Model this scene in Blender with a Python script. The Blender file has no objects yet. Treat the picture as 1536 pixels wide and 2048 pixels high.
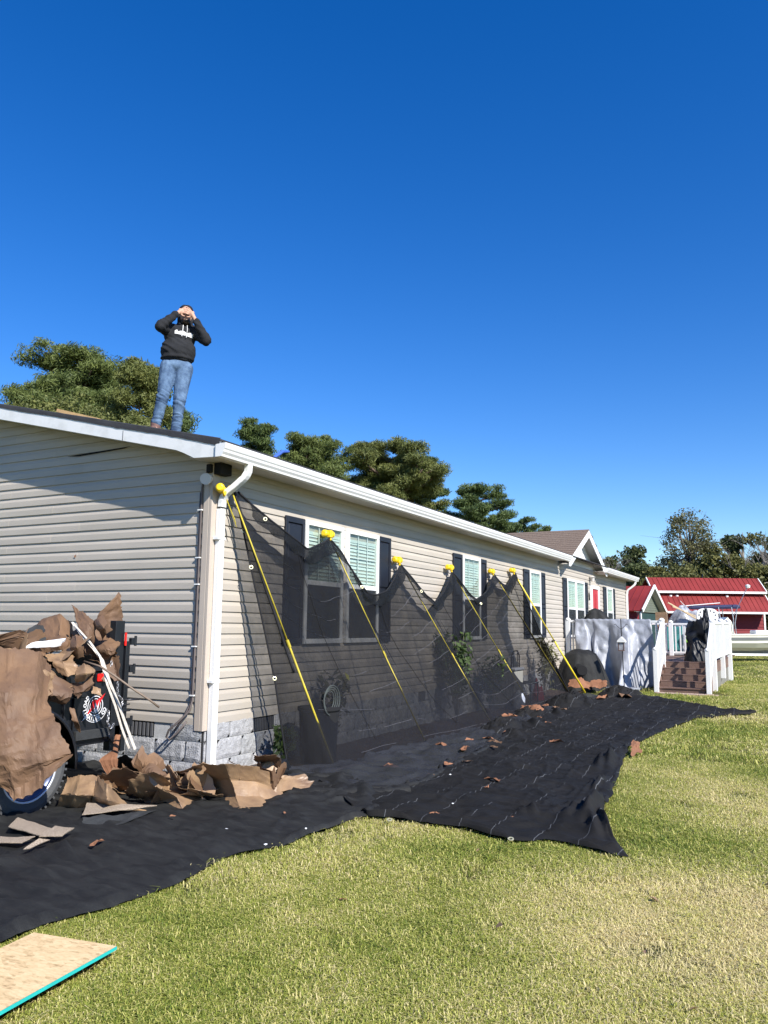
import bpy, math, random
import numpy as np
from mathutils import Vector, Matrix, noise
SKY_AIR, SKY_DUST, SKY_OZ, SKY_SAT, SKY_STR, SKY_HUE = 1.0, 0.05, 4.0, 1.35, .088, .5135
SUN_STR, EXPOSURE = 3.8, 1.05
GR_A, GR_B, GR_C, GR_D = (.12, .18, .024, 1), (.31, .345, .058, 1), (.55, .52, .15, 1), (.74, .63, .34, 1)
GR_DENS = 1150
random.seed(7)
S = bpy.context.scene
COL = S.collection
# ---------------------------------------------------------------- camera, sky, sun, exposure
cd = bpy.data.cameras.new('camera'); cam = bpy.data.objects.new('camera', cd); COL.objects.link(cam)
_r, _u, _f = Vector((0.886268, 0.463017, 0.010665)), Vector((0.056, -0.133, 0.99)), Vector((-0.459743, 0.876434, 0.143493))
_u = _r.cross(_f)
CAM = Vector((5.285, -6.276, 1.5))
cam.matrix_world = Matrix(((_r.x, _u.x, -_f.x, CAM.x), (_r.y, _u.y, -_f.y, CAM.y), (_r.z, _u.z, -_f.z, CAM.z), (0, 0, 0, 1)))
cd.sensor_fit = 'VERTICAL'; cd.sensor_height = 24.0; cd.lens = 1584.0 * 24.0 / 2048.0
cd.clip_start = 0.05; cd.clip_end = 1500
S.camera = cam
SUN = Vector((0.714, -0.333, 0.616)).normalized()
W = bpy.data.worlds.new('World'); S.world = W; W.use_nodes = True
wn = W.node_tree; wn.nodes.clear()
sky = wn.nodes.new('ShaderNodeTexSky'); sky.sky_type = 'NISHITA'; sky.sun_disc = False
sky.sun_elevation = math.asin(SUN.z); sky.sun_rotation = math.atan2(SUN.x, SUN.y)
sky.air_density = SKY_AIR; sky.dust_density = SKY_DUST; sky.ozone_density = SKY_OZ; sky.altitude = 0
hsv = wn.nodes.new('ShaderNodeHueSaturation'); hsv.inputs['Saturation'].default_value = SKY_SAT; hsv.inputs['Hue'].default_value = SKY_HUE
bg = wn.nodes.new('ShaderNodeBackground'); bg.inputs[1].default_value = SKY_STR
wo = wn.nodes.new('ShaderNodeOutputWorld')
wn.links.new(sky.outputs[0], hsv.inputs['Color']); wn.links.new(hsv.outputs[0], bg.inputs[0]); wn.links.new(bg.outputs[0], wo.inputs[0])
sl = bpy.data.lights.new('sun', 'SUN'); sl.energy = SUN_STR; sl.angle = math.radians(0.5); sl.color = (1.0, 0.955, 0.89)
so = bpy.data.objects.new('sun', sl); COL.objects.link(so); so.rotation_euler = SUN.to_track_quat('Z', 'Y').to_euler(); so.location = (10, -10, 20)
S.view_settings.view_transform = 'Standard'; S.view_settings.look = 'None'; S.view_settings.gamma = 1; S.view_settings.use_curve_mapping = False
S.view_settings.exposure = EXPOSURE
S.cycles.transparent_max_bounces = 24

# measured positions in metres (x right of the long wall, y along it, z up)
DATA = {
'outer1': [(2.009,-4.059,0.0),(1.967,-3.807,0.0),(1.904,-3.612,0.0),(1.881,-3.431,0.0),(1.911,-3.28,0.0),(2.0,-2.986,-0.0),(2.021,-2.732,0.0),(1.995,-2.372,0.0),(1.937,-2.02,0.0),(1.972,-1.806,0.0),(2.089,-1.63,0.0),(2.087,-1.385,0.0),(2.115,-1.168,0.0),(2.141,-0.78,0.0),(2.205,-0.578,0.0),(2.252,-0.237,0.0)],
'outer2': [(2.025,-0.433,0.0),(2.204,-0.616,0.0),(2.403,-0.536,0.0),(2.688,-0.6,0.0),(3.019,-0.574,0.0),(3.396,-0.727,-0.0),(3.632,-0.56,0.0),(3.892,-0.624,0.0),(4.098,-0.733,0.0),(4.204,-0.736,0.0),(4.073,-0.449,0.0),(3.878,-0.021,0.0),(3.802,0.382,0.0),(3.72,0.957,0.0),(3.602,1.905,0.0),(3.429,3.124,0.0),(3.263,4.305,-0.0),(3.318,4.949,0.0),(3.366,5.659,0.0),(3.466,6.901,0.0),(3.606,8.23,0.001),(4.018,8.893,0.014),(4.468,9.317,0.028)],
'inner2': [(0.888,0.208,0.0),(1.285,0.152,0.0),(1.576,0.199,0.0),(1.829,0.301,0.0),(2.025,0.623,0.0),(1.967,1.332,0.0),(1.887,2.061,0.0),(1.819,2.853,0.0),(1.723,3.834,0.0),(1.519,4.84,0.0),(1.437,5.794,0.0),(1.341,6.908,0.0),(1.23,8.218,0.001),(1.307,9.353,0.029),(1.578,10.296,0.068),(1.967,10.838,0.088),(2.559,10.845,0.088),(2.996,10.445,0.073),(3.41,10.013,0.056),(3.695,9.78,0.046),(3.962,9.622,0.04),(4.216,9.534,0.036),(4.478,9.455,0.033)],
'nettop': [[(0.1,0.245,2.858)],[(0.1,0.268,2.883),(0.1,0.463,2.772),(0.1,0.748,2.635),(0.1,1.128,2.493),(0.1,1.471,2.381),(0.1,1.716,2.457),(0.1,1.927,2.515),(0.1,2.111,2.583)],[(0.1,2.111,2.583),(0.1,2.36,2.423),(0.1,2.57,2.221),(0.1,2.799,2.014),(0.1,2.935,1.941),(0.1,3.143,1.916),(0.1,3.501,2.0),(0.1,3.802,2.177),(0.1,4.101,2.407)],[(0.1,4.101,2.407),(0.1,4.441,2.2),(0.1,4.834,1.984),(0.1,5.151,1.887),(0.1,5.461,2.009),(0.1,5.723,2.191),(0.1,6.039,2.434)],[(0.1,6.039,2.434),(0.1,6.414,2.227),(0.1,6.689,2.067),(0.1,6.926,1.997),(0.1,7.297,2.092),(0.1,7.634,2.244),(0.1,7.823,2.393),(0.1,8.128,2.516)],[(0.1,8.128,2.516),(0.1,8.523,2.336),(0.1,8.757,2.249),(0.1,8.975,2.419),(0.1,9.197,2.553),(0.1,9.423,2.639)]],
'netfoot': [(0.479,0.778,0.0),(0.838,1.099,0.0),(0.859,3.338,0.0),(0.965,5.558,0.0),(0.732,8.381,0.003),(0.846,10.685,0.082),(0.936,10.538,0.077)],
'netedge': [(0.1,9.548,2.492),(0.647,8.171,2.245),(0.703,9.135,1.417),(0.734,10.056,0.765),(0.927,10.533,0.077)],
'poles': [((0.12,0.117,2.92),(0.828,1.126,0.0)),((0.06,2.189,2.561),(0.841,3.379,0.0)),((0.06,4.181,2.392),(0.944,5.617,0.0)),((0.06,6.156,2.408),(0.708,8.458,0.004)),((0.06,8.266,2.487),(0.823,10.773,0.085)),((0.06,9.575,2.598),(1.043,11.31,0.101))],
'pads': [(0.07,0.079,2.97),(0.07,2.11,2.641),(0.07,4.045,2.469),(0.07,6.003,2.499),(0.07,8.045,2.568),(0.07,9.29,2.672)],
'paper': {'s1':[[(-0.592,-2.134,1.278),(-0.397,-1.922,1.311),(-0.287,-1.746,1.278),(-0.288,-1.611,1.152)],[(-0.333,-2.281,0.914),(-0.096,-2.163,0.955),(-0.016,-2.003,0.929),(0.016,-1.864,0.883)],[(-0.134,-2.348,0.572),(0.081,-2.248,0.647),(0.175,-2.088,0.672),(0.254,-1.943,0.735)],[(-0.049,-2.268,0.356),(0.122,-2.246,0.421),(0.283,-2.116,0.487),(0.408,-1.944,0.539)],[(-0.012,-2.243,0.32),(0.139,-2.202,0.202),(0.29,-2.085,0.324),(0.408,-1.943,0.531)]],'s2':[[(-0.798,-1.898,1.269),(-0.537,-1.768,1.309),(-0.514,-1.638,1.287),(-0.528,-1.521,1.226)],[(-0.533,-2.07,1.083),(-0.247,-1.931,1.145),(-0.201,-1.728,1.099),(-0.286,-1.473,1.014)],[(-0.384,-2.07,0.858),(-0.139,-1.948,0.9),(-0.199,-1.75,0.89),(-0.143,-1.505,0.969)]],'s3':[[(-1.327,-1.059,1.419),(-1.171,-0.997,1.545),(-1.019,-0.927,1.599),(-0.914,-0.856,1.506)],[(-1.093,-1.258,1.295),(-0.86,-1.265,1.389),(-0.698,-1.184,1.41),(-0.663,-1.037,1.323)],[(-0.863,-1.354,1.221),(-0.743,-1.294,1.245),(-0.604,-1.222,1.247),(-0.596,-1.097,1.204)]],'s4':[[(-0.515,-0.694,1.791),(-0.511,-0.692,1.791),(-0.503,-0.687,1.786)],[(-0.561,-0.858,1.602),(-0.546,-0.739,1.618),(-0.493,-0.66,1.654)],[(-0.577,-0.908,1.508),(-0.545,-0.77,1.463),(-0.49,-0.631,1.488)],[(-0.541,-0.912,1.301),(-0.477,-0.822,1.301),(-0.441,-0.689,1.3)]],'s5':[[(-0.864,-0.974,1.688),(-0.725,-1.011,1.658),(-0.625,-1.009,1.621),(-0.488,-0.981,1.54)],[(-0.763,-1.018,1.584),(-0.549,-1.127,1.537),(-0.484,-1.084,1.484),(-0.423,-1.043,1.431)],[(-0.645,-1.056,1.492),(-0.456,-1.17,1.404),(-0.4,-1.132,1.352),(-0.446,-1.033,1.296)]],'s6':[[(-0.381,-0.987,1.572),(-0.266,-1.032,1.518),(-0.269,-0.965,1.447)],[(-0.373,-1.033,1.531),(-0.188,-1.153,1.46),(-0.242,-1.057,1.398)],[(-0.446,-1.01,1.503),(-0.351,-1.062,1.432),(-0.367,-1.0,1.347)]],'s7':[[(-0.555,-0.937,1.402),(-0.394,-0.906,1.386),(-0.352,-0.781,1.451)],[(-0.416,-1.013,1.269),(-0.265,-0.99,1.264),(-0.292,-0.841,1.315)],[(-0.381,-0.977,1.162),(-0.316,-0.946,1.181),(-0.341,-0.855,1.241)]],'s8':[[(-0.409,-1.315,1.396),(-0.325,-1.331,1.415),(-0.312,-1.265,1.402)],[(-0.374,-1.337,1.289),(-0.242,-1.383,1.302),(-0.273,-1.286,1.304)],[(-0.413,-1.283,1.188),(-0.325,-1.296,1.2),(-0.315,-1.235,1.211)]],'s9':[[(-0.581,-1.439,1.256),(-0.489,-1.389,1.24),(-0.382,-1.329,1.216)],[(-0.412,-1.512,1.195),(-0.277,-1.496,1.182),(-0.225,-1.408,1.155)],[(-0.308,-1.497,1.085),(-0.153,-1.526,1.063),(-0.16,-1.414,1.058)]],'s10':[[(-0.249,-1.417,1.138),(-0.116,-1.409,1.167),(-0.091,-1.332,1.123)],[(-0.108,-1.504,1.072),(0.015,-1.5,1.093),(0.001,-1.392,1.092)],[(-0.152,-1.458,1.002),(-0.037,-1.458,1.024),(-0.037,-1.409,1.07)]],'s11':[[(-0.213,-1.431,0.99),(-0.086,-1.424,1.003),(-0.042,-1.357,1.084)],[(-0.109,-1.48,0.928),(-0.056,-1.455,0.941),(-0.018,-1.389,1.008)],[(-0.105,-1.469,0.87),(-0.081,-1.461,0.9),(-0.059,-1.4,0.946)]],'s12':[[(-0.1,-1.312,0.972),(-0.048,-1.281,0.947)],[(-0.07,-1.346,0.925),(0.003,-1.302,0.893)]],'s13':[[(-0.16,-1.487,0.808),(-0.131,-1.471,0.8)],[(-0.11,-1.502,0.707),(-0.06,-1.472,0.687)],[(-0.14,-1.449,0.639),(-0.098,-1.421,0.599)]],'s14':[[(-0.314,-0.833,0.498),(-0.266,-0.809,0.507)],[(-0.252,-0.895,0.378),(-0.212,-0.874,0.379)],[(-0.289,-1.016,0.305),(-0.139,-0.94,0.316)],[(-0.202,-1.007,0.176),(-0.123,-0.97,0.207)]],'s15':[[(-0.44,-1.805,1.154),(-0.276,-1.721,1.165),(-0.192,-1.473,0.965)],[(-0.274,-1.8,0.961),(-0.133,-1.72,0.923),(-0.132,-1.545,0.903)],[(-0.292,-1.683,0.88),(-0.219,-1.645,0.885),(-0.192,-1.518,0.89)]],'s16':[[(-0.402,-1.47,0.624),(-0.336,-1.431,0.595)],[(-0.368,-1.442,0.561),(-0.288,-1.394,0.521)],[(-0.336,-1.409,0.457),(-0.283,-1.384,0.479)]],'s17':[[(-0.261,-2.16,0.409),(-0.176,-2.119,0.429),(-0.136,-2.088,0.374)],[(-0.266,-2.148,0.316),(-0.121,-2.127,0.308),(-0.132,-2.077,0.318)]],'felt1':[[(-0.925,-1.565,1.268),(-0.9,-1.406,1.425),(-0.895,-1.298,1.479),(-0.907,-1.19,1.475)],[(-0.768,-1.596,1.264),(-0.79,-1.449,1.339),(-0.806,-1.351,1.39),(-0.809,-1.245,1.426)]],'foam1':[[(-0.599,-1.573,1.314),(-0.492,-1.294,1.351)],[(-0.552,-1.657,1.287),(-0.447,-1.377,1.306)]],'foam2':[[(-0.994,-1.665,1.311),(-0.895,-1.558,1.325)],[(-0.905,-1.727,1.276),(-0.827,-1.631,1.289)]],'g1':[[(-0.071,-1.555,0.28),(0.073,-1.547,0.3),(0.196,-1.468,0.28)],[(0.044,-1.707,0.17),(0.259,-1.752,0.2),(0.41,-1.704,0.2)],[(-0.118,-1.606,0.02),(0.064,-1.591,0.03),(0.174,-1.554,0.02)]],'g2':[[(0.279,-1.547,0.3),(0.531,-1.702,0.3),(0.468,-1.517,0.2)],[(0.312,-1.632,0.17),(0.63,-1.778,0.2),(0.511,-1.416,0.1)],[(0.148,-1.501,0.03),(0.405,-1.501,0.04),(0.669,-1.3,0.02)]],'g3':[[(0.286,-1.262,0.15),(0.402,-1.353,0.27),(0.552,-1.351,0.33),(0.797,-1.426,0.33)],[(0.301,-1.09,0.05),(0.424,-1.167,0.14),(0.693,-1.326,0.24),(0.508,-0.902,0.12)],[(0.459,-1.149,0.03),(0.529,-1.11,0.07),(0.762,-1.165,0.12),(0.731,-0.697,0.03)],[(0.644,-1.275,0.02),(0.698,-1.203,0.02),(0.834,-1.162,0.02),(0.898,-1.064,0.02)]],'g4':[[(0.466,-0.95,0.25),(0.675,-0.98,0.33),(0.926,-1.068,0.4)],[(0.369,-0.796,0.18),(0.625,-0.868,0.24),(0.785,-0.9,0.28)],[(0.226,-0.537,0.1),(0.494,-0.659,0.12),(0.646,-0.745,0.12)]],'g5':[[(0.929,-1.066,0.4),(1.106,-1.012,0.4),(1.187,-0.72,0.35),(1.162,-0.221,0.14)],[(0.638,-0.674,0.17),(1.049,-0.868,0.24),(1.121,-0.623,0.2),(1.22,-0.348,0.07)],[(0.757,-0.678,0.05),(1.083,-0.838,0.12),(1.189,-0.637,0.08),(1.313,-0.552,0.03)],[(1.053,-0.91,0.02),(1.251,-0.985,0.06),(1.411,-0.938,0.05),(1.461,-0.831,0.02)]],'g6':[[(0.085,-1.129,0.25),(0.219,-1.139,0.28),(0.283,-1.072,0.28)],[(-0.205,-0.869,0.15),(-0.059,-0.864,0.15),(-0.004,-0.83,0.15)]],'sh1':[[(0.377,-1.743,0.09),(0.554,-1.571,0.07),(0.731,-1.367,0.04)],[(0.575,-1.96,0.07),(0.645,-1.781,0.06),(0.65,-1.549,0.04)]],'fe2':[[(0.568,-1.954,0.068),(0.639,-1.775,0.058),(0.65,-1.549,0.04),(0.712,-1.346,0.03)],[(0.634,-2.017,0.01),(0.773,-1.967,0.01),(0.806,-1.786,0.01),(0.77,-1.565,0.01)]],'fe3':[[(-0.278,-0.811,0.3),(-0.152,-0.847,0.35),(-0.029,-0.816,0.3),(0.148,-0.718,0.25)],[(-0.67,-0.436,0.1),(-0.493,-0.463,0.12),(-0.36,-0.402,0.1),(-0.167,-0.304,0.08)]],'sh2':[[(0.184,-2.194,0.05),(0.423,-2.233,0.05),(0.682,-2.298,0.05)],[(0.35,-2.401,0.05),(0.526,-2.403,0.04),(0.69,-2.407,0.03)]],'sh3':[[(0.7,-2.306,0.08),(0.791,-2.22,0.06)],[(0.854,-2.56,0.08),(0.88,-2.399,0.05)]],'sh4':[[(0.843,-2.55,0.07),(0.867,-2.475,0.05)],[(0.861,-2.68,0.03),(0.88,-2.644,0.03)]],'sh5':[[(0.39,-2.597,0.04),(0.587,-2.539,0.04),(0.687,-2.453,0.04)],[(0.525,-2.694,0.03),(0.635,-2.63,0.03),(0.723,-2.579,0.03)]]},
'lath': [(-0.591,-1.144,1.51),(-0.397,-1.193,1.387),(-0.194,-1.24,1.279),(-0.094,-1.23,1.187),(-0.047,-1.174,0.995),(-0.034,-1.081,0.82),(-0.022,-0.985,0.621),(-0.001,-0.882,0.405)],
'lath2': [(-0.532,-1.166,1.483),(-0.261,-1.229,1.342),(-0.111,-1.244,1.221),(-0.029,-1.218,0.978),(-0.02,-1.128,0.803),(-0.02,-1.038,0.605),(-0.01,-0.946,0.421)],
'rod': [(-0.277,-1.267,1.174),(-0.077,-1.27,1.138),(0.064,-1.241,1.066),(0.187,-1.16,0.963),(0.287,-1.032,0.854),(0.316,-0.95,0.791)],
'scraps': [((1.436,1.263,0.02),0.16),((1.298,2.912,0.02),0.22),((1.645,2.811,0.02),0.2),((1.426,3.532,0.02),0.13),((1.577,3.784,0.02),0.17),((1.789,3.46,0.02),0.2),((1.138,5.126,0.02),0.14),((1.573,4.573,0.02),0.13),((0.954,6.441,0.02),0.3),((2.601,1.121,0.02),0.15),((2.672,0.766,0.02),0.09),((1.884,1.707,0.02),0.14),((2.013,1.963,0.02),0.1),((1.979,1.06,0.02),0.08),((1.668,-0.977,0.02),0.05),((3.243,-0.248,0.02),0.09),((2.677,-0.419,0.02),0.07),((2.443,3.922,0.02),0.22),((0.981,8.505,0.025),0.2),((1.23,8.287,0.022),0.18),((1.449,7.949,0.02),0.24),((1.78,5.823,0.02),0.15),((1.421,6.584,0.02),0.14),((1.099,-2.304,0.02),0.11),((1.013,-1.49,0.02),0.05),((2.987,-2.327,0.02),0.05),((1.902,3.107,0.02),0.1),((2.032,10.502,0.096),0.5),((1.658,10.159,0.082),0.35)],
'bigscraps': [((1.172,6.958,0.05),0.45),((1.23,11.641,0.228),0.42),((0.878,11.418,0.204),0.5),((3.414,3.72,0.04),0.3)],
'white': [(2.674,-0.384,0.02),(2.659,0.002,0.02),(2.065,-1.289,0.02),(1.584,-1.571,0.02),(2.026,2.306,0.02),(2.137,1.186,0.02),(1.488,5.633,0.02),(2.123,0.313,0.02),(2.066,-1.77,0.02)],
'grom': [(0.834,0.352,0.05),(2.425,-0.699,0.05),(3.407,-0.767,0.05)],
'deck': {'newL':(2.381,12.466,0.11),'newR':(3.407,12.419,0.11),'topL':(2.322,13.6,1.704),'topR':(3.457,13.6,1.69),'dl':(2.243,13.6,0.767),'far':(3.42,17.958,1.734),'farb':(3.42,17.796,0.912),'ft':(1.953,18.2,1.667),'fb':(1.923,18.2,0.894),'ft2':(2.7,18.2,1.674)},
'feeder': (1.708,12.141,0.11),
'feedtop': (1.692,11.867,1.735),
'feedbox': (1.723,11.964,1.241),
'mound': [(0.092,12.4,0.027),(1.337,12.4,0.086),(0.325,12.4,0.978),(0.736,12.4,1.023),(0.961,12.4,0.824),(0.666,12.4,0.507)],
'tarptop': [(0.282,13.52,1.712),(0.604,13.52,1.727),(0.909,13.52,1.729),(1.208,13.52,1.707),(1.504,13.52,1.697),(1.796,13.52,1.699),(2.084,13.52,1.701)],
'tarpbot': [(0.246,13.45,0.99),(0.732,13.4,0.883),(0.965,14.179,0.11),(1.555,12.708,0.11),(1.855,12.582,0.11),(1.888,13.68,0.11),(2.207,13.3,0.353)],
'dome1': (0.028,15.0,1.729),
'dome2': (0.775,15.0,1.734),
'dome3': (0.391,15.0,1.981),
'oval': (3.086,16.5,1.848),
'oval2': (3.331,16.5,1.849),
'ovalt': (3.095,16.5,2.059),
'bag': (2.951,14.3,1.038),
'bag2': (3.111,14.3,1.634),
'trash': (2.06,17.0,1.919),
'box': (1.779,16.5,1.909),
'crate': (2.061,17.8,1.298),
'green': (2.4,17.8,1.402),
'barnL': (-3.173,46.564,0.13),
'barnR': (3.146,49.875,0.153),
'barnridL': (-2.775,46.026,4.693),
'barnridR': (3.184,49.138,4.773),
'upL': (-2.687,44.508,3.793),
'upR': (3.278,47.636,3.797),
'eavL': (-2.183,42.115,2.599),
'eavR': (3.68,45.192,2.592),
'garPeak': (-1.475,35.464,3.675),
'garL': (-1.674,33.052,2.439),
'garR': (-1.299,38.03,2.506),
'garEndL': (-3.61,37.178,3.788),
'boatS': (2.022,34.406,0.434),
'boatE': (3.803,35.336,0.458),
'gun': (2.075,34.282,1.359),
'ttl': (0.617,33.305,2.656),
'ttr': (2.689,34.384,2.707),
'rodtip': (3.069,34.442,3.567),
'rodb': (2.442,34.311,2.357),
'rod2': (0.132,33.018,2.857),
'rod2b': (0.824,33.534,1.92),
'hor': (3.123,34.792,1.604),
'trees': {'pines':[(-24.57,16.9,12.12,1.29),(-26.27,20.57,14.93,2.46),(-19.44,18.43,12.54,1.07),(-20.38,21.37,11.58,0.97),(-26.99,36.16,15.06,1.36),(-25.81,41.34,15.14,2.69),(-21.47,45.89,15.34,3.53),(-20.54,50.93,15.05,1.47),(-21.39,64.17,15.05,3.2),(-23.66,83.51,14.14,2.27),(-23.6,92.66,14.09,1.33)],'broad':[(-14.51,10.75,8.52,2.35),(-14.13,13.23,8.61,1.23),(-17.76,11.33,9.13,1.4)],'right':[(-9.96,74.7,10.35,2.59),(-6.63,67.32,7.63,2.21),(-3.43,71.27,13.25,2.95),(-4.11,64.08,7.3,2.71),(-1.15,70.18,9.01,2.65),(0.39,82.39,13.52,2.27),(2.55,78.96,12.09,2.4),(0.56,68.79,7.97,2.15),(-10.42,69.9,7.47,1.99),(-1.46,60.9,6.98,1.96),(3.8,61.36,7.62,2.46),(5.86,69.28,9.91,2.92)],'bare':[(-8.39,55.0,9.25,0.57),(2.17,67.35,10.27,0.73)]},
'roofstuff': [(-3.0,5.472,4.667),(-3.0,5.169,4.477),(-3.0,5.68,4.71),(-2.0,4.567,4.202),(-2.0,5.527,4.177),(-2.0,4.951,4.232)],
'cam': {'C':(5.285,-6.276,1.5),'r':(0.886294,0.462969,0.011918),'u':(0.055988,-0.132656,0.98958),'f':(-0.459726,0.876392,0.143493)},
}
# ---------------------------------------------------------------- helpers
def tag(o, label=None, cat=None, group=None, kind=None):
    if label: o['label'] = label
    if cat: o['category'] = cat
    if group: o['group'] = group
    if kind: o['kind'] = kind
    return o
def empty(name, loc=(0, 0, 0), rz=0.0):
    o = bpy.data.objects.new(name, None); COL.objects.link(o); o.location = loc; o.rotation_euler = (0, 0, rz); o.empty_display_size = .2
    return o
def link(name, me, mat=None, parent=None, world=True):
    """link a mesh given in the parent's coordinates (or in world ones when the parent is at the origin)"""
    o = bpy.data.objects.new(name, me)
    if mat and not me.materials: me.materials.append(mat)
    COL.objects.link(o)
    if parent is not None: o.parent = parent
    return o
def inpar(o, parent):
    """parent o to parent, keeping o's coordinates as world coordinates"""
    o.parent = parent
    m = Matrix.Identity(4); p = parent
    mats = []
    while p is not None:
        mats.append(Matrix.LocRotScale(p.location, p.rotation_euler, p.scale)); p = p.parent
    for q in reversed(mats): m = m @ q
    for v in (m.inverted(),): o.data.transform(v)
    return o
class MB:
    def __init__(s): s.v = []; s.f = []; s.uv = None
    def add(s, vs, fs):
        n = len(s.v); s.v += [tuple(v) for v in vs]; s.f += [tuple(i + n for i in f) for f in fs]; return s
    def box(s, a, b):
        x0, y0, z0 = a; x1, y1, z1 = b
        return s.add([(x0,y0,z0),(x1,y0,z0),(x1,y1,z0),(x0,y1,z0),(x0,y0,z1),(x1,y0,z1),(x1,y1,z1),(x0,y1,z1)],
                     [(3,2,1,0),(4,5,6,7),(0,1,5,4),(1,2,6,5),(2,3,7,6),(3,0,4,7)])
    def obox(s, c, ax, h):
        c = Vector(c); A = [Vector(a).normalized() * k for a, k in zip(ax, h)]
        P = [c + sx*A[0] + sy*A[1] + sz*A[2] for sz in (-1,1) for sx, sy in ((-1,-1),(1,-1),(1,1),(-1,1))]
        return s.add(P, [(3,2,1,0),(4,5,6,7),(0,1,5,4),(1,2,6,5),(2,3,7,6),(3,0,4,7)])
    def beam(s, p, q, w, h, up=(0,0,1)):
        p, q = Vector(p), Vector(q); d = (q - p); L = d.length; d.normalize()
        side = d.cross(Vector(up));
        if side.length < 1e-4: side = d.cross(Vector((0,1,0)))
        side.normalize(); u2 = side.cross(d)
        return s.obox((p + q) / 2, (d, side, u2), (L/2, w/2, h/2))
    def tube(s, pts, r, n=8, cap=True, flat=1.0):
        pts = [Vector(p) for p in pts]; rs = r if isinstance(r, (list, tuple)) else [r] * len(pts)
        base = len(s.v); prev = None
        for i, p in enumerate(pts):
            t = (pts[min(i+1, len(pts)-1)] - pts[max(i-1, 0)]); t.normalize()
            if prev is None:
                a = t.cross(Vector((0,0,1)));
                if a.length < .05: a = t.cross(Vector((0,1,0)))
            else: a = prev - t * prev.dot(t)
            a.normalize(); prev = a; b = t.cross(a)
            for k in range(n):
                an = 2*math.pi*k/n; s.v.append(tuple(p + (a*math.cos(an) + b*math.sin(an)*flat) * rs[i]))
        for i in range(len(pts)-1):
            for k in range(n):
                s.f.append((base+i*n+k, base+i*n+(k+1) % n, base+(i+1)*n+(k+1) % n, base+(i+1)*n+k))
        if cap:
            s.f.append(tuple(base+k for k in reversed(range(n)))); e = base+(len(pts)-1)*n; s.f.append(tuple(e+k for k in range(n)))
        return s
    def lathe(s, c, axis, prof, n=16):
        c = Vector(c); ax = Vector(axis).normalized(); a = ax.cross(Vector((0,0,1)))
        if a.length < .05: a = ax.cross(Vector((0,1,0)))
        a.normalize(); b = ax.cross(a); base = len(s.v)
        for (h, r) in prof:
            for k in range(n):
                an = 2*math.pi*k/n; s.v.append(tuple(c + ax*h + (a*math.cos(an) + b*math.sin(an))*r))
        for i in range(len(prof)-1):
            for k in range(n): s.f.append((base+i*n+k, base+i*n+(k+1) % n, base+(i+1)*n+(k+1) % n, base+(i+1)*n+k))
        return s
    def prism(s, poly, axis, a, b):
        """poly: 2-D outline swept along axis 0/1/2 from a to b; the other two axes in order"""
        n = len(poly); P = []
        for t in (a, b):
            for (p, q) in poly:
                v = [p, q]; v.insert(axis, t); P.append(tuple(v))
        return s.add(P, [tuple(range(n-1, -1, -1)), tuple(range(n, 2*n))] + [(i, (i+1) % n, n+(i+1) % n, n+i) for i in range(n)])
    def grid(s, P):
        nr, nc = len(P), len(P[0]); base = len(s.v)
        for r in P: s.v += [tuple(v) for v in r]
        for i in range(nr-1):
            for j in range(nc-1): s.f.append((base+i*nc+j, base+i*nc+j+1, base+(i+1)*nc+j+1, base+(i+1)*nc+j))
        return s
    def mesh(s, name='mesh', smooth=False):
        me = bpy.data.meshes.new(name); me.from_pydata(s.v, [], s.f)
        if smooth: me.shade_smooth()
        me.update(); return me
    def build(s, name, mat, parent=None, smooth=False, bevel=0.0, solid=0.0, fixn=True):
        me = s.mesh(name, smooth)
        if fixn:
            import bmesh
            bm = bmesh.new(); bm.from_mesh(me); bmesh.ops.recalc_face_normals(bm, faces=bm.faces); bm.to_mesh(me); bm.free()
            if smooth: me.shade_smooth()
        o = link(name, me, mat)
        if bevel:
            m = o.modifiers.new('bevel', 'BEVEL'); m.width = bevel; m.segments = 1; m.limit_method = 'ANGLE'; m.angle_limit = .6
        if solid:
            m = o.modifiers.new('thickness', 'SOLIDIFY'); m.thickness = solid; m.offset = -1
        if parent is not None: inpar(o, parent)
        return o
def lerp(a, b, t): return a + (b - a) * t
def fnoise(p, sc=1.0, seed=0.0): return noise.noise(Vector(p) * sc + Vector((seed * 17.3, seed * 5.1, seed * 9.7)))
def ground(y):
    t = min(max((y - 8) / 4, 0), 1); return .11 * t * t * (3 - 2 * t)
def resample(pts, n):
    pts = [Vector(p) for p in pts]; L = [0]
    for i in range(1, len(pts)): L.append(L[-1] + (pts[i] - pts[i-1]).length)
    out = []; j = 0
    for k in range(n):
        t = L[-1] * k / (n - 1)
        while j < len(pts) - 2 and L[j+1] < t: j += 1
        s = (t - L[j]) / max(L[j+1] - L[j], 1e-9); out.append(pts[j].lerp(pts[j+1], min(max(s, 0), 1)))
    return out
def ease(rows, nu, nv):
    """smooth surface through a small grid of control points"""
    R = len(rows); Cn = len(rows[0]); G = [[Vector(p) for p in r] for r in rows]
    def cr(a, b, c, d, t): return .5 * ((2*b) + (-a+c)*t + (2*a-5*b+4*c-d)*t*t + (-a+3*b-3*c+d)*t*t*t)
    def ev(seq, x):
        n = len(seq); i = min(int(x), n-2); t = x - i
        b, c = seq[i], seq[i+1]; a = seq[i-1] if i > 0 else b*2-c; d = seq[i+2] if i+2 < n else c*2-b
        return cr(a, b, c, d, t)
    out = []
    for i in range(nu):
        v = (R-1) * i / (nu-1); out.append([])
        rr = [ev([G[k][c] for k in range(R)], v) for c in range(Cn)]
        for j in range(nv): out[-1].append(ev(rr, (Cn-1) * j / (nv-1)))
    return out

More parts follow.
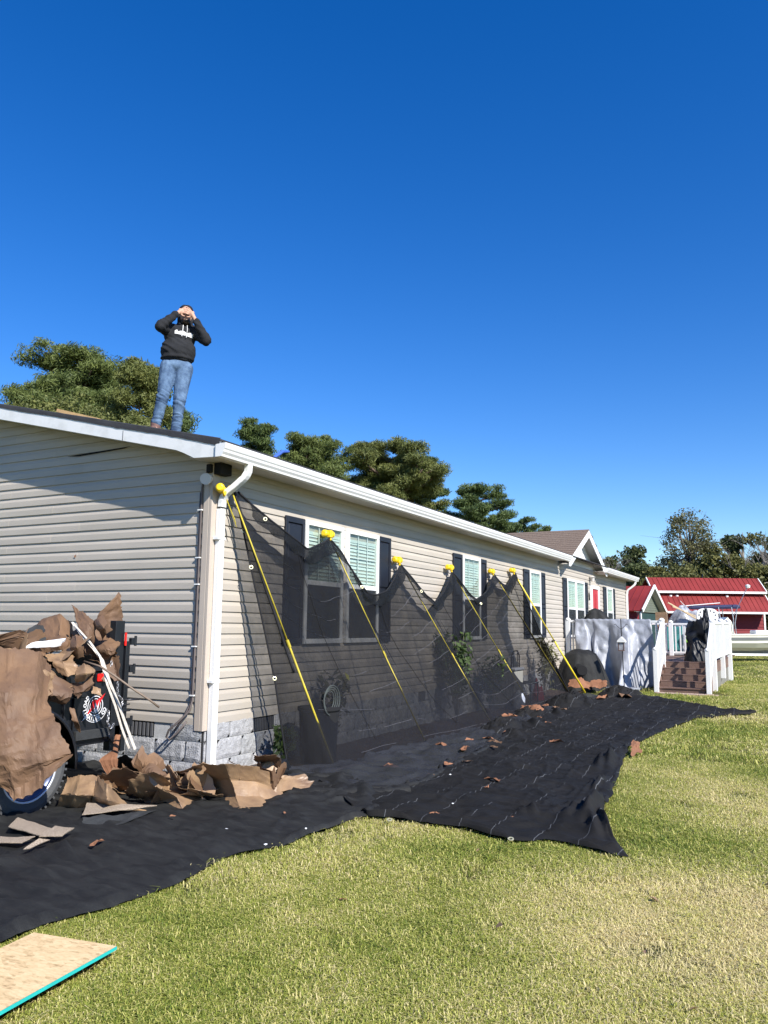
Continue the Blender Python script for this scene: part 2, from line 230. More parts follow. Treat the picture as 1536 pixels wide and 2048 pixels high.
# ---------------------------------------------------------------- materials
def mat(name, col, rough=.7, var=.12, scale=3.0, bump=0.0, bscale=40.0, metal=0.0, col2=None, spec=.35, stretch=None, trans=0.0, mixf=.5, world=True, detail=5, sheen=0, coat=0):
    m = bpy.data.materials.new(name); m.use_nodes = True; nt = m.node_tree; b = nt.nodes['Principled BSDF']
    b.inputs['Roughness'].default_value = rough; b.inputs['Metallic'].default_value = metal; b.inputs['Specular IOR Level'].default_value = spec
    if coat: b.inputs['Coat Weight'].default_value = coat
    geo = nt.nodes.new('ShaderNodeNewGeometry') if world else nt.nodes.new('ShaderNodeTexCoord')
    src = geo.outputs['Position'] if world else geo.outputs['Object']
    mp = nt.nodes.new('ShaderNodeMapping'); nt.links.new(src, mp.inputs[0])
    if stretch: mp.inputs['Scale'].default_value = stretch
    n1 = nt.nodes.new('ShaderNodeTexNoise'); n1.inputs['Scale'].default_value = scale; n1.inputs['Detail'].default_value = detail; n1.inputs['Roughness'].default_value = .6
    nt.links.new(mp.outputs[0], n1.inputs[0])
    ramp = nt.nodes.new('ShaderNodeValToRGB')
    c2 = col2 if col2 else tuple(c * (1 - var) for c in col); c1 = col if col2 else tuple(min(1, c * (1 + var)) for c in col)
    ramp.color_ramp.elements[0].position = mixf - .22; ramp.color_ramp.elements[1].position = mixf + .22
    ramp.color_ramp.elements[0].color = (*c2, 1); ramp.color_ramp.elements[1].color = (*c1, 1)
    nt.links.new(n1.outputs[0], ramp.inputs[0]); nt.links.new(ramp.outputs[0], b.inputs['Base Color'])
    if bump:
        n2 = nt.nodes.new('ShaderNodeTexNoise'); n2.inputs['Scale'].default_value = bscale; n2.inputs['Detail'].default_value = 6
        nt.links.new(mp.outputs[0], n2.inputs[0])
        bp = nt.nodes.new('ShaderNodeBump'); bp.inputs['Strength'].default_value = 1; bp.inputs['Distance'].default_value = bump
        nt.links.new(n2.outputs[0], bp.inputs['Height']); nt.links.new(bp.outputs[0], b.inputs['Normal'])
    if trans:
        # thin leaves and paper let light through
        tr = nt.nodes.new('ShaderNodeBsdfTranslucent'); mx = nt.nodes.new('ShaderNodeMixShader'); mx.inputs[0].default_value = trans
        nt.links.new(ramp.outputs[0], tr.inputs[0]); nt.links.new(b.outputs[0], mx.inputs[1]); nt.links.new(tr.outputs[0], mx.inputs[2])
        nt.links.new(mx.outputs[0], nt.nodes['Material Output'].inputs[0])
    return m
def nodes_of(m): return m.node_tree, m.node_tree.nodes['Principled BSDF']
def net_mat(name, alpha, col=(.030, .032, .038), thread=True):
    m = bpy.data.materials.new(name); m.use_nodes = True; nt = m.node_tree; b = nt.nodes['Principled BSDF']
    b.inputs['Base Color'].default_value = (*col, 1); b.inputs['Roughness'].default_value = .75; b.inputs['Specular IOR Level'].default_value = .2
    geo = nt.nodes.new('ShaderNodeNewGeometry'); n = nt.nodes.new('ShaderNodeTexNoise'); n.inputs['Scale'].default_value = 2.3; n.inputs['Detail'].default_value = 7; n.inputs['Roughness'].default_value = .7
    nt.links.new(geo.outputs['Position'], n.inputs[0])
    mr = nt.nodes.new('ShaderNodeMapRange'); mr.inputs[1].default_value = .3; mr.inputs[2].default_value = .7; mr.inputs[3].default_value = alpha - .12; mr.inputs[4].default_value = alpha + .10
    nt.links.new(n.outputs[0], mr.inputs[0])
    # the sheet hangs slack and doubled towards the ground, so it closes up there
    sz = nt.nodes.new('ShaderNodeSeparateXYZ'); nt.links.new(geo.outputs['Position'], sz.inputs[0]); lo = nt.nodes.new('ShaderNodeMapRange'); lo.inputs[1].default_value = .1; lo.inputs[2].default_value = 1.5; lo.inputs[3].default_value = alpha * .14; lo.inputs[4].default_value = 0; nt.links.new(sz.outputs[2], lo.inputs[0])
    ad0 = nt.nodes.new('ShaderNodeMath'); ad0.operation = 'ADD'; nt.links.new(mr.outputs[0], ad0.inputs[0]); nt.links.new(lo.outputs[0], ad0.inputs[1]); mr = ad0
    # fine weave along the sheet's own directions
    uv = nt.nodes.new('ShaderNodeTexCoord'); w = nt.nodes.new('ShaderNodeTexNoise'); w.inputs['Scale'].default_value = 1; w.inputs['Detail'].default_value = 3
    mp = nt.nodes.new('ShaderNodeMapping'); mp.inputs['Scale'].default_value = (260, 9, 1); nt.links.new(uv.outputs['UV'], mp.inputs[0]); nt.links.new(mp.outputs[0], w.inputs[0])
    ad = nt.nodes.new('ShaderNodeMath'); ad.operation = 'MULTIPLY_ADD'; ad.inputs[1].default_value = .38; ad.inputs[2].default_value = -.19; nt.links.new(w.outputs[0], ad.inputs[0])
    sm = nt.nodes.new('ShaderNodeMath'); sm.operation = 'ADD'; sm.use_clamp = True; nt.links.new(ad.outputs[0], sm.inputs[0]); nt.links.new(mr.outputs[0], sm.inputs[1])
    nt.links.new(sm.outputs[0], b.inputs['Alpha'])
    return m
def fabric_mat(name):
    """black woven ground cloth, white marker threads woven in along its length"""
    m = mat(name, (.016, .015, .014), .75, .35, 2.2, .004, 320, spec=.22, col2=(.008, .008, .008))
    nt, b = nodes_of(m)
    geo = nt.nodes.new('ShaderNodeNewGeometry'); sx = nt.nodes.new('ShaderNodeSeparateXYZ'); nt.links.new(geo.outputs['Position'], sx.inputs[0])
    wob = nt.nodes.new('ShaderNodeTexNoise'); wob.inputs['Scale'].default_value = 1.3; nt.links.new(geo.outputs['Position'], wob.inputs[0])
    a = nt.nodes.new('ShaderNodeMath'); a.operation = 'MULTIPLY_ADD'; a.inputs[1].default_value = .13; nt.links.new(wob.outputs[0], a.inputs[0]); nt.links.new(sx.outputs[0], a.inputs[2])
    fr = nt.nodes.new('ShaderNodeMath'); fr.operation = 'MULTIPLY'; fr.inputs[1].default_value = 1/.3; nt.links.new(a.outputs[0], fr.inputs[0])
    f2 = nt.nodes.new('ShaderNodeMath'); f2.operation = 'FRACT'; nt.links.new(fr.outputs[0], f2.inputs[0])
    lt = nt.nodes.new('ShaderNodeMath'); lt.operation = 'LESS_THAN'; lt.inputs[1].default_value = .014; nt.links.new(f2.outputs[0], lt.inputs[0])
    gap = nt.nodes.new('ShaderNodeTexNoise'); gap.inputs['Scale'].default_value = 2.0; mp = nt.nodes.new('ShaderNodeMapping'); mp.inputs['Scale'].default_value = (3.3, .8, 1); nt.links.new(geo.outputs['Position'], mp.inputs[0]); nt.links.new(mp.outputs[0], gap.inputs[0])
    gt = nt.nodes.new('ShaderNodeMath'); gt.operation = 'GREATER_THAN'; gt.inputs[1].default_value = .41; nt.links.new(gap.outputs[0], gt.inputs[0])
    ml = nt.nodes.new('ShaderNodeMath'); ml.operation = 'MULTIPLY'; nt.links.new(lt.outputs[0], ml.inputs[0]); nt.links.new(gt.outputs[0], ml.inputs[1])
    old = b.inputs['Base Color'].links[0].from_socket
    mx = nt.nodes.new('ShaderNodeMix'); mx.data_type = 'RGBA'; mx.inputs[7].default_value = (.12, .125, .13, 1)
    nt.links.new(ml.outputs[0], mx.inputs[0]); nt.links.new(old, mx.inputs[6]); nt.links.new(mx.outputs[2], b.inputs['Base Color'])
    return m
def speckle(name, base, light, dark, sc=420, rough=.95):
    m = mat(name, base, rough, .15, 4, .002, 600)
    nt, b = nodes_of(m); old = b.inputs['Base Color'].links[0].from_socket
    geo = nt.nodes.new('ShaderNodeNewGeometry'); v = nt.nodes.new('ShaderNodeTexNoise'); v.inputs['Scale'].default_value = sc; v.inputs['Detail'].default_value = 1
    nt.links.new(geo.outputs['Position'], v.inputs[0]); r = nt.nodes.new('ShaderNodeValToRGB'); cr = r.color_ramp
    cr.elements[0].position = .38; cr.elements[0].color = (*dark, 1); cr.elements[1].position = .62; cr.elements[1].color = (*light, 1)
    e = cr.elements.new(.5); e.color = (*base, 1); nt.links.new(v.outputs[0], r.inputs[0])
    mx = nt.nodes.new('ShaderNodeMix'); mx.data_type = 'RGBA'; mx.inputs[0].default_value = .7; nt.links.new(old, mx.inputs[6]); nt.links.new(r.outputs[0], mx.inputs[7]); nt.links.new(mx.outputs[2], b.inputs['Base Color'])
    return m
M = {}
M['siding'] = mat('vinyl_siding', (.44, .395, .335), .55, .09, .8, .0006, 60, spec=.3, stretch=(1, 1, 4))
M['siding2'] = mat('vinyl_siding_b', (.43, .388, .328), .55, .09, .8, .0006, 60, spec=.3, stretch=(1, 1, 4))
M['siding3'] = mat('vinyl_siding_c', (.45, .403, .342), .55, .09, .8, .0006, 60, spec=.3, stretch=(1, 1, 4))
M['post'] = mat('corner_trim', (.47, .40, .33), .5, .05, 2)
M['white'] = mat('white_vinyl', (.78, .78, .76), .4, .05, 2.5, spec=.4)
M['white_dirty'] = mat('white_painted_metal', (.78, .78, .76), .45, .1, 7, spec=.4, col2=(.60, .60, .57), mixf=.33)
M['black_shutter'] = mat('black_shutter', (.012, .015, .024), .5, .15, 2, spec=.35)
M['felt'] = mat('roof_felt', (.035, .036, .040), .9, .25, 3, .004, 30)
M['shingle'] = speckle('roof_shingle', (.17, .125, .095), (.26, .20, .15), (.09, .065, .05), 60)
M['shingle_near'] = speckle('torn_shingle', (.30, .235, .17), (.50, .42, .33), (.13, .10, .07), 260)
M['soffit'] = mat('soffit', (.60, .57, .53), .6, .04, 2)
M['block'] = mat('split_block', (.36, .36, .365), .95, .3, 30, .010, 70)
M['block2'] = mat('split_block_b', (.32, .325, .33), .95, .3, 30, .010, 70)
M['mortar'] = mat('mortar', (.46, .46, .45), .95, .12, 20, .003, 90)
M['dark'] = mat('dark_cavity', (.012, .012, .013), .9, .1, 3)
M['vent'] = mat('vent_plastic', (.10, .10, .105), .6, .1, 5)
M['glass'] = None
M['screen'] = mat('insect_screen', (.045, .052, .055), .6, .15, 3, spec=.3)
M['blind'] = mat('blind_slats', (.60, .645, .61), .6, .05, 3)
M['blind2'] = mat('blind_cords', (.15, .25, .25), .6, .05, 3)
M['yellow'] = mat('yellow_plastic', (.85, .58, .015), .4, .1, 9, spec=.5)
M['pole'] = mat('yellow_pole', (.80, .62, .03), .35, .08, 6, spec=.5); M['pole_net_dim'] = mat('net_dimmed_yellow_pole', (.62, .49, .04), .5, .3, 9, spec=.3, col2=(.36, .30, .04))  # second yellow is for poles under the net, its dimming put into the colour
M['red'] = mat('red_door', (.42, .02, .03), .45, .1, 3)
M['barnred'] = mat('barn_red_metal', (.215, .028, .026), .6, .2, .7, spec=.25)
M['barnred2'] = mat('barn_red_siding', (.19, .014, .018), .6, .12, 1.0)
M['olive'] = mat('olive_siding', (.12, .135, .10), .7, .1, 2)
M['greendark'] = mat('dark_green_door', (.02, .05, .045), .6, .1, 2)
M['brown'] = mat('deck_brown', (.14, .085, .065), .65, .15, 6, .002, 30, stretch=(1, 6, 6))
M['brown2'] = mat('deck_riser', (.17, .105, .08), .65, .15, 5, .002, 30)
M['lattice'] = mat('weathered_wood', (.22, .21, .18), .85, .2, 6, .003, 30, stretch=(6, 6, 1))
M['tarp'] = mat('silver_tarp', (.28, .295, .33), .50, .08, 5, .012, 11, spec=.5, metal=.1)
M['bag'] = mat('black_plastic', (.010, .011, .014), .45, .2, 6, .004, 20, spec=.35)
M['clear'] = mat('cloudy_plastic', (.48, .50, .53), .22, .2, 7, .01, 14, spec=.7, col2=(.16, .16, .19))
M['cloth'] = fabric_mat('ground_cloth')
M['cloth2'] = mat('loose_black_cloth', (.033, .034, .032), .7, .4, 2.6, .006, 60, spec=.3, stretch=(1.2, 4.5, 1.2), col2=(.011, .011, .011), mixf=.62, detail=9)
M['net'] = net_mat('debris_net', .72, (.010, .010, .012))
M['nethem'] = net_mat('debris_net_folded', .90, (.008, .009, .011))
M['netthread'] = mat('net_thread', (.17, .17, .19), .8, .1, 4)
M['hosem'] = mat('grey_hose', (.07, .08, .075), .7, .1, 4)
M['seam'] = mat('net_seam', (.01, .01, .012), .7, .1, 4)
M['paper'] = mat('brown_felt_paper', (.205, .118, .062), .62, .22, 3.0, .004, 16, spec=.3, col2=(.105, .064, .044))
M['paper_in'] = mat('brown_felt_paper_light', (.37, .24, .13), .46, .2, 4.0, .003, 18, spec=.45, col2=(.17, .105, .066))
M['paper_red'] = mat('rusty_felt_paper', (.25, .115, .06), .8, .25, 6, .003, 60)
M['feltpiece'] = mat('torn_black_felt', (.03, .032, .033), .8, .3, 8, .003, 90)
M['foam'] = mat('white_foam_board', (.75, .77, .78), .7, .12, 14, .004, 30)
M['wood'] = mat('pale_wood', (.62, .48, .30), .8, .25, 14, .002, 60, stretch=(8, 8, 1.2))
M['woodw'] = mat('painted_lath', (.62, .56, .48), .7, .25, 30, .002, 60)
M['rodm'] = mat('rusty_rod', (.20, .15, .11), .6, .2, 20)
M['lumber'] = mat('fresh_lumber', (.62, .40, .18), .75, .15, 8, stretch=(1, 6, 6))
M['trailer'] = mat('trailer_black', (.010, .011, .014), .38, .2, 6, spec=.5)
M['steel'] = mat('dark_steel', (.05, .05, .055), .4, .2, 10, metal=.6)
M['chain'] = mat('galvanised', (.45, .45, .46), .35, .2, 20, metal=.8)
M['rubber'] = mat('tyre_rubber', (.075, .077, .078), .75, .25, 6, .004, 60)
M['rim'] = mat('wheel_rim', (.055, .07, .13), .35, .1, 4, metal=.4)
M['rimw'] = mat('wheel_bright_ring', (.62, .66, .72), .3, .1, 5, metal=.3)
M['redlight'] = mat('tail_lamp', (.75, .012, .01), .25, .05, 5, spec=.6)
M['cable'] = mat('grey_cable', (.12, .10, .095), .6, .1, 8)
M['skin'] = mat('skin', (.50, .29, .20), .55, .08, 10, spec=.35)
M['hair'] = mat('dark_hair', (.02, .012, .008), .5, .3, 30)
M['boot'] = mat('brown_boot', (.13, .07, .06), .7, .25, 20, .003, 60)
M['jean'] = None
M['trunk'] = mat('pine_bark', (.13, .095, .07), .95, .3, 5, .03, 9, stretch=(1, 1, .3))
M['trunk2'] = mat('grey_bark', (.20, .18, .155), .9, .3, 4, .02, 9)
M['boatw'] = mat('boat_gelcoat', (.74, .72, .60), .25, .04, 1, spec=.6, coat=.3)
M['boatg'] = mat('boat_grey', (.16, .17, .16), .4, .1, 2)
M['navy'] = mat('navy_canvas', (.03, .035, .09), .8, .15, 5)
M['brick'] = mat('paver', (.42, .31, .25), .9, .25, 9, .006, 40)
M['mulch'] = mat('bare_mulch', (.16, .10, .065), .95, .4, 9, .04, 22, col2=(.06, .038, .026))
def leafmat(name, c1, c2, sc=1.2, tr=.25):
    m = mat(name, c1, .6, .1, sc, col2=c2, trans=tr, spec=.35, detail=3); return m
M['pine1'] = leafmat('pine_needles', (0.183, 0.218, 0.058), (0.069, 0.102, 0.029), 1.1)
M['pine2'] = leafmat('pine_needles_b', (0.139, 0.189, 0.055), (0.055, 0.087, 0.029), 1.1)
M['pine3'] = leafmat('pine_needles_c', (0.212, 0.226, 0.062), (0.087, 0.110, 0.032), 1.1)
M['oak'] = leafmat('evergreen_leaves', (0.204, 0.211, 0.057), (0.081, 0.098, 0.026), 1.6)
M['oak2'] = leafmat('dark_leaves', (0.114, 0.139, 0.045), (0.043, 0.059, 0.021), .8)
M['oak3'] = leafmat('olive_leaves', (0.204, 0.195, 0.057), (0.081, 0.090, 0.029), .8)
M['oak4'] = leafmat('sparse_leaves', (0.188, 0.179, 0.073), (0.090, 0.090, 0.036), .8)
M['shrub'] = leafmat('shrub_leaves', (0.104, 0.156, 0.046), (0.039, 0.065, 0.019), 3)
def glass_mat():
    m = bpy.data.materials.new('window_glass'); m.use_nodes = True; nt = m.node_tree; nt.nodes.remove(nt.nodes['Principled BSDF'])
    t = nt.nodes.new('ShaderNodeBsdfTransparent'); t.inputs[0].default_value = (.88, .92, .90, 1)
    g = nt.nodes.new('ShaderNodeBsdfGlossy'); g.inputs['Roughness'].default_value = .03; g.inputs[0].default_value = (.9, .95, .95, 1)
    lw = nt.nodes.new('ShaderNodeLayerWeight'); pw = nt.nodes.new('ShaderNodeMath'); pw.operation = 'POWER'; pw.inputs[1].default_value = 4; nt.links.new(lw.outputs['Facing'], pw.inputs[0])
    fr = nt.nodes.new('ShaderNodeMath'); fr.operation = 'MULTIPLY_ADD'; fr.inputs[1].default_value = .6; fr.inputs[2].default_value = .03; nt.links.new(pw.outputs[0], fr.inputs[0])
    mx = nt.nodes.new('ShaderNodeMixShader'); nt.links.new(fr.outputs[0], mx.inputs[0]); nt.links.new(t.outputs[0], mx.inputs[1]); nt.links.new(g.outputs[0], mx.inputs[2])
    nt.links.new(mx.outputs[0], nt.nodes['Material Output'].inputs[0]); return m
M['glass'] = glass_mat()
# ================================================================ SETTING: one ground sheet to the horizon
def lawn_material():
    m = bpy.data.materials.new('lawn_soil'); m.use_nodes = True; nt = m.node_tree; b = nt.nodes['Principled BSDF']; b.inputs['Roughness'].default_value = .95; b.inputs['Specular IOR Level'].default_value = .1
    geo = nt.nodes.new('ShaderNodeNewGeometry')
    def nz(sc, det=5, ro=.6):
        n = nt.nodes.new('ShaderNodeTexNoise'); n.inputs['Scale'].default_value = sc; n.inputs['Detail'].default_value = det; n.inputs['Roughness'].default_value = ro; nt.links.new(geo.outputs['Position'], n.inputs[0]); return n
    n1, n2, n3 = nz(.35), nz(3.0), nz(45, 8, .75)
    r1 = nt.nodes.new('ShaderNodeValToRGB'); r1.color_ramp.elements[0].position = .35; r1.color_ramp.elements[1].position = .65
    r1.color_ramp.elements[0].color = (.125, .155, .042, 1); r1.color_ramp.elements[1].color = (.21, .20, .075, 1)
    nt.links.new(n1.outputs[0], r1.inputs[0])
    r3 = nt.nodes.new('ShaderNodeValToRGB'); r3.color_ramp.elements[0].position = .35; r3.color_ramp.elements[1].position = .7
    r3.color_ramp.elements[0].color = (.32, .30, .25, 1); r3.color_ramp.elements[1].color = (1.25, 1.2, 1.1, 1); nt.links.new(n3.outputs[0], r3.inputs[0])
    mx = nt.nodes.new('ShaderNodeMix'); mx.data_type = 'RGBA'; mx.blend_type = 'MULTIPLY'; mx.inputs[0].default_value = 1; nt.links.new(r1.outputs[0], mx.inputs[6]); nt.links.new(r3.outputs[0], mx.inputs[7])
    r2 = nt.nodes.new('ShaderNodeValToRGB'); r2.color_ramp.elements[0].position = .56; r2.color_ramp.elements[1].position = .66; r2.color_ramp.elements[0].color = (0, 0, 0, 1); r2.color_ramp.elements[1].color = (.5, .5, .5, 1)
    nt.links.new(n2.outputs[0], r2.inputs[0]); m2 = nt.nodes.new('ShaderNodeMix'); m2.data_type = 'RGBA'; m2.inputs[7].default_value = (.24, .19, .115, 1)
    nt.links.new(r2.outputs[0], m2.inputs[0]); nt.links.new(mx.outputs[2], m2.inputs[6]); nt.links.new(m2.outputs[2], b.inputs['Base Color'])
    bp = nt.nodes.new('ShaderNodeBump'); bp.inputs['Distance'].default_value = .03; bp.inputs['Strength'].default_value = 1; nt.links.new(n3.outputs[0], bp.inputs['Height']); nt.links.new(bp.outputs[0], b.inputs['Normal'])
    return m
M['lawn'] = lawn_material()
def build_ground():
    xs = [-400, -120, -60, -30, -15] + [i * .75 for i in range(-12, 28)] + [24, 30, 45, 90, 200, 400]
    ys = [-60, -30, -15] + [i * .75 for i in range(-14, 34)] + [30, 40, 60, 90, 150, 300, 700]
    mb = MB(); P = []
    for y in ys:
        P.append([(x, y, ground(y) + (.012 * fnoise((x, y, 0), .5) if 2.2 < x < 24 else 0)) for x in xs])
    mb.grid(P); o = mb.build('lawn', M['lawn'], smooth=True, fixn=False); tag(o, 'mown yellow-green lawn running back from the house to the barn', kind='structure')
build_ground()
def mulch():
    rows = []
    for i in range(60):
        y = .05 + 11.6 * i / 59; rows.append([])
        for j in range(9):
            x = -.02 + .95 * j / 8
            rows[-1].append((x, y, ground(y) + .012 + .02 * fnoise((x, y, 1), 4) * (0 if j == 8 else 1) + .012))
    o = MB().grid(rows).build('mulch_bed', M['mulch'], smooth=True, fixn=False); tag(o, 'bare brown mulch strip along the foot of the house wall', kind='structure')
mulch()

# ================================================================ THE HOUSE
house = empty('manufactured_home', (0, 0, 0))
tag(house, 'long single storey house with beige vinyl siding, white gutter and black shutters', 'house')
Z0, EX, NL = .52, .1118, 24
ZT = 3.165
HL = 21.62            # length of the long wall
RZ = lambda x: 3.386 - .227 * x                    # top of the roof over the near slope
FB = lambda x: 3.193 - .23 * x                     # underside of the rake board
RIDGE = -4.25
def prof():           # dutch lap: (out, up) from the butt edge to the top
    return [(.0, .0), (.0165, .001), (.0155, .062), (.0125, .072), (.0050, .092), (.0030, .104), (.0022, EX + .006), (.0, EX + .006)]
# long wall (x = 0), each course in lengths that overlap at staggered seams
rnd = random.Random(3)
core = MB(); core.box((-.12, .0, .03), (-.001, HL, 3.30)); core.box((-8.5, .001, .03), (-.125, .12, 3.2))
core.prism([(-8.5, 3.2), (-.125, 3.2), (-4.25, 4.15)], 1, .001, .12)
core.box((-8.5, HL - .12, .03), (-.125, HL, 3.2)); core.box((-8.5, .13, .03), (-8.4, HL - .13, 3.2))
core.build('wall_core', M['dark'], house)
def front_board(k, ya, yb, proud, mt):
    z = Z0 + EX * k
    pr = [(o + (proud if 0 < i < 7 else 0), min(z + u, ZT)) for i, (o, u) in enumerate(prof())]
    MB().prism(pr, 1, ya, yb).build('siding_board', mt, house)
for k in range(NL):
    y = .085; off = [2.2, 3.66, 1.1, 2.9][k % 4]; pcs = [off] + [3.66] * 7; i = 0
    while y < HL - .09:
        e = min(y + pcs[i], HL - .085)
        if HL - .085 - e < .4: e = HL - .085
        front_board(k, y, e + (.02 if e < HL - .09 else 0), .0012 * (i % 2), M[rnd.choice(['siding', 'siding', 'siding2', 'siding3'])]); y = e; i += 1
# gable wall (y = 0): course ends are cut to the rake
def gable_board(k, xa, xb, proud, mt):
    z = Z0 + EX * k; A = []; B = []
    for i, (o, u) in enumerate(prof()):
        zz = z + u; lim = min(0, (3.193 + .02 - zz) / .23)
        right = min(xb, lim if lim < 0 else xb); left = max(xa, -8.5 - min(0, lim) * 1.0)
        if right < left: right = left = (xa + xb) / 2 if lim > -4.2 else -4.25
        oo = o + (proud if 0 < i < 7 else 0); A.append((right, -oo, zz)); B.append((left, -oo, zz))
    n = len(A); mb = MB(); mb.add(A + B, [tuple(range(n)), tuple(range(2*n-1, n-1, -1))] + [(i, n+i, n+(i+1) % n, (i+1) % n) for i in range(n)])
    return mb.build('siding_board', mt, house)
for k in range(32):
    zt = Z0 + EX * k; lim = min(-.075, (3.193 - zt) / .23 if zt > 3.19 else -.075)
    seams = sorted([s for s in ([-1.9, -5.3] if k % 3 == 0 else [-3.1, -6.5] if k % 3 == 1 else [-2.35, -4.6]) if s < lim - .3], reverse=True)
    x = lim; i = 0
    for s in seams + [-8.42]:
        if s < -8.5 - (lim if zt > 3.19 else 0): s = -8.5 - lim + .05
        if s < x: gable_board(k, s, x if i else (-.075 if zt < 3.1 else 0), .0012 * (i % 2), M[rnd.choice(['siding', 'siding', 'siding2', 'siding3'])]); x = s + .02; i += 1
# corner posts
for (px, py, sx, sy) in ((0, 0, 1, -1), (0, HL, 1, 1)):
    mb = MB(); a, t = .085, .026
    zz0, zz1 = Z0 - .055, 3.17
    y0, y1 = sorted((py - sy * a, py + sy * t)); mb.box((px - .012, y0, zz0), (px + t, y1, zz1))
    mb.box((px - a, py if sy > 0 else py - t, zz0), (px - .0125, py + t if sy > 0 else py, zz1 - .002))
    mb.build('corner_post', M['post'], house, bevel=.004)
# foundation of split-faced blocks
bdefs = []
def block_mesh(seed, w=.39, h=.19):
    mb = MB(); R = []
    for i in range(6):
        R.append([])
        for j in range(11):
            u, v = j / 10, i / 5; e = min(u, 1-u, v, 1-v)
            d = .004 if e < .001 else .013 + .005 * fnoise((u * 4, v * 2, seed), 2.1) + .005 * noise.noise(Vector((u * 11, v * 6, seed * 3)))
            R[-1].append((u * w, -d, v * h))
    mb.grid(R); mb.box((0, -.004, 0), (w, .05, h))
    return mb
def put_block(x, y, z, front, i, w=.39, h=.19):
    mb = block_mesh(i * 1.7, w, h)
    if front: mb.v = [(-b, a, c) for a, b, c in mb.v]
    mb.v = [(a + x, b + y, c + z) for a, b, c in mb.v]
    mb.build('foundation_block', M[['block', 'block', 'block2'][i % 3]], house, fixn=False)
bi = 0
mo = MB(); mo.box((-8.45, -.0015, 0), (-.02, .10, Z0 + .02)); mo.box((-.10, .1005, 0), (.0015, HL - .02, Z0 + .02)); mo.build('mortar_bed', M['mortar'], house)
for c in range(3):
    z = -.035 + c * .2; x = -.005 - (.2 if c % 2 else 0)
    if c % 2: put_block(-.195, -.004, z, False, 5 + c, .19); 
    while x > -5.2:
        w = .39
        if not (c == 2 and -1.35 < x - .2 < -.5): put_block(x - w, -.004, z, False, bi, w)
        bi += 1; x -= .4
    y = .0 + (.2 if c % 2 else 0)
    if c % 2: put_block(.004, .03, z, True, 9 + c, .165)
    y += .03
    while y < 12.6:
        vent = c == 2 and (abs(y + .2 - 1.0) < .21 or abs(y + .2 - 5.2) < .21 or abs(y + .2 - 9.4) < .21)
        if not vent: put_block(.004, y, z, True, bi, .39)
        bi += 1; y += .4
def vent(x0, x1, z0, z1, front=False):
    mb = MB(); n = 13
    if front: mb.box((-.004, x0, z0), (.003, x1, z1))
    else: mb.box((x0, -.003, z0), (x1, .004, z1))
    o = mb.build('foundation_vent', M['dark'], house); lb = MB()
    for i in range(n):
        a = lerp(x0, x1, (i + .25) / n); w = (x1 - x0) / n * .5
        if front: lb.box((.0035, a, z0 + .01), (.014, a + w, z1 - .01))
        else: lb.box((a, -.014, z0 + .01), (a + w, -.0035, z1 - .01))
    lb.build('louvre', M['vent'], o)
vent(-1.32, -.62, .365, .515); vent(.81, 1.20, .365, .515, True); vent(5.0, 5.4, .365, .515, True); vent(9.2, 9.6, .365, .515, True)
# roof: near slope, far slope, rake boards, soffits, fascia, gutters
GY0, GY1 = -.335, 12.93
rf = MB(); XE = .32
rf.prism([(XE, RZ(XE)), (XE, RZ(XE) - .02), (RIDGE, RZ(RIDGE) - .02), (RIDGE, RZ(RIDGE))], 1, -.30, HL + .3).build('roof_slope', M['felt'], house)
MB().prism([(RIDGE - .002, RZ(RIDGE)), (RIDGE - .002, RZ(RIDGE) - .02), (-8.8, RZ(RIDGE) - .02 - (8.8 + RIDGE) * .227), (-8.8, RZ(RIDGE) - (8.8 + RIDGE) * .227)], 1, -.30, HL + .3).build('roof_slope', M['felt'], house)
# ragged felt hanging over the rake board
R = []
N = 170
for i in range(N):
    x = lerp(XE + .02, -4.3, i / (N-1)); dep = .064 + .012 * fnoise((x, 0, 0), 1.3) + .012 * max(0, fnoise((x, 3, 0), 9)) ; dep *= lerp(1.05, .55, i / (N-1))
    R.append([(x, -.30, RZ(x) + .006), (x, -.318, RZ(x) - .002), (x, -.3215 - .003 * fnoise((x, 1, 1), 6), RZ(x) - dep * .5), (x, -.323, RZ(x) - dep)])
MB().grid(R).build('roof_felt_edge', M['felt'], house, solid=.003, fixn=False)
# rake board with dropped return at the eave end
def rake(y, sgn):
    top = lambda x: RZ(x) - .022; pts = [(.30, top(.30)), (.30, 3.128), (.02, 3.140), (-.12, 3.205), (-.22, FB(-.22)), (RIDGE, FB(RIDGE)), (RIDGE, top(RIDGE))]
    ya, yb = (y, y + .02) if sgn > 0 else (y - .02, y)
    MB().prism(pts, 1, ya, yb).build('rake_board', M['white_dirty'], house, bevel=.003)
    d = lambda x: RZ(RIDGE) - .022 - (RIDGE - x) * .227
    MB().prism([(RIDGE - .002, d(RIDGE)), (RIDGE - .002, FB(RIDGE)), (-8.8, FB(RIDGE) - (8.8 + RIDGE) * .23), (-8.8, d(-8.8))], 1, ya, yb).build('rake_board', M['white_dirty'], house)
rake(-.32, 1)
rake(HL + .32, -1)
MB().box((-.97, -.3225, FB(-.97) + .003), (-.964, -.3205, RZ(-.97) - .08)).build('board_joint', M['vent'], house)
sf = MB(); sf.prism([(-.05, FB(-.05) + .012), (-.05, FB(-.05) + .022), (RIDGE, FB(RIDGE) + .022), (RIDGE, FB(RIDGE) + .012)], 1, -.299, -.0005); sf.build('soffit', M['soffit'], house)
sf = MB(); sf.box((-.002, -.299, 3.150), (.30, 12.9, 3.158)); sf.box((-.05, -.299, 3.1505), (-.0025, -.026, 3.159)); sf.build('soffit', M['soffit'], house)
MB().box((.285, -.299, 3.14), (.302, 12.9, RZ(.3) - .022)).build('fascia', M['white'], house)
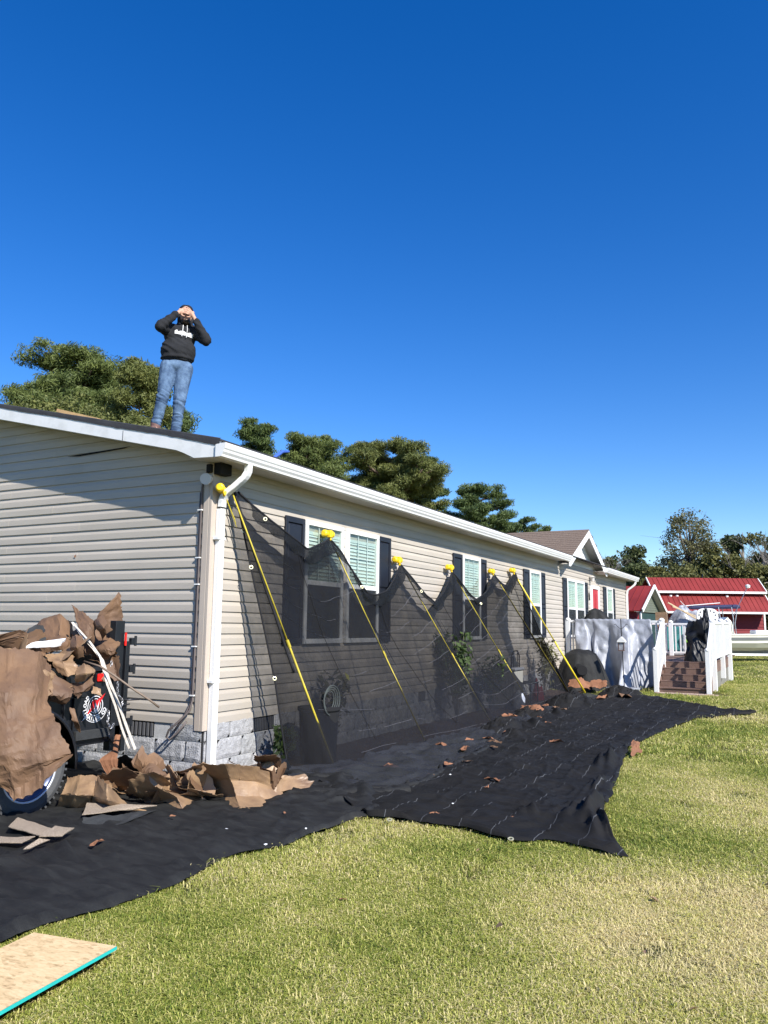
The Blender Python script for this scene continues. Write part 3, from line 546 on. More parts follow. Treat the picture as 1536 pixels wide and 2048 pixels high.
def gutter(y0, y1, parent=house):
    # K-style trough: back at x=.303, ogee face to x=.425
    out = [(.303, 3.250), (.303, 3.128), (.375, 3.128), (.382, 3.150), (.398, 3.172), (.405, 3.195), (.413, 3.205), (.425, 3.236), (.425, 3.258), (.412, 3.258)]
    inn = [(a - .003 if a > .31 else a + .003, b + .003) for a, b in out]
    inn = [(.306, 3.250), (.306, 3.131), (.373, 3.131), (.379, 3.152), (.395, 3.174), (.402, 3.196), (.410, 3.207), (.421, 3.238), (.421, 3.254), (.412, 3.254)]
    poly = out + inn[::-1]
    mb = MB(); n = len(out)
    P = []
    for y in (y0, y1):
        P += [(a, y, b) for a, b in out] + [(a, y, b) for a, b in inn]
    f = []
    for i in range(n-1):
        f += [(i, i+1, 2*n+i+1, 2*n+i), (n+i+1, n+i, 3*n+i, 3*n+i+1), (i+1, i, n+i, n+i+1), (2*n+i, 2*n+i+1, 3*n+i+1, 3*n+i)]
    mb.add(P, f); g = mb.build('gutter', M['white'], parent)
    for y in (y0 - .003, y1):
        MB().prism([(.303, 3.250), (.303, 3.126), (.377, 3.126), (.400, 3.17), (.427, 3.236), (.427, 3.258)], 1, y, y + .003).build('gutter_end_cap', M['white'], g)
    return g
gutter(GY0, GY1); gutter(17.0, HL + .32)
def elbowed_spout(y, z_el, x0=.345):
    mb = MB()
    cps = [(x0, y, 3.13), (x0, y, 3.06), (x0 - .03, y - .01, 3.0), (.20, y - .04, 2.90), (.12, y - .055, 2.845), (.075, y - .06, 2.78), (.070, y - .06, 2.70)]
    mb2 = []
    pts = resample(cps, 16); n = 10; base = []
    rings = []
    for i, p in enumerate(pts):
        t = (pts[min(i+1, 15)] - pts[max(i-1, 0)]).normalized(); s = Vector((0, 1, 0)); b = t.cross(s).normalized()
        k = 1 + (.05 if (i % 2 and (2 < i < 7 or 11 < i)) else 0)
        rr = [(-.036, -.024), (-.028, -.030), (.028, -.030), (.036, -.024), (.036, .024), (.028, .030), (-.028, .030), (-.036, .024)]
        rings.append([p + s * a * k * 1.0 + b * c * k for a, c in rr])
    m = MB(); 
    for r in rings: m.v += [tuple(q) for q in r]
    for i in range(len(rings)-1):
        for j in range(8): m.f.append((i*8+j, i*8+(j+1) % 8, (i+1)*8+(j+1) % 8, (i+1)*8+j))
    return m
sp = elbowed_spout(.14, 0)
d = sp.build('downspout', M['white'], house)
dp = MB(); R = []
yc = .082
for (za, zb, k) in ((2.68, 1.45, 1.0), (1.50, .02, 1.05)):
    sec = [(-.040*k, .028), (-.030*k, .018), (-.040*k + .02, .018), (-.012, .024), (.0, .018), (.012, .024), (.04*k - .02, .018), (.030*k, .018), (.040*k, .028)]
    dp.prism([(.030, yc - .040*k), (.030 + .055*k, yc - .040*k), (.030 + .062*k, yc - .030*k), (.030 + .062*k, yc - .012), (.030 + .055*k, yc - .006), (.030 + .062*k, yc), (.030 + .062*k, yc + .030*k), (.030 + .055*k, yc + .040*k), (.030, yc + .040*k)], 2, zb, za)
dp.build('downspout_pipe', M['white'], d, bevel=.002)
for z in (2.36, .93):
    MB().box((.027, yc - .075, z), (.0965, yc + .046, z + .028)).build('pipe_strap', M['white'], d, bevel=.002)
e2 = elbowed_spout(HL - .02, 0); d2 = e2.build('downspout', M['white'], house)
MB().box((.028, HL - .115, .15), (.09, HL - .035, 2.70)).build('downspout_pipe', M['white'], d2)
# security light and dark bracket under the corner
lf = MB(); lf.lathe((-.005, -.06, 2.975), (.35, -.8, -.15), [(0, .03), (.01, .052), (.07, .060), (.10, .058), (.101, .0)], 18); L0 = lf.build('flood_light', M['soffit'], house, smooth=False)
lb = MB(); lb.box((.028, -.02, 3.03), (.12, .16, 3.148)); lb.box((-.03, -.075, 3.045), (.0265, -.0265, 3.13)); lb.build('light_bracket', M['dark'], L0, bevel=.006)
# service cable down the gable
cb = MB(); cb.tube([(.0, -.035, 3.07), (-.07, -.04, 3.03), (-.105, -.032, 2.9), (-.108, -.03, 1.6), (-.112, -.03, .76), (-.125, -.05, .66), (-.20, -.11, .56), (-.30, -.14, .47), (-.345, -.12, .40), (-.33, -.09, .37), (-.26, -.06, .44), (-.16, -.05, .55)], .011, 7)
cb.tube([(-.128, -.024, 2.85), (-.130, -.024, 1.5), (-.134, -.024, .74), (-.18, -.06, .60), (-.27, -.1, .46)], .010, 6)
co = cb.build('service_cable', M['cable'], house, smooth=True)
for z in (2.66, 2.17, 1.9, 1.28, .80): MB().box((-.145, -.046, z), (-.09, -.018, z + .012)).build('cable_clip', M['white'], co)
# windows
def window(y0, y1, z0=1.29, z1=2.775, cols=3, lower_screen=True):
    f = .058; fx0, fx1 = .002, .058; zm = (z0 + z1) / 2 - .01
    mb = MB(); mb.box((fx0, y0, z1 - f), (fx1, y1, z1)); mb.box((fx0, y0, z0), (fx1 + .006, y1, z0 + f)); mb.box((fx0, y0, z0 + f), (fx1, y0 + f, z1 - f)); mb.box((fx0, y1 - f, z0 + f), (fx1, y1, z1 - f))
    w = mb.build('window', M['white'], house, bevel=.003)
    a, b = y0 + f, y1 - f
    MB().box((.026, a, zm - .028), (.050, b, zm + .028)).build('meeting_rail', M['white'], w, bevel=.002)
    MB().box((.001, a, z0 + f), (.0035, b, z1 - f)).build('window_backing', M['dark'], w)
    bl = MB(); z = z0 + f + .01
    while z < z1 - f - .11:
        bl.obox((.0175, (a + b) / 2, z), ((0, 1, 0), (.34, 0, -.94), (.94, 0, .34)), ((b - a) / 2 - .01, .021, .0010)); z += .046
    blo = bl.build('blind', M['blind'], w, fixn=False); blo['kind'] = 'stuff'
    MB().box((.010, a + .005, z1 - f - .11), (.026, b - .005, z1 - f - .07)).build('blind_head_rail', M['blind'], w)
    mu = MB()
    for i in range(1, cols): yy = lerp(a, b, i / cols); mu.box((.0335, yy - .006, zm + .028), (.0385, yy + .006, z1 - f))
    zz = lerp(zm, z1 - f, .55); mu.box((.0325, a, zz - .006), (.0375, b, zz + .006))
    mu.build('muntin', M['white'], w)
    cdm = MB()
    for i in (1, 2): yy = lerp(a, b, i / 3 + .02 - .04 * (i == 1)); cdm.box((.030, yy - .003, z0 + f), (.0312, yy + .003, z1 - f - .1))
    cdm.build('blind_cord', M['blind2'], w)
    MB().box((.0400, a, zm + .028), (.0425, b, z1 - f)).build('pane', M['glass'], w)
    MB().box((.0320, a, z0 + f), (.0322, b, zm - .028)).build('pane', M['glass'], w)
    MB().box((.0460, a + .01, z0 + f + .005), (.0475, b - .01, zm - .030)).build('insect_screen', M['screen_net'], w)
    return w
M['screen_net'] = net_mat('insect_screen_mesh', .62, (.03, .035, .04))
def shutter(y0, y1, z0=1.29, z1=2.775):
    mb = MB(); x0, x1 = .0168, .046; s = .045; zm = lerp(z0, z1, .48)
    mb.box((x0, y0, z0), (x1, y0 + s, z1)); mb.box((x0, y1 - s, z0), (x1, y1, z1))
    for za, zb in ((z0, z0 + .07), (zm - .035, zm + .035), (z1 - .07, z1)): mb.box((x0, y0 + s, za), (x1, y1 - s, zb))
    sh = mb.build('shutter', M['black_shutter'], house, bevel=.003)
    for za, zb in ((z0 + .07, zm - .035), (zm + .035, z1 - .07)):
        pb = MB(); a, b = y0 + s, y1 - s; i = .028
        P = [(x0 + .006, a, za), (x0 + .006, b, za), (x0 + .006, b, zb), (x0 + .006, a, zb), (x1 - .006, a + i, za + i), (x1 - .006, b - i, za + i), (x1 - .006, b - i, zb - i), (x1 - .006, a + i, zb - i)]
        pb.add(P, [(4, 5, 6, 7), (0, 1, 5, 4), (1, 2, 6, 5), (2, 3, 7, 6), (3, 0, 4, 7)]); pb.build('shutter_panel', M['black_shutter'], sh)
window(1.685, 2.585); window(2.68, 3.565); shutter(1.28, 1.675); shutter(3.575, 3.955)
window(6.73, 7.595); shutter(6.32, 6.72); shutter(7.605, 7.94)
window(10.65, 11.46); shutter(10.24, 10.635); shutter(11.47, 11.85)
window(13.80, 14.68, cols=2); window(14.69, 15.60, cols=2); shutter(13.43, 13.79); shutter(15.62, 16.02)
window(18.44, 19.30); shutter(18.03, 18.42); shutter(19.32, 19.68)
# front door
dm = MB(); dm.box((.002, 16.42, .74), (.06, 16.53, 2.74)); dm.box((.002, 17.28, .74), (.06, 17.40, 2.74)); dm.box((.002, 16.53, 2.64), (.06, 17.28, 2.74))
dr = dm.build('front_door', M['white'], house, bevel=.003)
MB().box((.01, 16.53, .76), (.032, 17.28, 2.64)).build('door_slab', M['red'], dr)
pn = MB()
for za, zb in ((.95, 1.55), (1.7, 2.5)):
    for ya, yb in ((16.6, 16.86), (16.94, 17.2)): pn.box((.0325, ya, za), (.040, yb, zb))
pn.build('door_panel', M['red'], dr, bevel=.004)
MB().lathe((.033, 17.2, 1.62), (1, 0, 0), [(0, .012), (.03, .012), (.035, .028), (.06, .024), (.062, 0)], 10).build('door_knob', M['chain'], dr)
pl = MB(); pl.lathe((.10, 16.35, 2.92), (0, 0, 1), [(-.09, .0), (-.09, .045), (.02, .07), (.03, .10), (.06, .03), (.07, 0)], 12); pl.box((.017, 16.32, 2.88), (.1, 16.38, 2.93)); pl.build('porch_light', M['soffit'], house)
wr = MB(); wr.tube([(.035, 16.2 + .012 * math.cos(t), 2.3 + .2 * math.sin(t * .5)) for t in np.linspace(0, 6, 12)], .018, 6); wr.tube([(.04, 16.2 + .05 * math.cos(t), 1.95 + .06 * math.sin(t)) for t in np.linspace(0, 6.28, 12)], .02, 6); wr.build('door_chime', M['dark'], house)
ob = MB(); ob.box((.017, 12.36, .64), (.045, 12.44, .76)); ob.build('outdoor_outlet', M['dark'], house)
# cross gable over the door
PY, PZ, PH = 15.25, 4.15, 2.15          # peak and half width
sl = (PZ - 3.17) / PH
xr = -1.2
for s in (-1, 1):
    yb = PY + s * PH; e = .03
    P = [(.30, PY, PZ + e), (.30, yb, 3.17 + e), (.30, yb, 3.15 + e), (.30, PY, PZ + e - .02)]
    # roof plane from the front edge back to where it meets the main slope
    xb = (3.386 - (PZ + e)) / .227
    xl = -.05
    mb = MB(); mb.add([(.30, PY, PZ + e), (.30, yb, 3.17 + e), (xl - .25, yb, 3.17 + e), (xb - .25, PY, PZ + e), (.30, PY, PZ + e - .02), (.30, yb, 3.15 + e), (xl - .25, yb, 3.15 + e), (xb - .25, PY, PZ + e - .02)],
                      [(0, 1, 2, 3), (7, 6, 5, 4), (0, 4, 5, 1), (1, 5, 6, 2), (3, 2, 6, 7), (0, 3, 7, 4)])
    mb.build('gable_roof', M['shingle'], house)
    # shingle courses as thin proud strips
    nC = 15
    for c in range(nC):
        t0, t1 = c / nC, (c + 1) / nC + .004; ya, yb2 = lerp(yb, PY, t0), lerp(yb, PY, t1); za, zb = lerp(3.17, PZ, t0) + e, lerp(3.17, PZ, t1) + e
        xa, xb2 = min(-.1, (3.386 - za) / .227 - .02), min(-.1, (3.386 - zb) / .227 - .02)
        m2 = MB(); m2.add([(.31, ya, za + .014), (.31, yb2, zb + .002), (xb2, yb2, zb + .002), (xa, ya, za + .014), (.31, ya, za + .001), (xa, ya, za + .001)], [(0, 1, 2, 3), (4, 0, 3, 5), (0, 4, 1), (3, 2, 5)])
        if s < 0 or c % 3 == 0: m2.build('shingle_course', M['shingle'], house)
    # barge board, soffit
    P = [(PY, PZ + .012), (yb, 3.182), (yb, 3.03), (yb - s * .12, 3.03), (PY, PZ - .185)]
    MB().prism(P, 0, .28, .298).build('barge_board', M['white'], house, bevel=.002)
    P = [(PY, PZ - .07), (yb - s * .02, 3.10), (yb - s * .02, 3.085), (PY, PZ - .085)]
    MB().prism(P, 0, .016, .278).build('gable_soffit', M['soffit'], house)
for k in range(9):
    za, zb = 3.17 + k * .108, 3.17 + (k + 1) * .108
    if za > PZ - .1: break
    w0, w1 = (PZ - .07 - za) / sl, max((PZ - .07 - zb) / sl, .01)
    MB().add([(.018, PY - w0, za), (.018, PY + w0, za), (.006, PY + w1, zb), (.006, PY - w1, zb), (.0, PY - w0, za), (.0, PY + w0, za), (-.01, PY + w1, zb), (-.01, PY - w1, zb)],
             [(0, 1, 2, 3), (4, 5, 1, 0), (5, 6, 2, 1), (7, 4, 0, 3), (7, 6, 5, 4), (3, 2, 6, 7)]).build('pediment_board', M['white'], house)
MB().box((-.002, 16.85, 3.150), (.302, HL + .31, 3.158)).build('soffit', M['soffit'], house)
MB().box((.285, 16.9, 3.14), (.302, HL + .3, 3.31)).build('fascia', M['white'], house)
# roof planking left lying, pipe vents
rb = MB(); rb.obox((-2.40, .33, RZ(-2.40) + .085), (Vector((.96, 0, -.27)), (0, 1, 0), (.27, 0, .96)), (.37, .045, .02)); rb.obox((-2.0, .44, RZ(-2.0) + .02), (Vector((.97, .1, -.22)), (-.1, .97, 0), (0, 0, 1)), (.35, .05, .018))
tag(rb.build('lumber_board', M['lumber']), 'orange-brown plank lying on the black roof left of the standing person', 'plank')
# one course has come unlocked and sags from its neighbour: a dark open gap under it
MB().add([(-2.15, -.0185, 3.413), (-1.95, -.0185, 3.398), (-1.25, -.0185, 3.424), (-1.15, -.0185, 3.440), (-1.4, -.0185, 3.434), (-2.15, -.016, 3.414), (-1.95, -.016, 3.398), (-1.25, -.016, 3.424), (-1.15, -.016, 3.440), (-1.4, -.016, 3.435)],
         [(0, 1, 2, 3, 4), (9, 8, 7, 6, 5), (0, 5, 6, 1), (1, 6, 7, 2), (2, 7, 8, 3), (3, 8, 9, 4), (4, 9, 5, 0)]).build('siding_gap', M['dark'], house)
# loose things on the far part of the roof
a, b, c, d_, e_, f_ = [Vector(p) for p in DATA['roofstuff']]
tb = MB(); tb.tube([b, b.lerp(a, .6), a, c], [.03, .035, .03, .02], 8); tb.build('x', M['navy'])
o = bpy.data.objects['x']; o.name = 'rolled_blue_strap'; tag(o, 'blue and black roll sticking up on the roof behind the gutter, nearest the corner', 'strap'); M['blue'] = mat('blue_strap', (.05, .12, .45), .5, .1, 8); o.data.materials[0] = M['blue']
tb = MB(); base = Vector((-2.0, 4.45, RZ(-2.0)))
for dx, dy, h in ((0, 0, .13), (.05, .25, .20), (0, .55, .15), (-.1, .85, .10)):
    tb.tube([(base.x + dx, base.y + dy, base.z - .02), (base.x + dx - .02, base.y + dy + .12, base.z + h), (base.x + dx, base.y + dy + .36, base.z + h - .03), (base.x + dx, base.y + dy + .45, base.z - .02)], [.025, .045, .04, .02], 7, flat=.6)
tag(tb.build('crumpled_underlayment', M['felt'], smooth=True), 'black crumpled scraps standing up on the roof behind the middle of the gutter', 'roof debris')
fl = MB(); fl.tube([(-3.6, 1.75, RZ(-3.6) - .02), (-3.6, 1.75, RZ(-3.6) + .2)], .04, 8); tag(fl.build('vent_pipe', M['vent']), 'short dark vent pipe on the far side of the near roof slope', 'pipe')

# ================================================================ DEBRIS NET ON ITS POLES
tops = []
T0 = DATA['nettop']; FT = [(a + .035, b, c) for a, b, c in DATA['netfoot']]
def net_surface():
    rows = 46; cols = []      # each column: list of points from top to ground
    def column(t, f, s, amp, pid):
        out = []; t = Vector(t); f = Vector(f)
        for i in range(rows):
            v = i / (rows - 1); p = t.lerp(f, v)
            bell = math.sin(math.pi * s)
            sag = bell * (math.sin(math.pi * min(v * 1.0, 1)) ** .8) * amp
            p.x -= sag * .75; p.z -= sag * .18
            rip = .018 * math.sin(s * 34 + pid * 2 + 3 * fnoise((s * 4, v * 1.6, pid), 1.0)) * (1 - v) ** .6 * min(1, v * 5) * (.35 + bell)
            rip += .045 * fnoise((p.y * 1.0, p.z * 1.2, 4.0), 1.5) * bell + .016 * fnoise((p.y * 5, p.z * 1.5, 9.0), 1.0) * min(1, v * 4)
            p.x += rip + .012
            lim = .035 + .01 * v
            if p.x < lim: p.x = lim
            p.z = max(p.z, ground(p.y) + .02)
            out.append(p)
        return out
    # left edge column, then the six panels
    L = [Vector(T0[0][0]), Vector((.25, .42, 1.9)), Vector((.42, .62, .9)), Vector(FT[0])]
    A = resample(L, rows); B = column((.13, .16, 2.87), FT[1], 0, 0, 0)
    for k in range(7):
        s = k / 7; cols.append([A[i].lerp(B[i], s) + Vector((.02 * math.sin(k * 2.2 + i * .12) * (i / rows), 0, 0)) for i in range(rows)])
    for p in range(1, 6):
        n = 26 if p < 3 else 22; tp = resample(T0[p], n); f0, f1 = Vector(FT[p]), Vector(FT[p+1])
        amp = [0, .22, .24, .22, .22, .10][p]
        if p == 5:
            edge = resample([T0[5][-1]] + DATA['netedge'], rows)
            for j in range(n - 1 if p < 5 else n):
                s = j / (n-1); cB = column(tp[j], f0.lerp(f1, s), s * .8, amp, p); cols.append([cB[i].lerp(edge[i] if s > .0 else cB[i], s ** 2) for i in range(rows)])
        else:
            for j in range(n - 1):
                s = j / (n-1); t = tp[j].copy(); t.x += .10 * math.sin(math.pi * s); cols.append(column(t, f0.lerp(f1, s), s, amp, p))
    return cols
cols = net_surface(); NR = len(cols[0])
net = empty('debris_net', (0, 0, 0)); tag(net, 'black see-through mesh net hung over yellow poles along the house wall', 'net')
def uvgrid(name, P, m, parent, solid=0, scale=(1, 1)):
    mb = MB(); mb.grid(P); me = mb.mesh(name, True); uv = me.uv_layers.new(name='UVMap'); nr, nc = len(P), len(P[0])
    for l in me.loops:
        i, j = divmod(l.vertex_index, nc); uv.data[l.index].uv = (j / (nc-1) * scale[0], i / (nr-1) * scale[1])
    o = link(name, me, m)
    if solid: q = o.modifiers.new('thickness', 'SOLIDIFY'); q.thickness = solid
    if parent: inpar(o, parent)
    return o
uvgrid('mesh_sheet', [[c[i] for c in cols] for i in range(NR)], M['net'], net, scale=(10, 2.5))
# doubled top hem hanging folded over
hem = []
for j, c in enumerate(cols):
    w = .10 + .05 * abs(fnoise((j * .15, 0, 0), 1.0)); s = min(1, j / 10); w *= s * .9 + .1
    t = c[0]; dn = (c[4] - c[0]).normalized(); r = []
    for i in range(6):
        v = i / 5; r.append(t + dn * w * v * 1.6 + Vector((.018 + .02 * math.sin(j * 1.3 + i) * v, 0, .012 * math.sin(j * .9))))
    hem.append(r)
J0 = 9
uvgrid('folded_hem', [[hem[j][i] for j in range(J0, len(hem))] for i in range(6)], M['nethem'], net, scale=(10, .3))
rp = MB(); rp.tube([c[0] + Vector((.012, 0, .0)) for c in cols[7:]], .012, 6); rp.tube([c + Vector((.01, 0, 0)) for c in cols[0]], .010, 6); rp.tube([c + Vector((.01, 0, 0)) for c in cols[-1]], .010, 6); rp.tube([c + Vector((.012, 0, 0)) for c in cols[5]][:30], .014, 6)
rp.build('edge_rope', M['seam'], net, smooth=True)
# long white marker threads and a stitched seam
th = MB()
for i in range(7, NR - 2, 4):
    pts = []
    for j, c in enumerate(cols[8:-3]):
        q = c[i].copy(); q.x += .006; q.z += .05 * fnoise((j * .05, i, 0), 1.0)
        if fnoise((j * .12, i * 3.1, 5), 1.0) > -.12: pts.append(q)
        elif len(pts) > 3: th.tube(pts, .0014, 3, cap=False); pts = []
        else: pts = []
    if len(pts) > 3: th.tube(pts, .0014, 3, cap=False)
th.build('marker_thread', M['netthread'], net)['kind'] = 'stuff'
sm = MB()
for j in (20, 46, 58, 71, 84, 102, 112):
    if j < len(cols): sm.tube([c + Vector((.006, 0, 0)) for c in cols[j][1:NR-4]], .0045, 4, cap=False)
sm.build('seam', M['seam'], net)['kind'] = 'stuff'
def grommet(p, nrm, parent, name='grommet'):
    mb = MB(); mb.lathe(Vector(p), nrm, [(0, .012), (.005, .012), (.006, .016), (.005, .022), (0, .022)], 12); mb.build(name, M['brass'], parent)
M['brass'] = mat('brass', (.62, .58, .38), .35, .1, 20, metal=.5)
for i, j in ((6, 0), (12, 0), (30, 0)): grommet(cols[j][i] + Vector((.02, -.01, .0)), (.7, -.6, .2), net)
for j, i in ((12, 1), (40, 2), (62, 2), (88, 2)): grommet(cols[j][i] + Vector((.035, -.01, .0)), (.7, -.6, .2), net)
# support poles
plabels = ['first yellow support pole, leaning from the house corner beside the downspout', 'second yellow pole, its pad resting on the pair of windows', 'third yellow pole, its pad on the siding right of the window pair',
           'fourth yellow pole, its pad just left of the middle window shutter', 'fifth yellow pole, its pad just right of the middle window', 'bright yellow pole at the far end, standing clear of the net']
for i, (t, f) in enumerate(DATA['poles']):
    t, f = Vector(t), Vector(f)
    if i < 5: t.x = max(.085, t.x); f.x += .028; t.x += .012
    f.z = ground(f.y) + .02
    e = empty('support_pole', (round(f.x, 3), round(f.y, 3), round(ground(f.y), 3))); tag(e, plabels[i], 'pole', 'yellow support poles holding the net')
    mid = t.lerp(f, .55); mb = MB()
    PM_ = M['pole_net_dim'] if i < 5 else M['pole']
    MB().tube([t, mid], .0085 if i < 5 else .014, 8).build('upper_tube', PM_, e, smooth=True)
    MB().tube([mid, f], .0115 if i < 5 else .019, 8).build('lower_tube', PM_, e, smooth=True)
    dirv = (f - t).normalized(); MB().tube([mid - dirv * .03, mid + dirv * .05], .017, 10).build('lock_collar', M['steel'] if i == 5 else M['pole_net_dim'], e)
    pc = Vector(DATA['pads'][i]); ax = Vector((0, 1, 0)) if i else Vector((.5, -.85, 0)).normalized()
    k = .11 if i else .10; hx = .095 if i else .0; pc.x = .10 if i else .13
    if i == 0: pc = Vector((.10, .02, 2.88))
    pb = MB(); pb.lathe(pc, ax, [(-k, 0), (-k, .030), (-k*.85, .046), (-k*.45, .046), (-k*.3, .030), (k*.3, .030), (k*.45, .046), (k*.85, .046), (k, .030), (k, 0)], 14)
    pb.obox(pc + Vector((.02, 0, .0)), ((0, 1, 0), (0, 0, 1), (1, 0, 0)), (.03, .045, .03)) if i else None
    pd = pb.build('rubber_pad', M['yellow'], e, smooth=False, bevel=.004)
    MB().tube([pc + Vector((.02, 0, -.02)), pc + Vector((.03, .01, -.07)), t], [.02, .016, .014], 8).build('pad_arm', M['yellow'], e)
    if i == 0:
        MB().tube([(.085, .08, 2.86), (.13, .13, 2.70), (.17, .16, 2.58), (.18, .19, 2.50)], [.012, .014, .020, .005], 6, flat=.35).build('tie_strap', M['pole'], e)
    MB().lathe(f, (0, 0, 1), [(-.015, .022), (.03, .022), (.035, .0)], 8).build('foot_cap', M['seam'], e)

# ================================================================ GROUND CLOTHS
def cloth_sheet(name, inner, outer, nu, nv, seed, edge_amp=.05, fold=[], m=None, z0=.022, parent=None):
    A, B = resample(inner, nv), resample(outer, nv); P = []
    for i in range(nu):
        u = i / (nu - 1); r = []
        for j in range(nv):
            p = A[j].lerp(B[j], u)
            x, y = p.x, p.y
            w = 1 - abs(noise.noise(Vector((x * 1.3 + seed, y * 1.0, 1.1)))) * 2.2
            h = .022 * max(0, w) ** 2 + .012 * (noise.noise(Vector((x * 5, y * 4, seed))) + .5) + .030 * (noise.noise(Vector((x * 1.1, y * 1.1, seed + 4))) + .4)
            h += .020 * max(0, 1 - 5 * abs(noise.noise(Vector((x * 2.2, y * 6.5, seed + 9))))) + .016 * max(0, 1 - 7 * abs(noise.noise(Vector((x * 3.5 + y, y * 1.5 - x * 2, seed + 13)))))
            ed = min(1, (1 - u) * nu / 5.0)
            e2 = max(0, 1 - (1 - u) * nu / 5.0)
            h = h * (.35 + .65 * ed) + e2 * edge_amp * max(0, noise.noise(Vector((x * 4.5, y * 4.5, seed + 2))) + .25) * math.sin(math.pi * min(1, (1 - u) * nu / 3.2))
            if e2 > 0: p = p + Vector((noise.noise(Vector((x * 3, y * 3, 7))), noise.noise(Vector((x * 3, y * 3, 9))), 0)) * .035 * e2
            for (fx, fy, rx, ry, ang, am) in fold:
                c, s = math.cos(ang), math.sin(ang); dx, dy = (x - fx), (y - fy); a, b = (dx * c + dy * s) / rx, (-dx * s + dy * c) / ry
                q = a * a + b * b
                if q < 4: h += am * math.exp(-q * 1.5) * (1 + .5 * math.sin(a * 6 + b * 2))
            p.z = ground(p.y) + z0 + max(h, 0); r.append(p)
        P.append(r)
    return uvgrid(name, P, m, parent)
s1 = empty('ground_cloth', (1, -2, 0)); tag(s1, 'near black ground cloth spread from under the trailer to the lawn edge', 'ground cloth', 'black ground cloths')
in1 = [(-3.2, -4.6, 0), (-3.2, -3.2, 0), (-2.9, -1.9, 0), (-2.3, -.9, 0), (-1.5, -.045, 0), (-.8, -.045, 0), (-.05, -.045, 0), (.06, .0, 0), (.3, .12, 0), (.62, .45, 0), (.95, .9, 0)]
cloth_sheet('woven_sheet', in1, DATA['outer1'], 110, 220, 3.0, .07, fold=[(1.75, .05, .25, .5, .4, .06), (1.05, -2.55, .12, .22, .9, .05), (1.3, .3, .3, .15, .2, .05)], m=M['cloth2'], parent=s1)
s2 = empty('ground_cloth', (2.6, 3, 0)); tag(s2, 'large black ground cloth with white threads and a pointed corner on the grass', 'ground cloth', 'black ground cloths')
cloth_sheet('woven_sheet', DATA['inner2'], DATA['outer2'], 100, 320, 8.0, .07, fold=[(3.72, .25, .16, .38, -.15, .13), (3.9, -.1, .12, .30, .2, .10), (3.30, .05, .10, .22, .2, .05), (3.3, 2.9, .12, .5, .1, .09), (1.7, 4.3, .30, .25, .2, .07), (1.6, 5.6, .25, .25, .2, .08), (1.5, 7.2, .25, .3, .2, .09), (1.5, 9.2, .3, .4, .2, .08), (3.5, 1.5, .08, .5, 0, .05)], m=M['cloth'], z0=.032, parent=s2)
for i, p in enumerate(DATA['grom']):
    if i: grommet(Vector(p) + Vector((0, .02, .0)), (.1, -.3, 1), s2)
# rolled lower edge of the net lying on the cloth
def roll(name, pts, r, seed, parent, m, n=9, wob=.5, amp=.03):
    pts = resample(pts, int(max(20, 14 * sum((Vector(pts[i+1]) - Vector(pts[i])).length for i in range(len(pts)-1)) ))); mb = MB(); P = []
    for i, p in enumerate(pts):
        p = p.copy(); p.x += amp * noise.noise(Vector((i * .22, seed, 0))); p.y += amp * noise.noise(Vector((i * .22, seed, 5))); p.z = ground(p.y) + .03 + r * .7 + r * .5 * noise.noise(Vector((i * .3, seed, 9)))
        P.append(p)
    rs = [r * (1 + wob * noise.noise(Vector((i * .45, seed, 2)))) for i in range(len(P))]
    mb.tube(P, rs, n, flat=.75)
    for k, v in enumerate(mb.v):
        d = .35 * r * noise.noise(Vector(v) * 22 + Vector((seed, 0, 0))); mb.v[k] = (v[0] + d, v[1] + d, v[2] + d)
    return mb.build(name, m, parent, smooth=True)
inn = [Vector(p) for p in DATA['inner2']]
roll('rolled_edge', inn[:19], .034, 1.0, net, M['cloth2'])
roll('rolled_edge', [p + Vector((-.10, .03, 0)) for p in inn[4:17]], .026, 6.0, net, M['cloth2'], amp=.09)
roll('rolled_edge', [(.45, .55, 0), (.78, .45, 0), (1.1, .42, 0), (1.35, .62, 0)], .05, 3.0, net, M['cloth2'], wob=.9)
roll('rolled_edge', [(1.25, -.25, 0), (1.6, -.1, 0), (1.95, .12, 0), (2.1, .3, 0)], .05, 5.0, net, M['cloth2'], wob=.8)
P = []
for i in range(40):         # net spread on the ground between the pole feet and the rolled edge
    u = i / 39; A = resample([FT[0], FT[1], FT[2], FT[3], FT[4], FT[5]], 200); B = resample(inn[:18], 200); r = []
    for j in range(200):
        p = A[j].lerp(B[j], u); p.z = ground(p.y) + .035 + .05 * max(0, noise.noise(Vector((p.x * 3, p.y * 3, 2))) + .2) + .012 * noise.noise(Vector((p.x * 14, p.y * 9, 2))) + .045 * max(0, 1 - 4 * abs(noise.noise(Vector((p.x * 2.6 - p.y * .8, p.y * 3.2, 6))))); r.append(p)
    P.append(r)
uvgrid('mesh_skirt', P, net_mat('net_skirt', .72), net, scale=(10, 1))
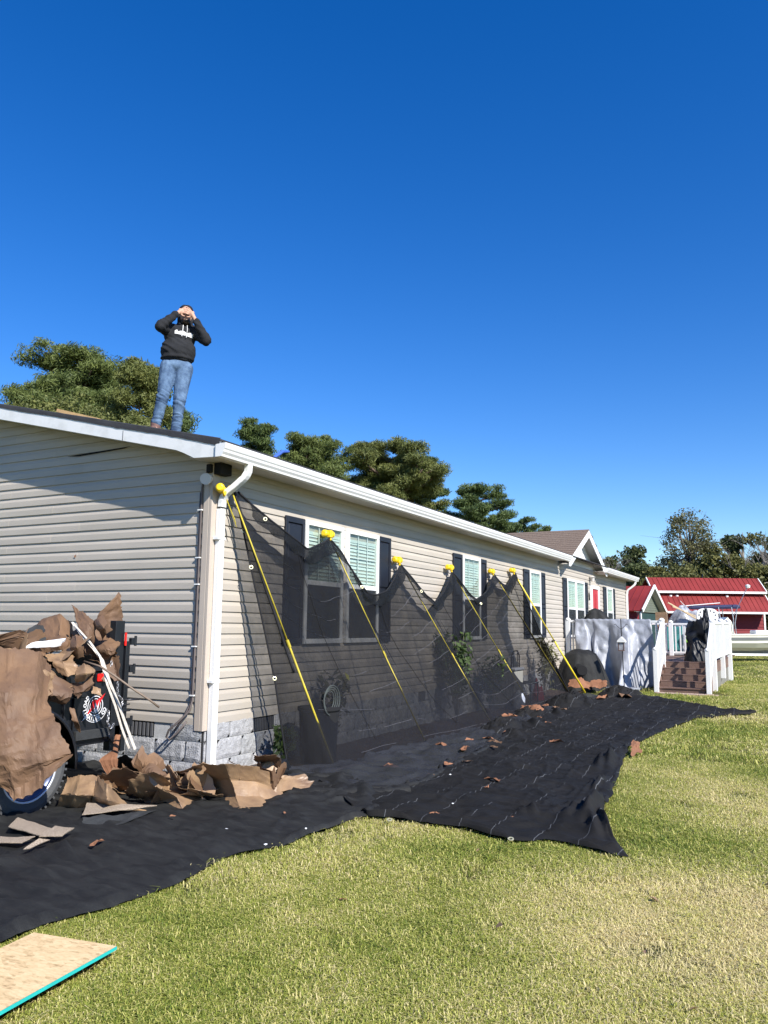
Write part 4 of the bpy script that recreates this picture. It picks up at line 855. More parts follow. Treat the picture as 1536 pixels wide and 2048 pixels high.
# heaps of loose black cloth near the far end
def heap(name, c, rx, ry, rz, seed, m, label=None, cat=None, group=None, n=30, ang=0.0, sharp=1.0, parent=None):
    P = []; ca, sa = math.cos(ang), math.sin(ang)
    for i in range(n + 1):
        r = i / n; row = []
        for j in range(n * 2):
            a = 2 * math.pi * j / (n * 2); w = 1 + .25 * noise.noise(Vector((math.cos(a) * 1.3, math.sin(a) * 1.3, seed)))
            x, y = math.cos(a) * r * rx * w, math.sin(a) * r * ry * w
            z = (1 - r ** 2) ** .8 * rz if r < 1 else 0
            q = Vector((x * 3.2 / max(rx, .2) * .3, y * 3.2 / max(ry, .2) * .3, seed))
            z *= (1 + .5 * noise.noise(q * 3) * sharp); z += rz * .22 * (1 - abs(noise.noise(q * 5)) * 2) * sharp * (1 - r) + (rz * .30 * (1 - 3 * abs(noise.noise(q * 9))) * (1 - r * r) if name == 'cloth_heap' else 0)
            row.append((c[0] + x * ca - y * sa, c[1] + x * sa + y * ca, c[2] + max(z, 0)))
        row.append(row[0]); P.append(row)
    o = MB().grid(P).build(name, m, parent, smooth=True, fixn=False)
    if label: tag(o, label, cat, group)
    return o
heap('cloth_heap', (1.25, 9.3, .06), .45, .9, .17, 1.0, M['cloth'], 'bunched black cloth heap at the foot of the fifth pole', 'cloth heap')
heap('cloth_heap', (1.75, 11.4, .10), .45, .6, .15, 2.0, M['cloth'], 'crumpled black cloth beside the bright yellow pole foot', 'cloth heap')
heap('cloth_heap', (1.30, 5.2, .03), .32, .7, .12, 3.0, M['cloth'], 'ruffled black cloth ridge beyond the third pole foot', 'cloth heap')
heap('cloth_heap', (1.15, 7.1, .03), .35, .6, .12, 4.0, M['cloth'], 'ruffled black cloth hump beyond the fourth pole foot', 'cloth heap')

# ================================================================ TORN BROWN PAPER
def sheet(rows, seed, nu=22, nv=22, crumple=.02, facet=3.2, tear=.012, m='paper'):
    """paper: a few straight creases with flat facets between them, torn edges"""
    rr = random.Random(int(seed * 10) + 5); G_ = [[Vector(p) for p in r] for r in rows]; R_, C_ = len(G_) - 1, len(G_[0]) - 1
    def at(u, v):
        a, b = min(max(u, 0), .99999) * R_, min(max(v, 0), .99999) * C_; i, j = int(a), int(b); s, t = a - i, b - j
        s = lerp(s, s * s * (3 - 2 * s), .12); t = lerp(t, t * t * (3 - 2 * t), .12)
        return G_[i][j].lerp(G_[i][j+1], t).lerp(G_[i+1][j].lerp(G_[i+1][j+1], t), s)
    size_ = max((G_[0][-1] - G_[0][0]).length, (G_[-1][0] - G_[0][0]).length, .15); k_ = min(.07, tear * 2.4 / size_)
    def inset(t, q): return math.sin(math.pi * min(max(t, 0), 1)) ** .4 * max(0, k_ * (noise.noise(Vector((t * 3.1 * size_ * 3, q, seed))) + .35) + k_ * .45 * noise.noise(Vector((t * 11 * size_ * 2, q, seed))))
    P = []
    for i in range(nu):
        u0 = i / (nu - 1); P.append([])
        for j in range(nv):
            v0 = j / (nv - 1); P[-1].append(at(lerp(inset(v0, 1), 1 - inset(v0, 2), u0), lerp(inset(u0, 3), 1 - inset(u0, 4), v0)))
    W_ = (P[0][-1] - P[0][0]).length + (P[-1][-1] - P[-1][0]).length; H_ = (P[-1][0] - P[0][0]).length + (P[-1][-1] - P[0][-1]).length; W_ *= .5; H_ *= .5
    lines = []
    for k in range(int(7 + facet)):
        a = rr.random() * math.pi; cx, cy = rr.random() * W_, rr.random() * H_; lines.append((math.cos(a), math.sin(a), cx, cy, rr.uniform(.4, 1) * rr.choice((-1, 1)), rr.uniform(.3, 1.2)))
    hs = []
    for i in range(nu):
        for j in range(nv):
            x, y = j / (nv-1) * W_, i / (nu-1) * H_; h = 0
            for (ca, sa, cx, cy, am, ln) in lines:
                d = (x - cx) * -sa + (y - cy) * ca; t = (x - cx) * ca + (y - cy) * sa
                fade = max(0, 1 - abs(t) / (ln * max(W_, H_)));  w = .09 + .10 * ln
                h += 1.5 * am * max(0, 1 - abs(d) / w) * fade
            h += .45 * (.5 - 2.2 * abs(noise.noise(Vector((x * 4.5, y * 4.5, seed))))) + .15 * (.5 - 2.5 * abs(noise.noise(Vector((x * 14, y * 14, seed)))))
            hs.append(h)
    mean = sum(hs) / len(hs); Q = [r[:] for r in P]
    for i in range(nu):
        for j in range(nv):
            p = P[i][j]; a = P[min(i+1, nu-1)][j] - P[max(i-1, 0)][j]; b = P[i][min(j+1, nv-1)] - P[i][max(j-1, 0)]; nn = a.cross(b)
            if nn.length > 1e-9: nn.normalize()
            p = p + nn * (hs[i * nv + j] - mean) * crumple
            if min(i, nu - 1 - i, j, nv - 1 - j) == 0:
                e = noise.noise(p * 9) * 1.6 + noise.noise(p * 30 + Vector((5, 5, 5))) + .8 * noise.noise(p * 75)
                inn = P[min(max(i, 1), nu-2)][min(max(j, 1), nv-2)] - P[i][j]
                p = p + inn.normalized() * (e * tear * 1.2) if inn.length > 1e-6 else p
            Q[i][j] = p
    return Q
PAP = DATA['paper']
def put_sheet(key, name, m, seed, parent=None, label=None, cat=None, thick=.002, **kw):
    P = sheet(PAP[key], seed, **kw); zmin = .028; lift_ = .055 if name == 'shingle' else .03 if key == 'fe2' else 0
    for r in P:
        for p in r: p.z = max(p.z + lift_, zmin + ground(p.y) + lift_)
    o = MB().grid(P).build(name, M[m], parent, smooth=False, fixn=False, solid=thick)
    if label: tag(o, label, cat)
    return o
pl_ = [
 ('s1', 'paper', 'largest brown torn paper sheet, hanging over the trailer wheel at the left edge', .032),
 ('s2', 'paper_in', 'pale creased brown sheet bulging on top of the load above the hanging sheet', .03),
 ('s3', 'paper', 'dark brown crumpled sheet at the upper left crest of the pile', .035),
 ('s4', 'paper', 'brown sheet ending in the tall upright spike of the pile', .018),
 ('s5', 'paper', 'dark upright crumpled sheet left of the tall spike', .03),
 ('s6', 'paper', 'folded diamond of shiny brown paper in front of the tall spike', .012),
 ('s7', 'paper', 'creased brown sheet tucked against the black trailer post', .03),
 ('s8', 'paper', 'flat tan fold of paper standing upright in the middle of the pile', .008),
 ('s9', 'paper_in', 'tan torn strip under the white foam board', .02),
 ('s10', 'paper_in', 'light brown open box-like fold above the red lamp level', .012),
 ('s11', 'paper', 'brown flap curling down left of the round logo', .015),
 ('s12', 'paper_in', 'small tan scrap stuck on top of the round logo', .003),
 ('s13', 'paper', 'narrow brown strip hanging in front of the trailer frame', .006),
 ('s14', 'paper_red', 'rust-coloured scrap dangling in front of the split-faced blocks', .015),
 ('s15', 'paper', 'brown sheet sagging over the dark gap under the load', .025),
 ('s16', 'paper_red', 'reddish scrap behind the right edge of the hanging sheet', .01),
 ('s17', 'paper_in', 'tan scrap poking out at the left picture edge by the tyre', .01),
 ('g1', 'paper_in', 'tan paper sheet on the ground right of the trailer tyre', .02),
 ('g2', 'paper_in', 'shiny cone-shaped curl of brown paper on the ground', .010),
 ('g3', 'paper_in', 'star-creased pale brown sheet in the middle of the ground heap', .022),
 ('g4', 'paper_in', 'brown fold leaning at the foot of the white downspout', .018),
 ('g5', 'paper_in', 'broad brown sheet at the right end of the ground heap', .010),
 ('g6', 'paper_in', 'small shiny curl of paper behind the ground heap', .012),
]
for i, (k, m, lab, cr) in enumerate(pl_):
    small = k in ('s12', 's13', 's16', 's17', 'g6', 's6')
    put_sheet(k, 'paper_sheet', m, i * 1.9 + 1, None, lab, 'paper', crumple=cr, nu=16 if small else 44, nv=16 if small else 44, facet=5.0 if small else 3.4, tear=.008 if small else .014)
def folded(c, w, h, rot, folds, seed, m, name='paper_sheet', curl=0.0, n=18):
    """a flat torn sheet folded along straight lines, then turned and put down"""
    rr = random.Random(seed); P = []
    def rag(t, q): return .10 * noise.noise(Vector((t * 4, q, seed * 1.7))) + .05 * noise.noise(Vector((t * 13, q, seed * 1.7))) + (.10 if abs(t - rr_c[q % 4]) < .05 else 0)
    rr_c = [rr.random() for _ in range(4)]; flat = []
    for i in range(n):
        for j in range(n):
            u, v = i / (n-1), j / (n-1); x = lerp(-.5 + rag(v, 0), .5 + rag(v, 1), u); y = lerp(-.5 + rag(u, 2), .5 + rag(u, 3), v); flat.append((x * w, y * h))
    pts = [Vector((x, y, 0)) for x, y in flat]
    if curl:
        for k, (x, y) in enumerate(flat): a = x * curl; pts[k] = Vector((math.sin(a) / curl, y, (1 - math.cos(a)) / curl))
    for (ox, oy, ang, th) in folds:
        d = Vector((math.cos(ang), math.sin(ang), 0)); nn = Vector((-d.y, d.x, 0)); o2 = Vector((ox * w, oy * h, 0))
        # find where the fold line went in space by the nearest flat points on it
        for k, (x, y) in enumerate(flat):
            sd_ = (Vector((x, y, 0)) - o2).dot(nn)
            if sd_ > 0: pts[k] = o2 + Matrix.Rotation(th * min(1, sd_ / .02), 3, d) @ (pts[k] - o2)
    R = Matrix.Rotation(rot[2], 3, 'Z') @ Matrix.Rotation(rot[0], 3, 'X') @ Matrix.Rotation(rot[1], 3, 'Y')
    pts = [R @ (p + Vector((0, 0, .004 * noise.noise(p * 20)))) for p in pts]; lo = min(p.z for p in pts); cc = Vector(c)
    pts = [p + cc - Vector((0, 0, lo)) for p in pts]
    return MB().grid([[pts[i * n + j] for j in range(n)] for i in range(n)]).build(name, M[m], None, fixn=False, solid=.002)
rr = random.Random(21)
def rf_(k): return [(rr.uniform(-.3, .3), rr.uniform(-.3, .3), rr.uniform(0, 3.14), rr.uniform(.5, 1.5) * rr.choice((-1, 1))) for _ in range(k)]
# loose torn pieces that fill the heap on the ground and the load on the trailer
for k in range(20):
    t = rr.random(); c = (lerp(-.05, 1.15, t) + rr.uniform(-.12, .12), lerp(-1.45, -.45, t) + rr.uniform(-.18, .22) , .035 + .10 * rr.random() * (1 - abs(t - .5)))
    o = folded(c, rr.uniform(.26, .55), rr.uniform(.20, .36), (rr.uniform(-.35, .35), rr.uniform(-.35, .35), rr.uniform(0, 6.28)), rf_(rr.choice((1, 2, 2, 3))), 100 + k, rr.choice(['paper', 'paper_in', 'paper_in', 'paper']), curl=rr.choice((0, 0, 3.0)))
    tag(o, 'torn folded piece of brown paper in the heap along the foundation', 'paper', 'torn brown pieces in the ground heap')
for k in range(44):
    t = rr.random(); y = lerp(-.95, -2.9, t); x = rr.uniform(-.95, -.25); z = .92 + .38 * math.sin(math.pi * min(1, max(0, (-.25 - x) / 1.3))) * rr.uniform(.5, 1.0) - (.25 if x > -.34 else 0) - .42 * t
    o = folded((x, y, z), rr.uniform(.22, .50), rr.uniform(.18, .34), (rr.uniform(-1.0, 1.0), rr.uniform(-.2, 1.1), rr.uniform(0, 6.28)), rf_(rr.choice((1, 2, 3))), 300 + k, rr.choice(['paper', 'paper', 'paper_in', 'paper', 'paper_red', 'feltpiece']), curl=rr.choice((0, 0, 2.5, -3.0)))
    tag(o, 'torn folded piece of brown paper in the load on the trailer', 'paper', 'torn brown pieces in the trailer load')
for k, lab in (('felt1', 'grey-black felt strip slanting over the upper left of the pile'), ('fe2', 'black felt strip on the ground below the cone of paper'), ('fe3', 'black folded felt against the foundation blocks')):
    put_sheet(k, 'felt_piece', 'feltpiece', len(k) + 3, None, lab, 'felt', crumple=.012, nu=16, nv=30)
put_sheet('foam1', 'foam_board', 'foam', 2, None, 'white foam board lying flat in the pile', 'board', crumple=.001, nu=6, nv=10, thick=.02)
put_sheet('foam2', 'foam_board', 'foam', 4, None, 'white foam board end at the left picture edge', 'board', crumple=.001, nu=6, nv=10, thick=.02)
for k, lab in (('sh1', 'tan gritty shingle strip lying along the felt under the paper cone'), ('sh2', 'tan shingle, upper left of the three crossed ones'), ('sh3', 'tan shingle lying across the end of another one'), ('sh4', 'narrow tan shingle pointing to the lower left'), ('sh5', 'tan shingle at the left picture edge')):
    put_sheet(k, 'shingle', 'shingle_near', len(k) + 9, None, lab, 'shingle', crumple=.002, nu=6, nv=12, thick=.006, tear=.004)
# dark mass of torn roofing that fills the trailer under the paper
heap('roofing_debris', (-1.15, -2.1, .62), .82, 1.75, .62, 5.0, M['feltpiece'], 'dark tangle of torn roofing filling the trailer under the paper', 'debris', sharp=.8)
la = MB(); la.tube(DATA['lath'], .014, 4, flat=.45); tag(la.build('lath_strip', M['woodw']), 'bent whitish lath strip drooping from the pile, outer of two', 'strip')
la = MB(); la.tube(DATA['lath2'], .011, 4, flat=.5); tag(la.build('lath_strip', M['woodw']), 'bent whitish lath strip drooping from the pile, inner and thinner one', 'strip')
la = MB(); la.tube(DATA['rod'], .009, 6); tag(la.build('thin_rod', M['rodm'], smooth=True), 'thin rusty bent rod sticking out right of the trailer', 'rod')
# small scraps on the cloth
def scrap_mesh(seed, s):
    rr = random.Random(seed); n = 9; pts = []
    for k in range(n):
        a = 2 * math.pi * k / n; r = s * .5 * rr.uniform(.45, 1.1); pts.append((math.cos(a) * r * 1.35, math.sin(a) * r * .62))
    mb = MB(); mb.v.append((0, 0, .012 + s * .12 * rr.uniform(.2, 1)))
    for i, (x, y) in enumerate(pts): mb.v.append((x, y, max(.004, .004 + s * .28 * max(0, noise.noise(Vector((x * 9, y * 9, seed))))) + (s * .15 if i in (2, 3) and rr.random() < .6 else 0)))
    for i, (x, y) in enumerate(pts): mb.v.append((x * .5 + .1 * s * rr.uniform(-1, 1), y * .5, .006 + s * .16 * rr.random()))
    for i in range(n): j = (i + 1) % n; mb.f += [(0, n+1+i, n+1+j), (n+1+i, 1+i, 1+j, n+1+j)]
    return mb.mesh('scrap')
scr = [scrap_mesh(k, 1.0) for k in range(7)]
for me in scr[:5]: me.materials.append(M['paper_red'])
for me in scr[5:]: me.materials.append(M['paper'])
def cloth_z(x, y): return ground(y) + .075
for i, (p, s) in enumerate(DATA['scraps']):
    o = bpy.data.objects.new('paper_scrap', scr[i % 7]); COL.objects.link(o); o.location = (p[0], p[1], cloth_z(*p[:2])); o.scale = (s, s, s); o.rotation_euler = (.0, .0, i * 2.4)
    LM = [((.86, 3.34), 'the second pole foot'), ((.97, 5.56), 'the third pole foot'), ((.73, 8.38), 'the fourth pole foot'), ((.85, 10.7), 'the fifth pole foot'), ((1.1, 11.4), 'the bright yellow pole foot'), ((2.2, -.7), 'the meeting point of both cloths'), ((3.9, 0), 'the pointed cloth corner'), ((1.2, -.6), 'the paper heap'), ((1.9, 5.0), 'the rolled net edge beyond the third pole'), ((2.3, 2.5), 'the middle of the large cloth')]
    ds = sorted(((math.hypot(p[0] - a[0], p[1] - a[1]), nm) for a, nm in LM)); sz_ = 'tiny' if s < .1 else 'small' if s < .16 else 'palm-sized' if s < .21 else 'large'
    lab = sz_ + (' rust-brown scrap lying close to ' if ds[0][0] < .8 else ' rust-brown scrap lying some way from ') + ds[0][1]
    if i == 23: lab = 'curved dark rust scrap on the near cloth left of the paper heap'
    elif i == 25: lab = 'single rust-brown scrap lying out on the grass'; o.location.z = .03
    tag(o, lab, 'scrap', 'rust-brown scraps on the ground cloth')
bl_ = ['big rust-brown torn piece at the foot of the fourth pole', 'round-topped rust-brown piece standing behind the bright yellow pole', 'long rust-brown piece behind the foot of the bright yellow pole', 'rust-brown shard at the right edge of the large ground cloth']
for i, (p, s) in enumerate(DATA['bigscraps']):
    rows = [[(p[0] - s * .5, p[1] - .05, p[2] + .02), (p[0], p[1] - .1, p[2] + .03), (p[0] + s * .5, p[1] - .05, p[2] + .02)], [(p[0] - s * .45, p[1] + .1, p[2] + s * .35), (p[0], p[1] + .12, p[2] + s * .45), (p[0] + s * .45, p[1] + .1, p[2] + s * .30)]]
    if i == 3: rows = [[(p[0] - .05, p[1] + .32, .14), (p[0] + .03, p[1] + .3, .13)], [(p[0] - .02, p[1], .1), (p[0] + .08, p[1], .09)], [(p[0] + .03, p[1] - .25, .05), (p[0] + .06, p[1] - .28, .04)]]
    P = sheet(rows, i + 40, 14, 18, .02, 6, .02); o = MB().grid(P).build('paper_piece', M['paper_red'], None, fixn=False, solid=.003); tag(o, bl_[i], 'scrap')
wm = MB()
wm.add([(-.5, -.3, 0), (.5, -.4, .1), (.4, .4, 0), (-.3, .4, .15), (0, 0, .3)], [(0, 1, 4), (1, 2, 4), (2, 3, 4), (3, 0, 4)]); wme = wm.mesh('chip'); wme.materials.append(M['foam'])
for i, p in enumerate(DATA['white']):
    o = bpy.data.objects.new('white_chip', wme); COL.objects.link(o); o.location = (p[0], p[1], cloth_z(*p[:2]) - .005); s = .014 + .006 * (i % 3); o.scale = (s * (2 if i == 3 else 1), s, s); o.rotation_euler = (0, 0, i)
    tag(o, 'tiny white chip lying on the black ground cloth', 'chip', 'white chips on the ground cloth')

# osb board on the grass
bd = empty('strand_board', (2.3, -3.9, .05)); tag(bd, 'pale strand board with a teal edge lying on the grass at the lower left', 'board')
def osb():
    m = bpy.data.materials.new('strand_board'); m.use_nodes = True; nt, b = nodes_of(m); b.inputs['Roughness'].default_value = .75
    geo = nt.nodes.new('ShaderNodeNewGeometry'); mp = nt.nodes.new('ShaderNodeMapping'); mp.inputs['Rotation'].default_value = (0, 0, .5); mp.inputs['Scale'].default_value = (1, 2.6, 1); nt.links.new(geo.outputs['Position'], mp.inputs[0])
    v = nt.nodes.new('ShaderNodeTexVoronoi'); v.inputs['Scale'].default_value = 22; nt.links.new(mp.outputs[0], v.inputs[0])
    n = nt.nodes.new('ShaderNodeTexNoise'); n.inputs['Scale'].default_value = 38; n.inputs['Detail'].default_value = 6; nt.links.new(mp.outputs[0], n.inputs[0])
    r = nt.nodes.new('ShaderNodeValToRGB'); cr = r.color_ramp; cr.elements[0].position = .25; cr.elements[0].color = (.40, .26, .12, 1); cr.elements[1].position = .8; cr.elements[1].color = (.80, .60, .33, 1); e = cr.elements.new(.45); e.color = (.66, .47, .24, 1)
    sp = nt.nodes.new('ShaderNodeSeparateColor'); nt.links.new(v.outputs['Color'], sp.inputs[0])
    ad = nt.nodes.new('ShaderNodeMath'); ad.operation = 'MULTIPLY_ADD'; ad.inputs[1].default_value = .32; nt.links.new(sp.outputs[0], ad.inputs[0]); 
    m2 = nt.nodes.new('ShaderNodeMath'); m2.operation = 'MULTIPLY'; m2.inputs[1].default_value = .75; nt.links.new(n.outputs[0], m2.inputs[0]); nt.links.new(m2.outputs[0], ad.inputs[2]); nt.links.new(ad.outputs[0], r.inputs[0]); nt.links.new(r.outputs[0], b.inputs['Base Color'])
    bp = nt.nodes.new('ShaderNodeBump'); bp.inputs['Distance'].default_value = .002; nt.links.new(ad.outputs[0], bp.inputs['Height']); nt.links.new(bp.outputs[0], b.inputs['Normal']); return m
M['osb'] = osb(); M['teal'] = mat('teal_edge_paint', (.02, .42, .38), .6, .1, 12)
c0, c1 = Vector((1.993, -3.506, .045)), Vector((2.486, -3.468, .062)); ed = Vector((.118, -.993, -.004)); L_ = 1.8
q0, q1, q2, q3 = c0, c1, c1 + ed * L_, c0 + ed * L_
mb = MB(); t = Vector((0, 0, .012)); mb.add([q0, q1, q2, q3, q0 + t, q1 + t, q2 + t, q3 + t], [(3, 2, 1, 0), (4, 5, 6, 7), (0, 1, 5, 4), (2, 3, 7, 6), (3, 0, 4, 7)]); mb.build('panel_face', M['osb'], bd)
mb = MB(); s_ = Vector((.002, 0, 0)); mb.add([q1 - t * .2, q1 + s_ - t * .2, q2 + s_ - t * .2, q2 - t * .2, q1 + t * .96, q1 + s_ + t * .96, q2 + s_ + t * .96, q2 + t * .96], [(3, 2, 1, 0), (4, 5, 6, 7), (0, 1, 5, 4), (1, 2, 6, 5), (2, 3, 7, 6), (3, 0, 4, 7)]); mb.build('teal_edge', M['teal'], bd)
# ================================================================ TRAILER
tr = empty('dump_trailer', (-1.3, -2.3, 0)); tag(tr, 'black dump trailer heaped with torn brown roofing paper', 'trailer')
SX = -.36
mb = MB(); mb.box((-2.1, -4.4, .50), (SX - .03, -.72, .60)); mb.box((SX - .03, -4.4, .44), (SX, -.72, .58)); mb.box((-2.1, -.80, .42), (SX, -.72, .60)); mb.build('bed_frame', M['trailer'], tr, bevel=.006)
mb = MB(); mb.box((SX - .04, -4.4, .60), (SX - .015, -.80, 1.10)); mb.box((SX - .05, -4.4, 1.06), (SX + .012, -.80, 1.12)); 
for y in (-1.35, -2.2, -3.0): mb.box((SX - .014, y - .03, .60), (SX + .012, y + .03, 1.06))
mb.build('side_wall', M['trailer'], tr, bevel=.004)
mb = MB(); mb.box((-2.1, -4.4, .60), (-2.07, -.80, 1.2)); mb.build('side_wall', M['trailer'], tr)
mb = MB(); mb.box((SX - .06, -.86, .36), (SX + .02, -.80, 1.53)); mb.box((SX - .05, -.795, .40), (SX - .01, -.72, 1.53)); mb.build('rear_post', M['trailer'], tr, bevel=.004)
mb = MB(); mb.box((SX - .1, -.71, .34), (SX + .01, -.66, 1.34)); mb.build('gate_frame', M['trailer'], tr, bevel=.004)
mb = MB(); mb.box((-2.0, -.70, .40), (SX - .11, -.67, 1.2)); mb.build('rear_gate', M['trailer'], tr)
for z in (1.34, 1.08, .60):
    mb = MB(); mb.box((SX - .02, -.655, z - .03), (SX + .02, -.60, z + .03)); mb.tube([(SX + .012, -.60, z - .045), (SX + .012, -.60, z + .05)], .014, 8); mb.build('hinge', M['trailer'], tr, bevel=.003)
mb = MB(); mb.box((SX + .005, -.735, 1.30), (SX + .014, -.715, 1.42)); mb.build('red_reflector', M['redlight'], tr)
mb = MB(); mb.box((SX + .013, -1.05, .985), (SX + .035, -.945, 1.055)); mb.build('tail_lamp', M['redlight'], tr, bevel=.008)
mb = MB(); mb.box((SX - .012, -1.06, .86), (SX + .012, -.935, 1.08)); mb.build('lamp_bracket', M['trailer'], tr)
mb = MB(); mb.box((SX - .01, -1.26, .86), (SX + .01, -.87, .90)); mb.box((SX - .012, -.93, .48), (SX + .008, -.88, .86)); mb.build('cross_rail', M['trailer'], tr)
mb = MB(); mb.box((SX + .0, -1.28, .50), (SX + .012, -.885, .855)); fl = mb.build('side_panel', M['trailer'], tr)
mb = MB(); mb.box((SX + .013, -1.27, .495), (SX + .05, -.90, .575)); mb.build('bumper_rail', M['feltpiece'], tr, bevel=.004)
# round printed emblem on the panel: ring of lettering with a red streak
ex, ey, ez, er = SX + .0135, -1.045, .775, .135
M['sticker'] = mat('sticker_white', (.72, .72, .72), .5, .08, 20); M['sred'] = mat('sticker_red', (.55, .015, .02), .5, .08, 20)
mb = MB()
def ringarc(r0, r1, a0, a1, n=24, dx=0):
    for i in range(n):
        t0, t1 = lerp(a0, a1, i / n), lerp(a0, a1, (i+1) / n)
        mb.add([(ex + dx, ey + math.cos(t) * r, ez + math.sin(t) * r) for t, r in ((t0, r0), (t1, r0), (t1, r1), (t0, r1))], [(0, 1, 2, 3)])
ringarc(er * .60, er * .66, 0, 2 * math.pi); ringarc(er * .44, er * .48, 0, 2 * math.pi, 18)
ringarc(er * 1.03, er * 1.07, math.radians(195), math.radians(345), 20)
mb.build('emblem_ring', M['sticker'], tr, fixn=False)
mb = MB(); pts = [(-.155, -.125), (-.02, -.02), (.03, -.045), (.06, .03), (.115, .105), (.01, .045), (-.03, .06), (-.055, -.02)]
mb.add([(ex + .0015, ey + a * .95, ez + b) for a, b in pts], [tuple(range(8))]); mb.build('emblem_streak', M['sred'], tr, fixn=False)
mb = MB(); pts = [(-.155, -.125), (-.095, -.06), (-.075, -.075)]
mb.add([(ex + .002, ey + a * .95, ez + b) for a, b in pts], [(0, 1, 2)]); mb.add([(ex + .0022, ey + a, ez + b) for a, b in [(-.02, -.05), (.0, .03), (.02, -.01), (.045, .05), (.03, -.05), (.01, .0)]], [(0, 1, 2), (2, 3, 4), (4, 5, 0)]); mb.build('emblem_tip', M['sticker'], tr, fixn=False)
fcu = bpy.data.fonts[0] if bpy.data.fonts else None
def letter(ch, pos, ang, size, m, parent, name='emblem_letter'):
    cu = bpy.data.curves.new('t', 'FONT'); cu.body = ch; cu.size = size; cu.align_x = 'CENTER'; cu.align_y = 'CENTER'; cu.resolution_u = 2; cu.offset = .0018
    ob = bpy.data.objects.new('t', cu); COL.objects.link(ob)
    rot = Matrix(((0, 0, 1, 0), (1, 0, 0, 0), (0, 1, 0, 0), (0, 0, 0, 1)))   # text x -> +y, text y -> +z
    mw = Matrix.Translation(pos) @ Matrix.Rotation(ang, 4, 'X') @ rot
    dg = bpy.context.evaluated_depsgraph_get(); me = bpy.data.meshes.new_from_object(ob.evaluated_get(dg)); bpy.data.objects.remove(ob); bpy.data.curves.remove(cu)
    me.transform(mw); me.materials.clear(); me.materials.append(m); o = bpy.data.objects.new(name, me); COL.objects.link(o); inpar(o, parent)
for i, ch in enumerate('TRAILER CO'):
    if ch == ' ': continue
    a = math.radians(208 + i * 14.5); letter(ch, (ex + .001, ey + math.cos(a) * er * .86, ez + math.sin(a) * er * .86), a + math.pi / 2, .050, M['sticker'], tr)
for i, ch in enumerate('LOAD'):
    a = math.radians(192 - i * 17); letter(ch, (ex + .001, ey + math.cos(a) * er * .86, ez + math.sin(a) * er * .86), a - math.pi / 2, .046, M['sticker'], tr)
# safety chain
def chain(pts, parent):
    P = resample(pts, int(sum((Vector(pts[i+1]) - Vector(pts[i])).length for i in range(len(pts)-1)) / .026) + 2); mb = MB()
    for i in range(len(P) - 1):
        c = (P[i] + P[i+1]) / 2; t = (P[i+1] - P[i]).normalized(); s = Vector((1, 0, 0)) if i % 2 else t.cross(Vector((1, 0, 0))).normalized()
        s = (s - t * s.dot(t)).normalized(); L = [c + t * (math.cos(a) * .019) + s * (math.sin(a) * .010) for a in np.linspace(0, 2 * math.pi, 9)]; mb.tube(L, .0032, 4, cap=False)
    mb.build('chain', M['chain'], parent)['kind'] = 'stuff'
chain([(SX + .03, -.90, 1.16), (SX + .03, -.905, 1.08)], tr); chain([(SX + .04, -.82, .97), (SX + .04, -.815, .86), (SX + .06, -.76, .80), (SX + .05, -.79, .72)], tr)
chain([(SX + .03, -.90, .72), (SX + .05, -.925, .62), (SX + .05, -.88, .56), (SX + .03, -.83, .60)], tr)
mb = MB(); mb.tube([(SX + .02, -.88, .55), (SX + .05, -.90, .48), (SX + .05, -.85, .44), (SX + .03, -.82, .48)], .012, 7); mb.tube([(SX + .01, -.70, .80), (SX + .06, -.56, .80)], .010, 6); mb.tube([(SX + .02, -.78, .70), (SX + .02, -.63, .70)], .007, 5); mb.tube([(SX + .02, -.78, .75), (SX + .02, -.64, .76)], .007, 5); mb.build('hook', M['steel'], tr, smooth=True)
mb = MB()   # fender
R_ = [(-1.98 + .52 * math.cos(a), .36 + .50 * math.sin(a)) for a in np.linspace(math.radians(-5), math.radians(185), 20)]
mb.grid([[(SX - .0, y, z) for y, z in R_], [(-.06, y, z) for y, z in R_], [(-.06, (y + 1.98) * .95 - 1.98, (z - .36) * .95 + .36) for y, z in R_]]); mb.build('fender', M['trailer'], tr, smooth=True, solid=.006, fixn=False)
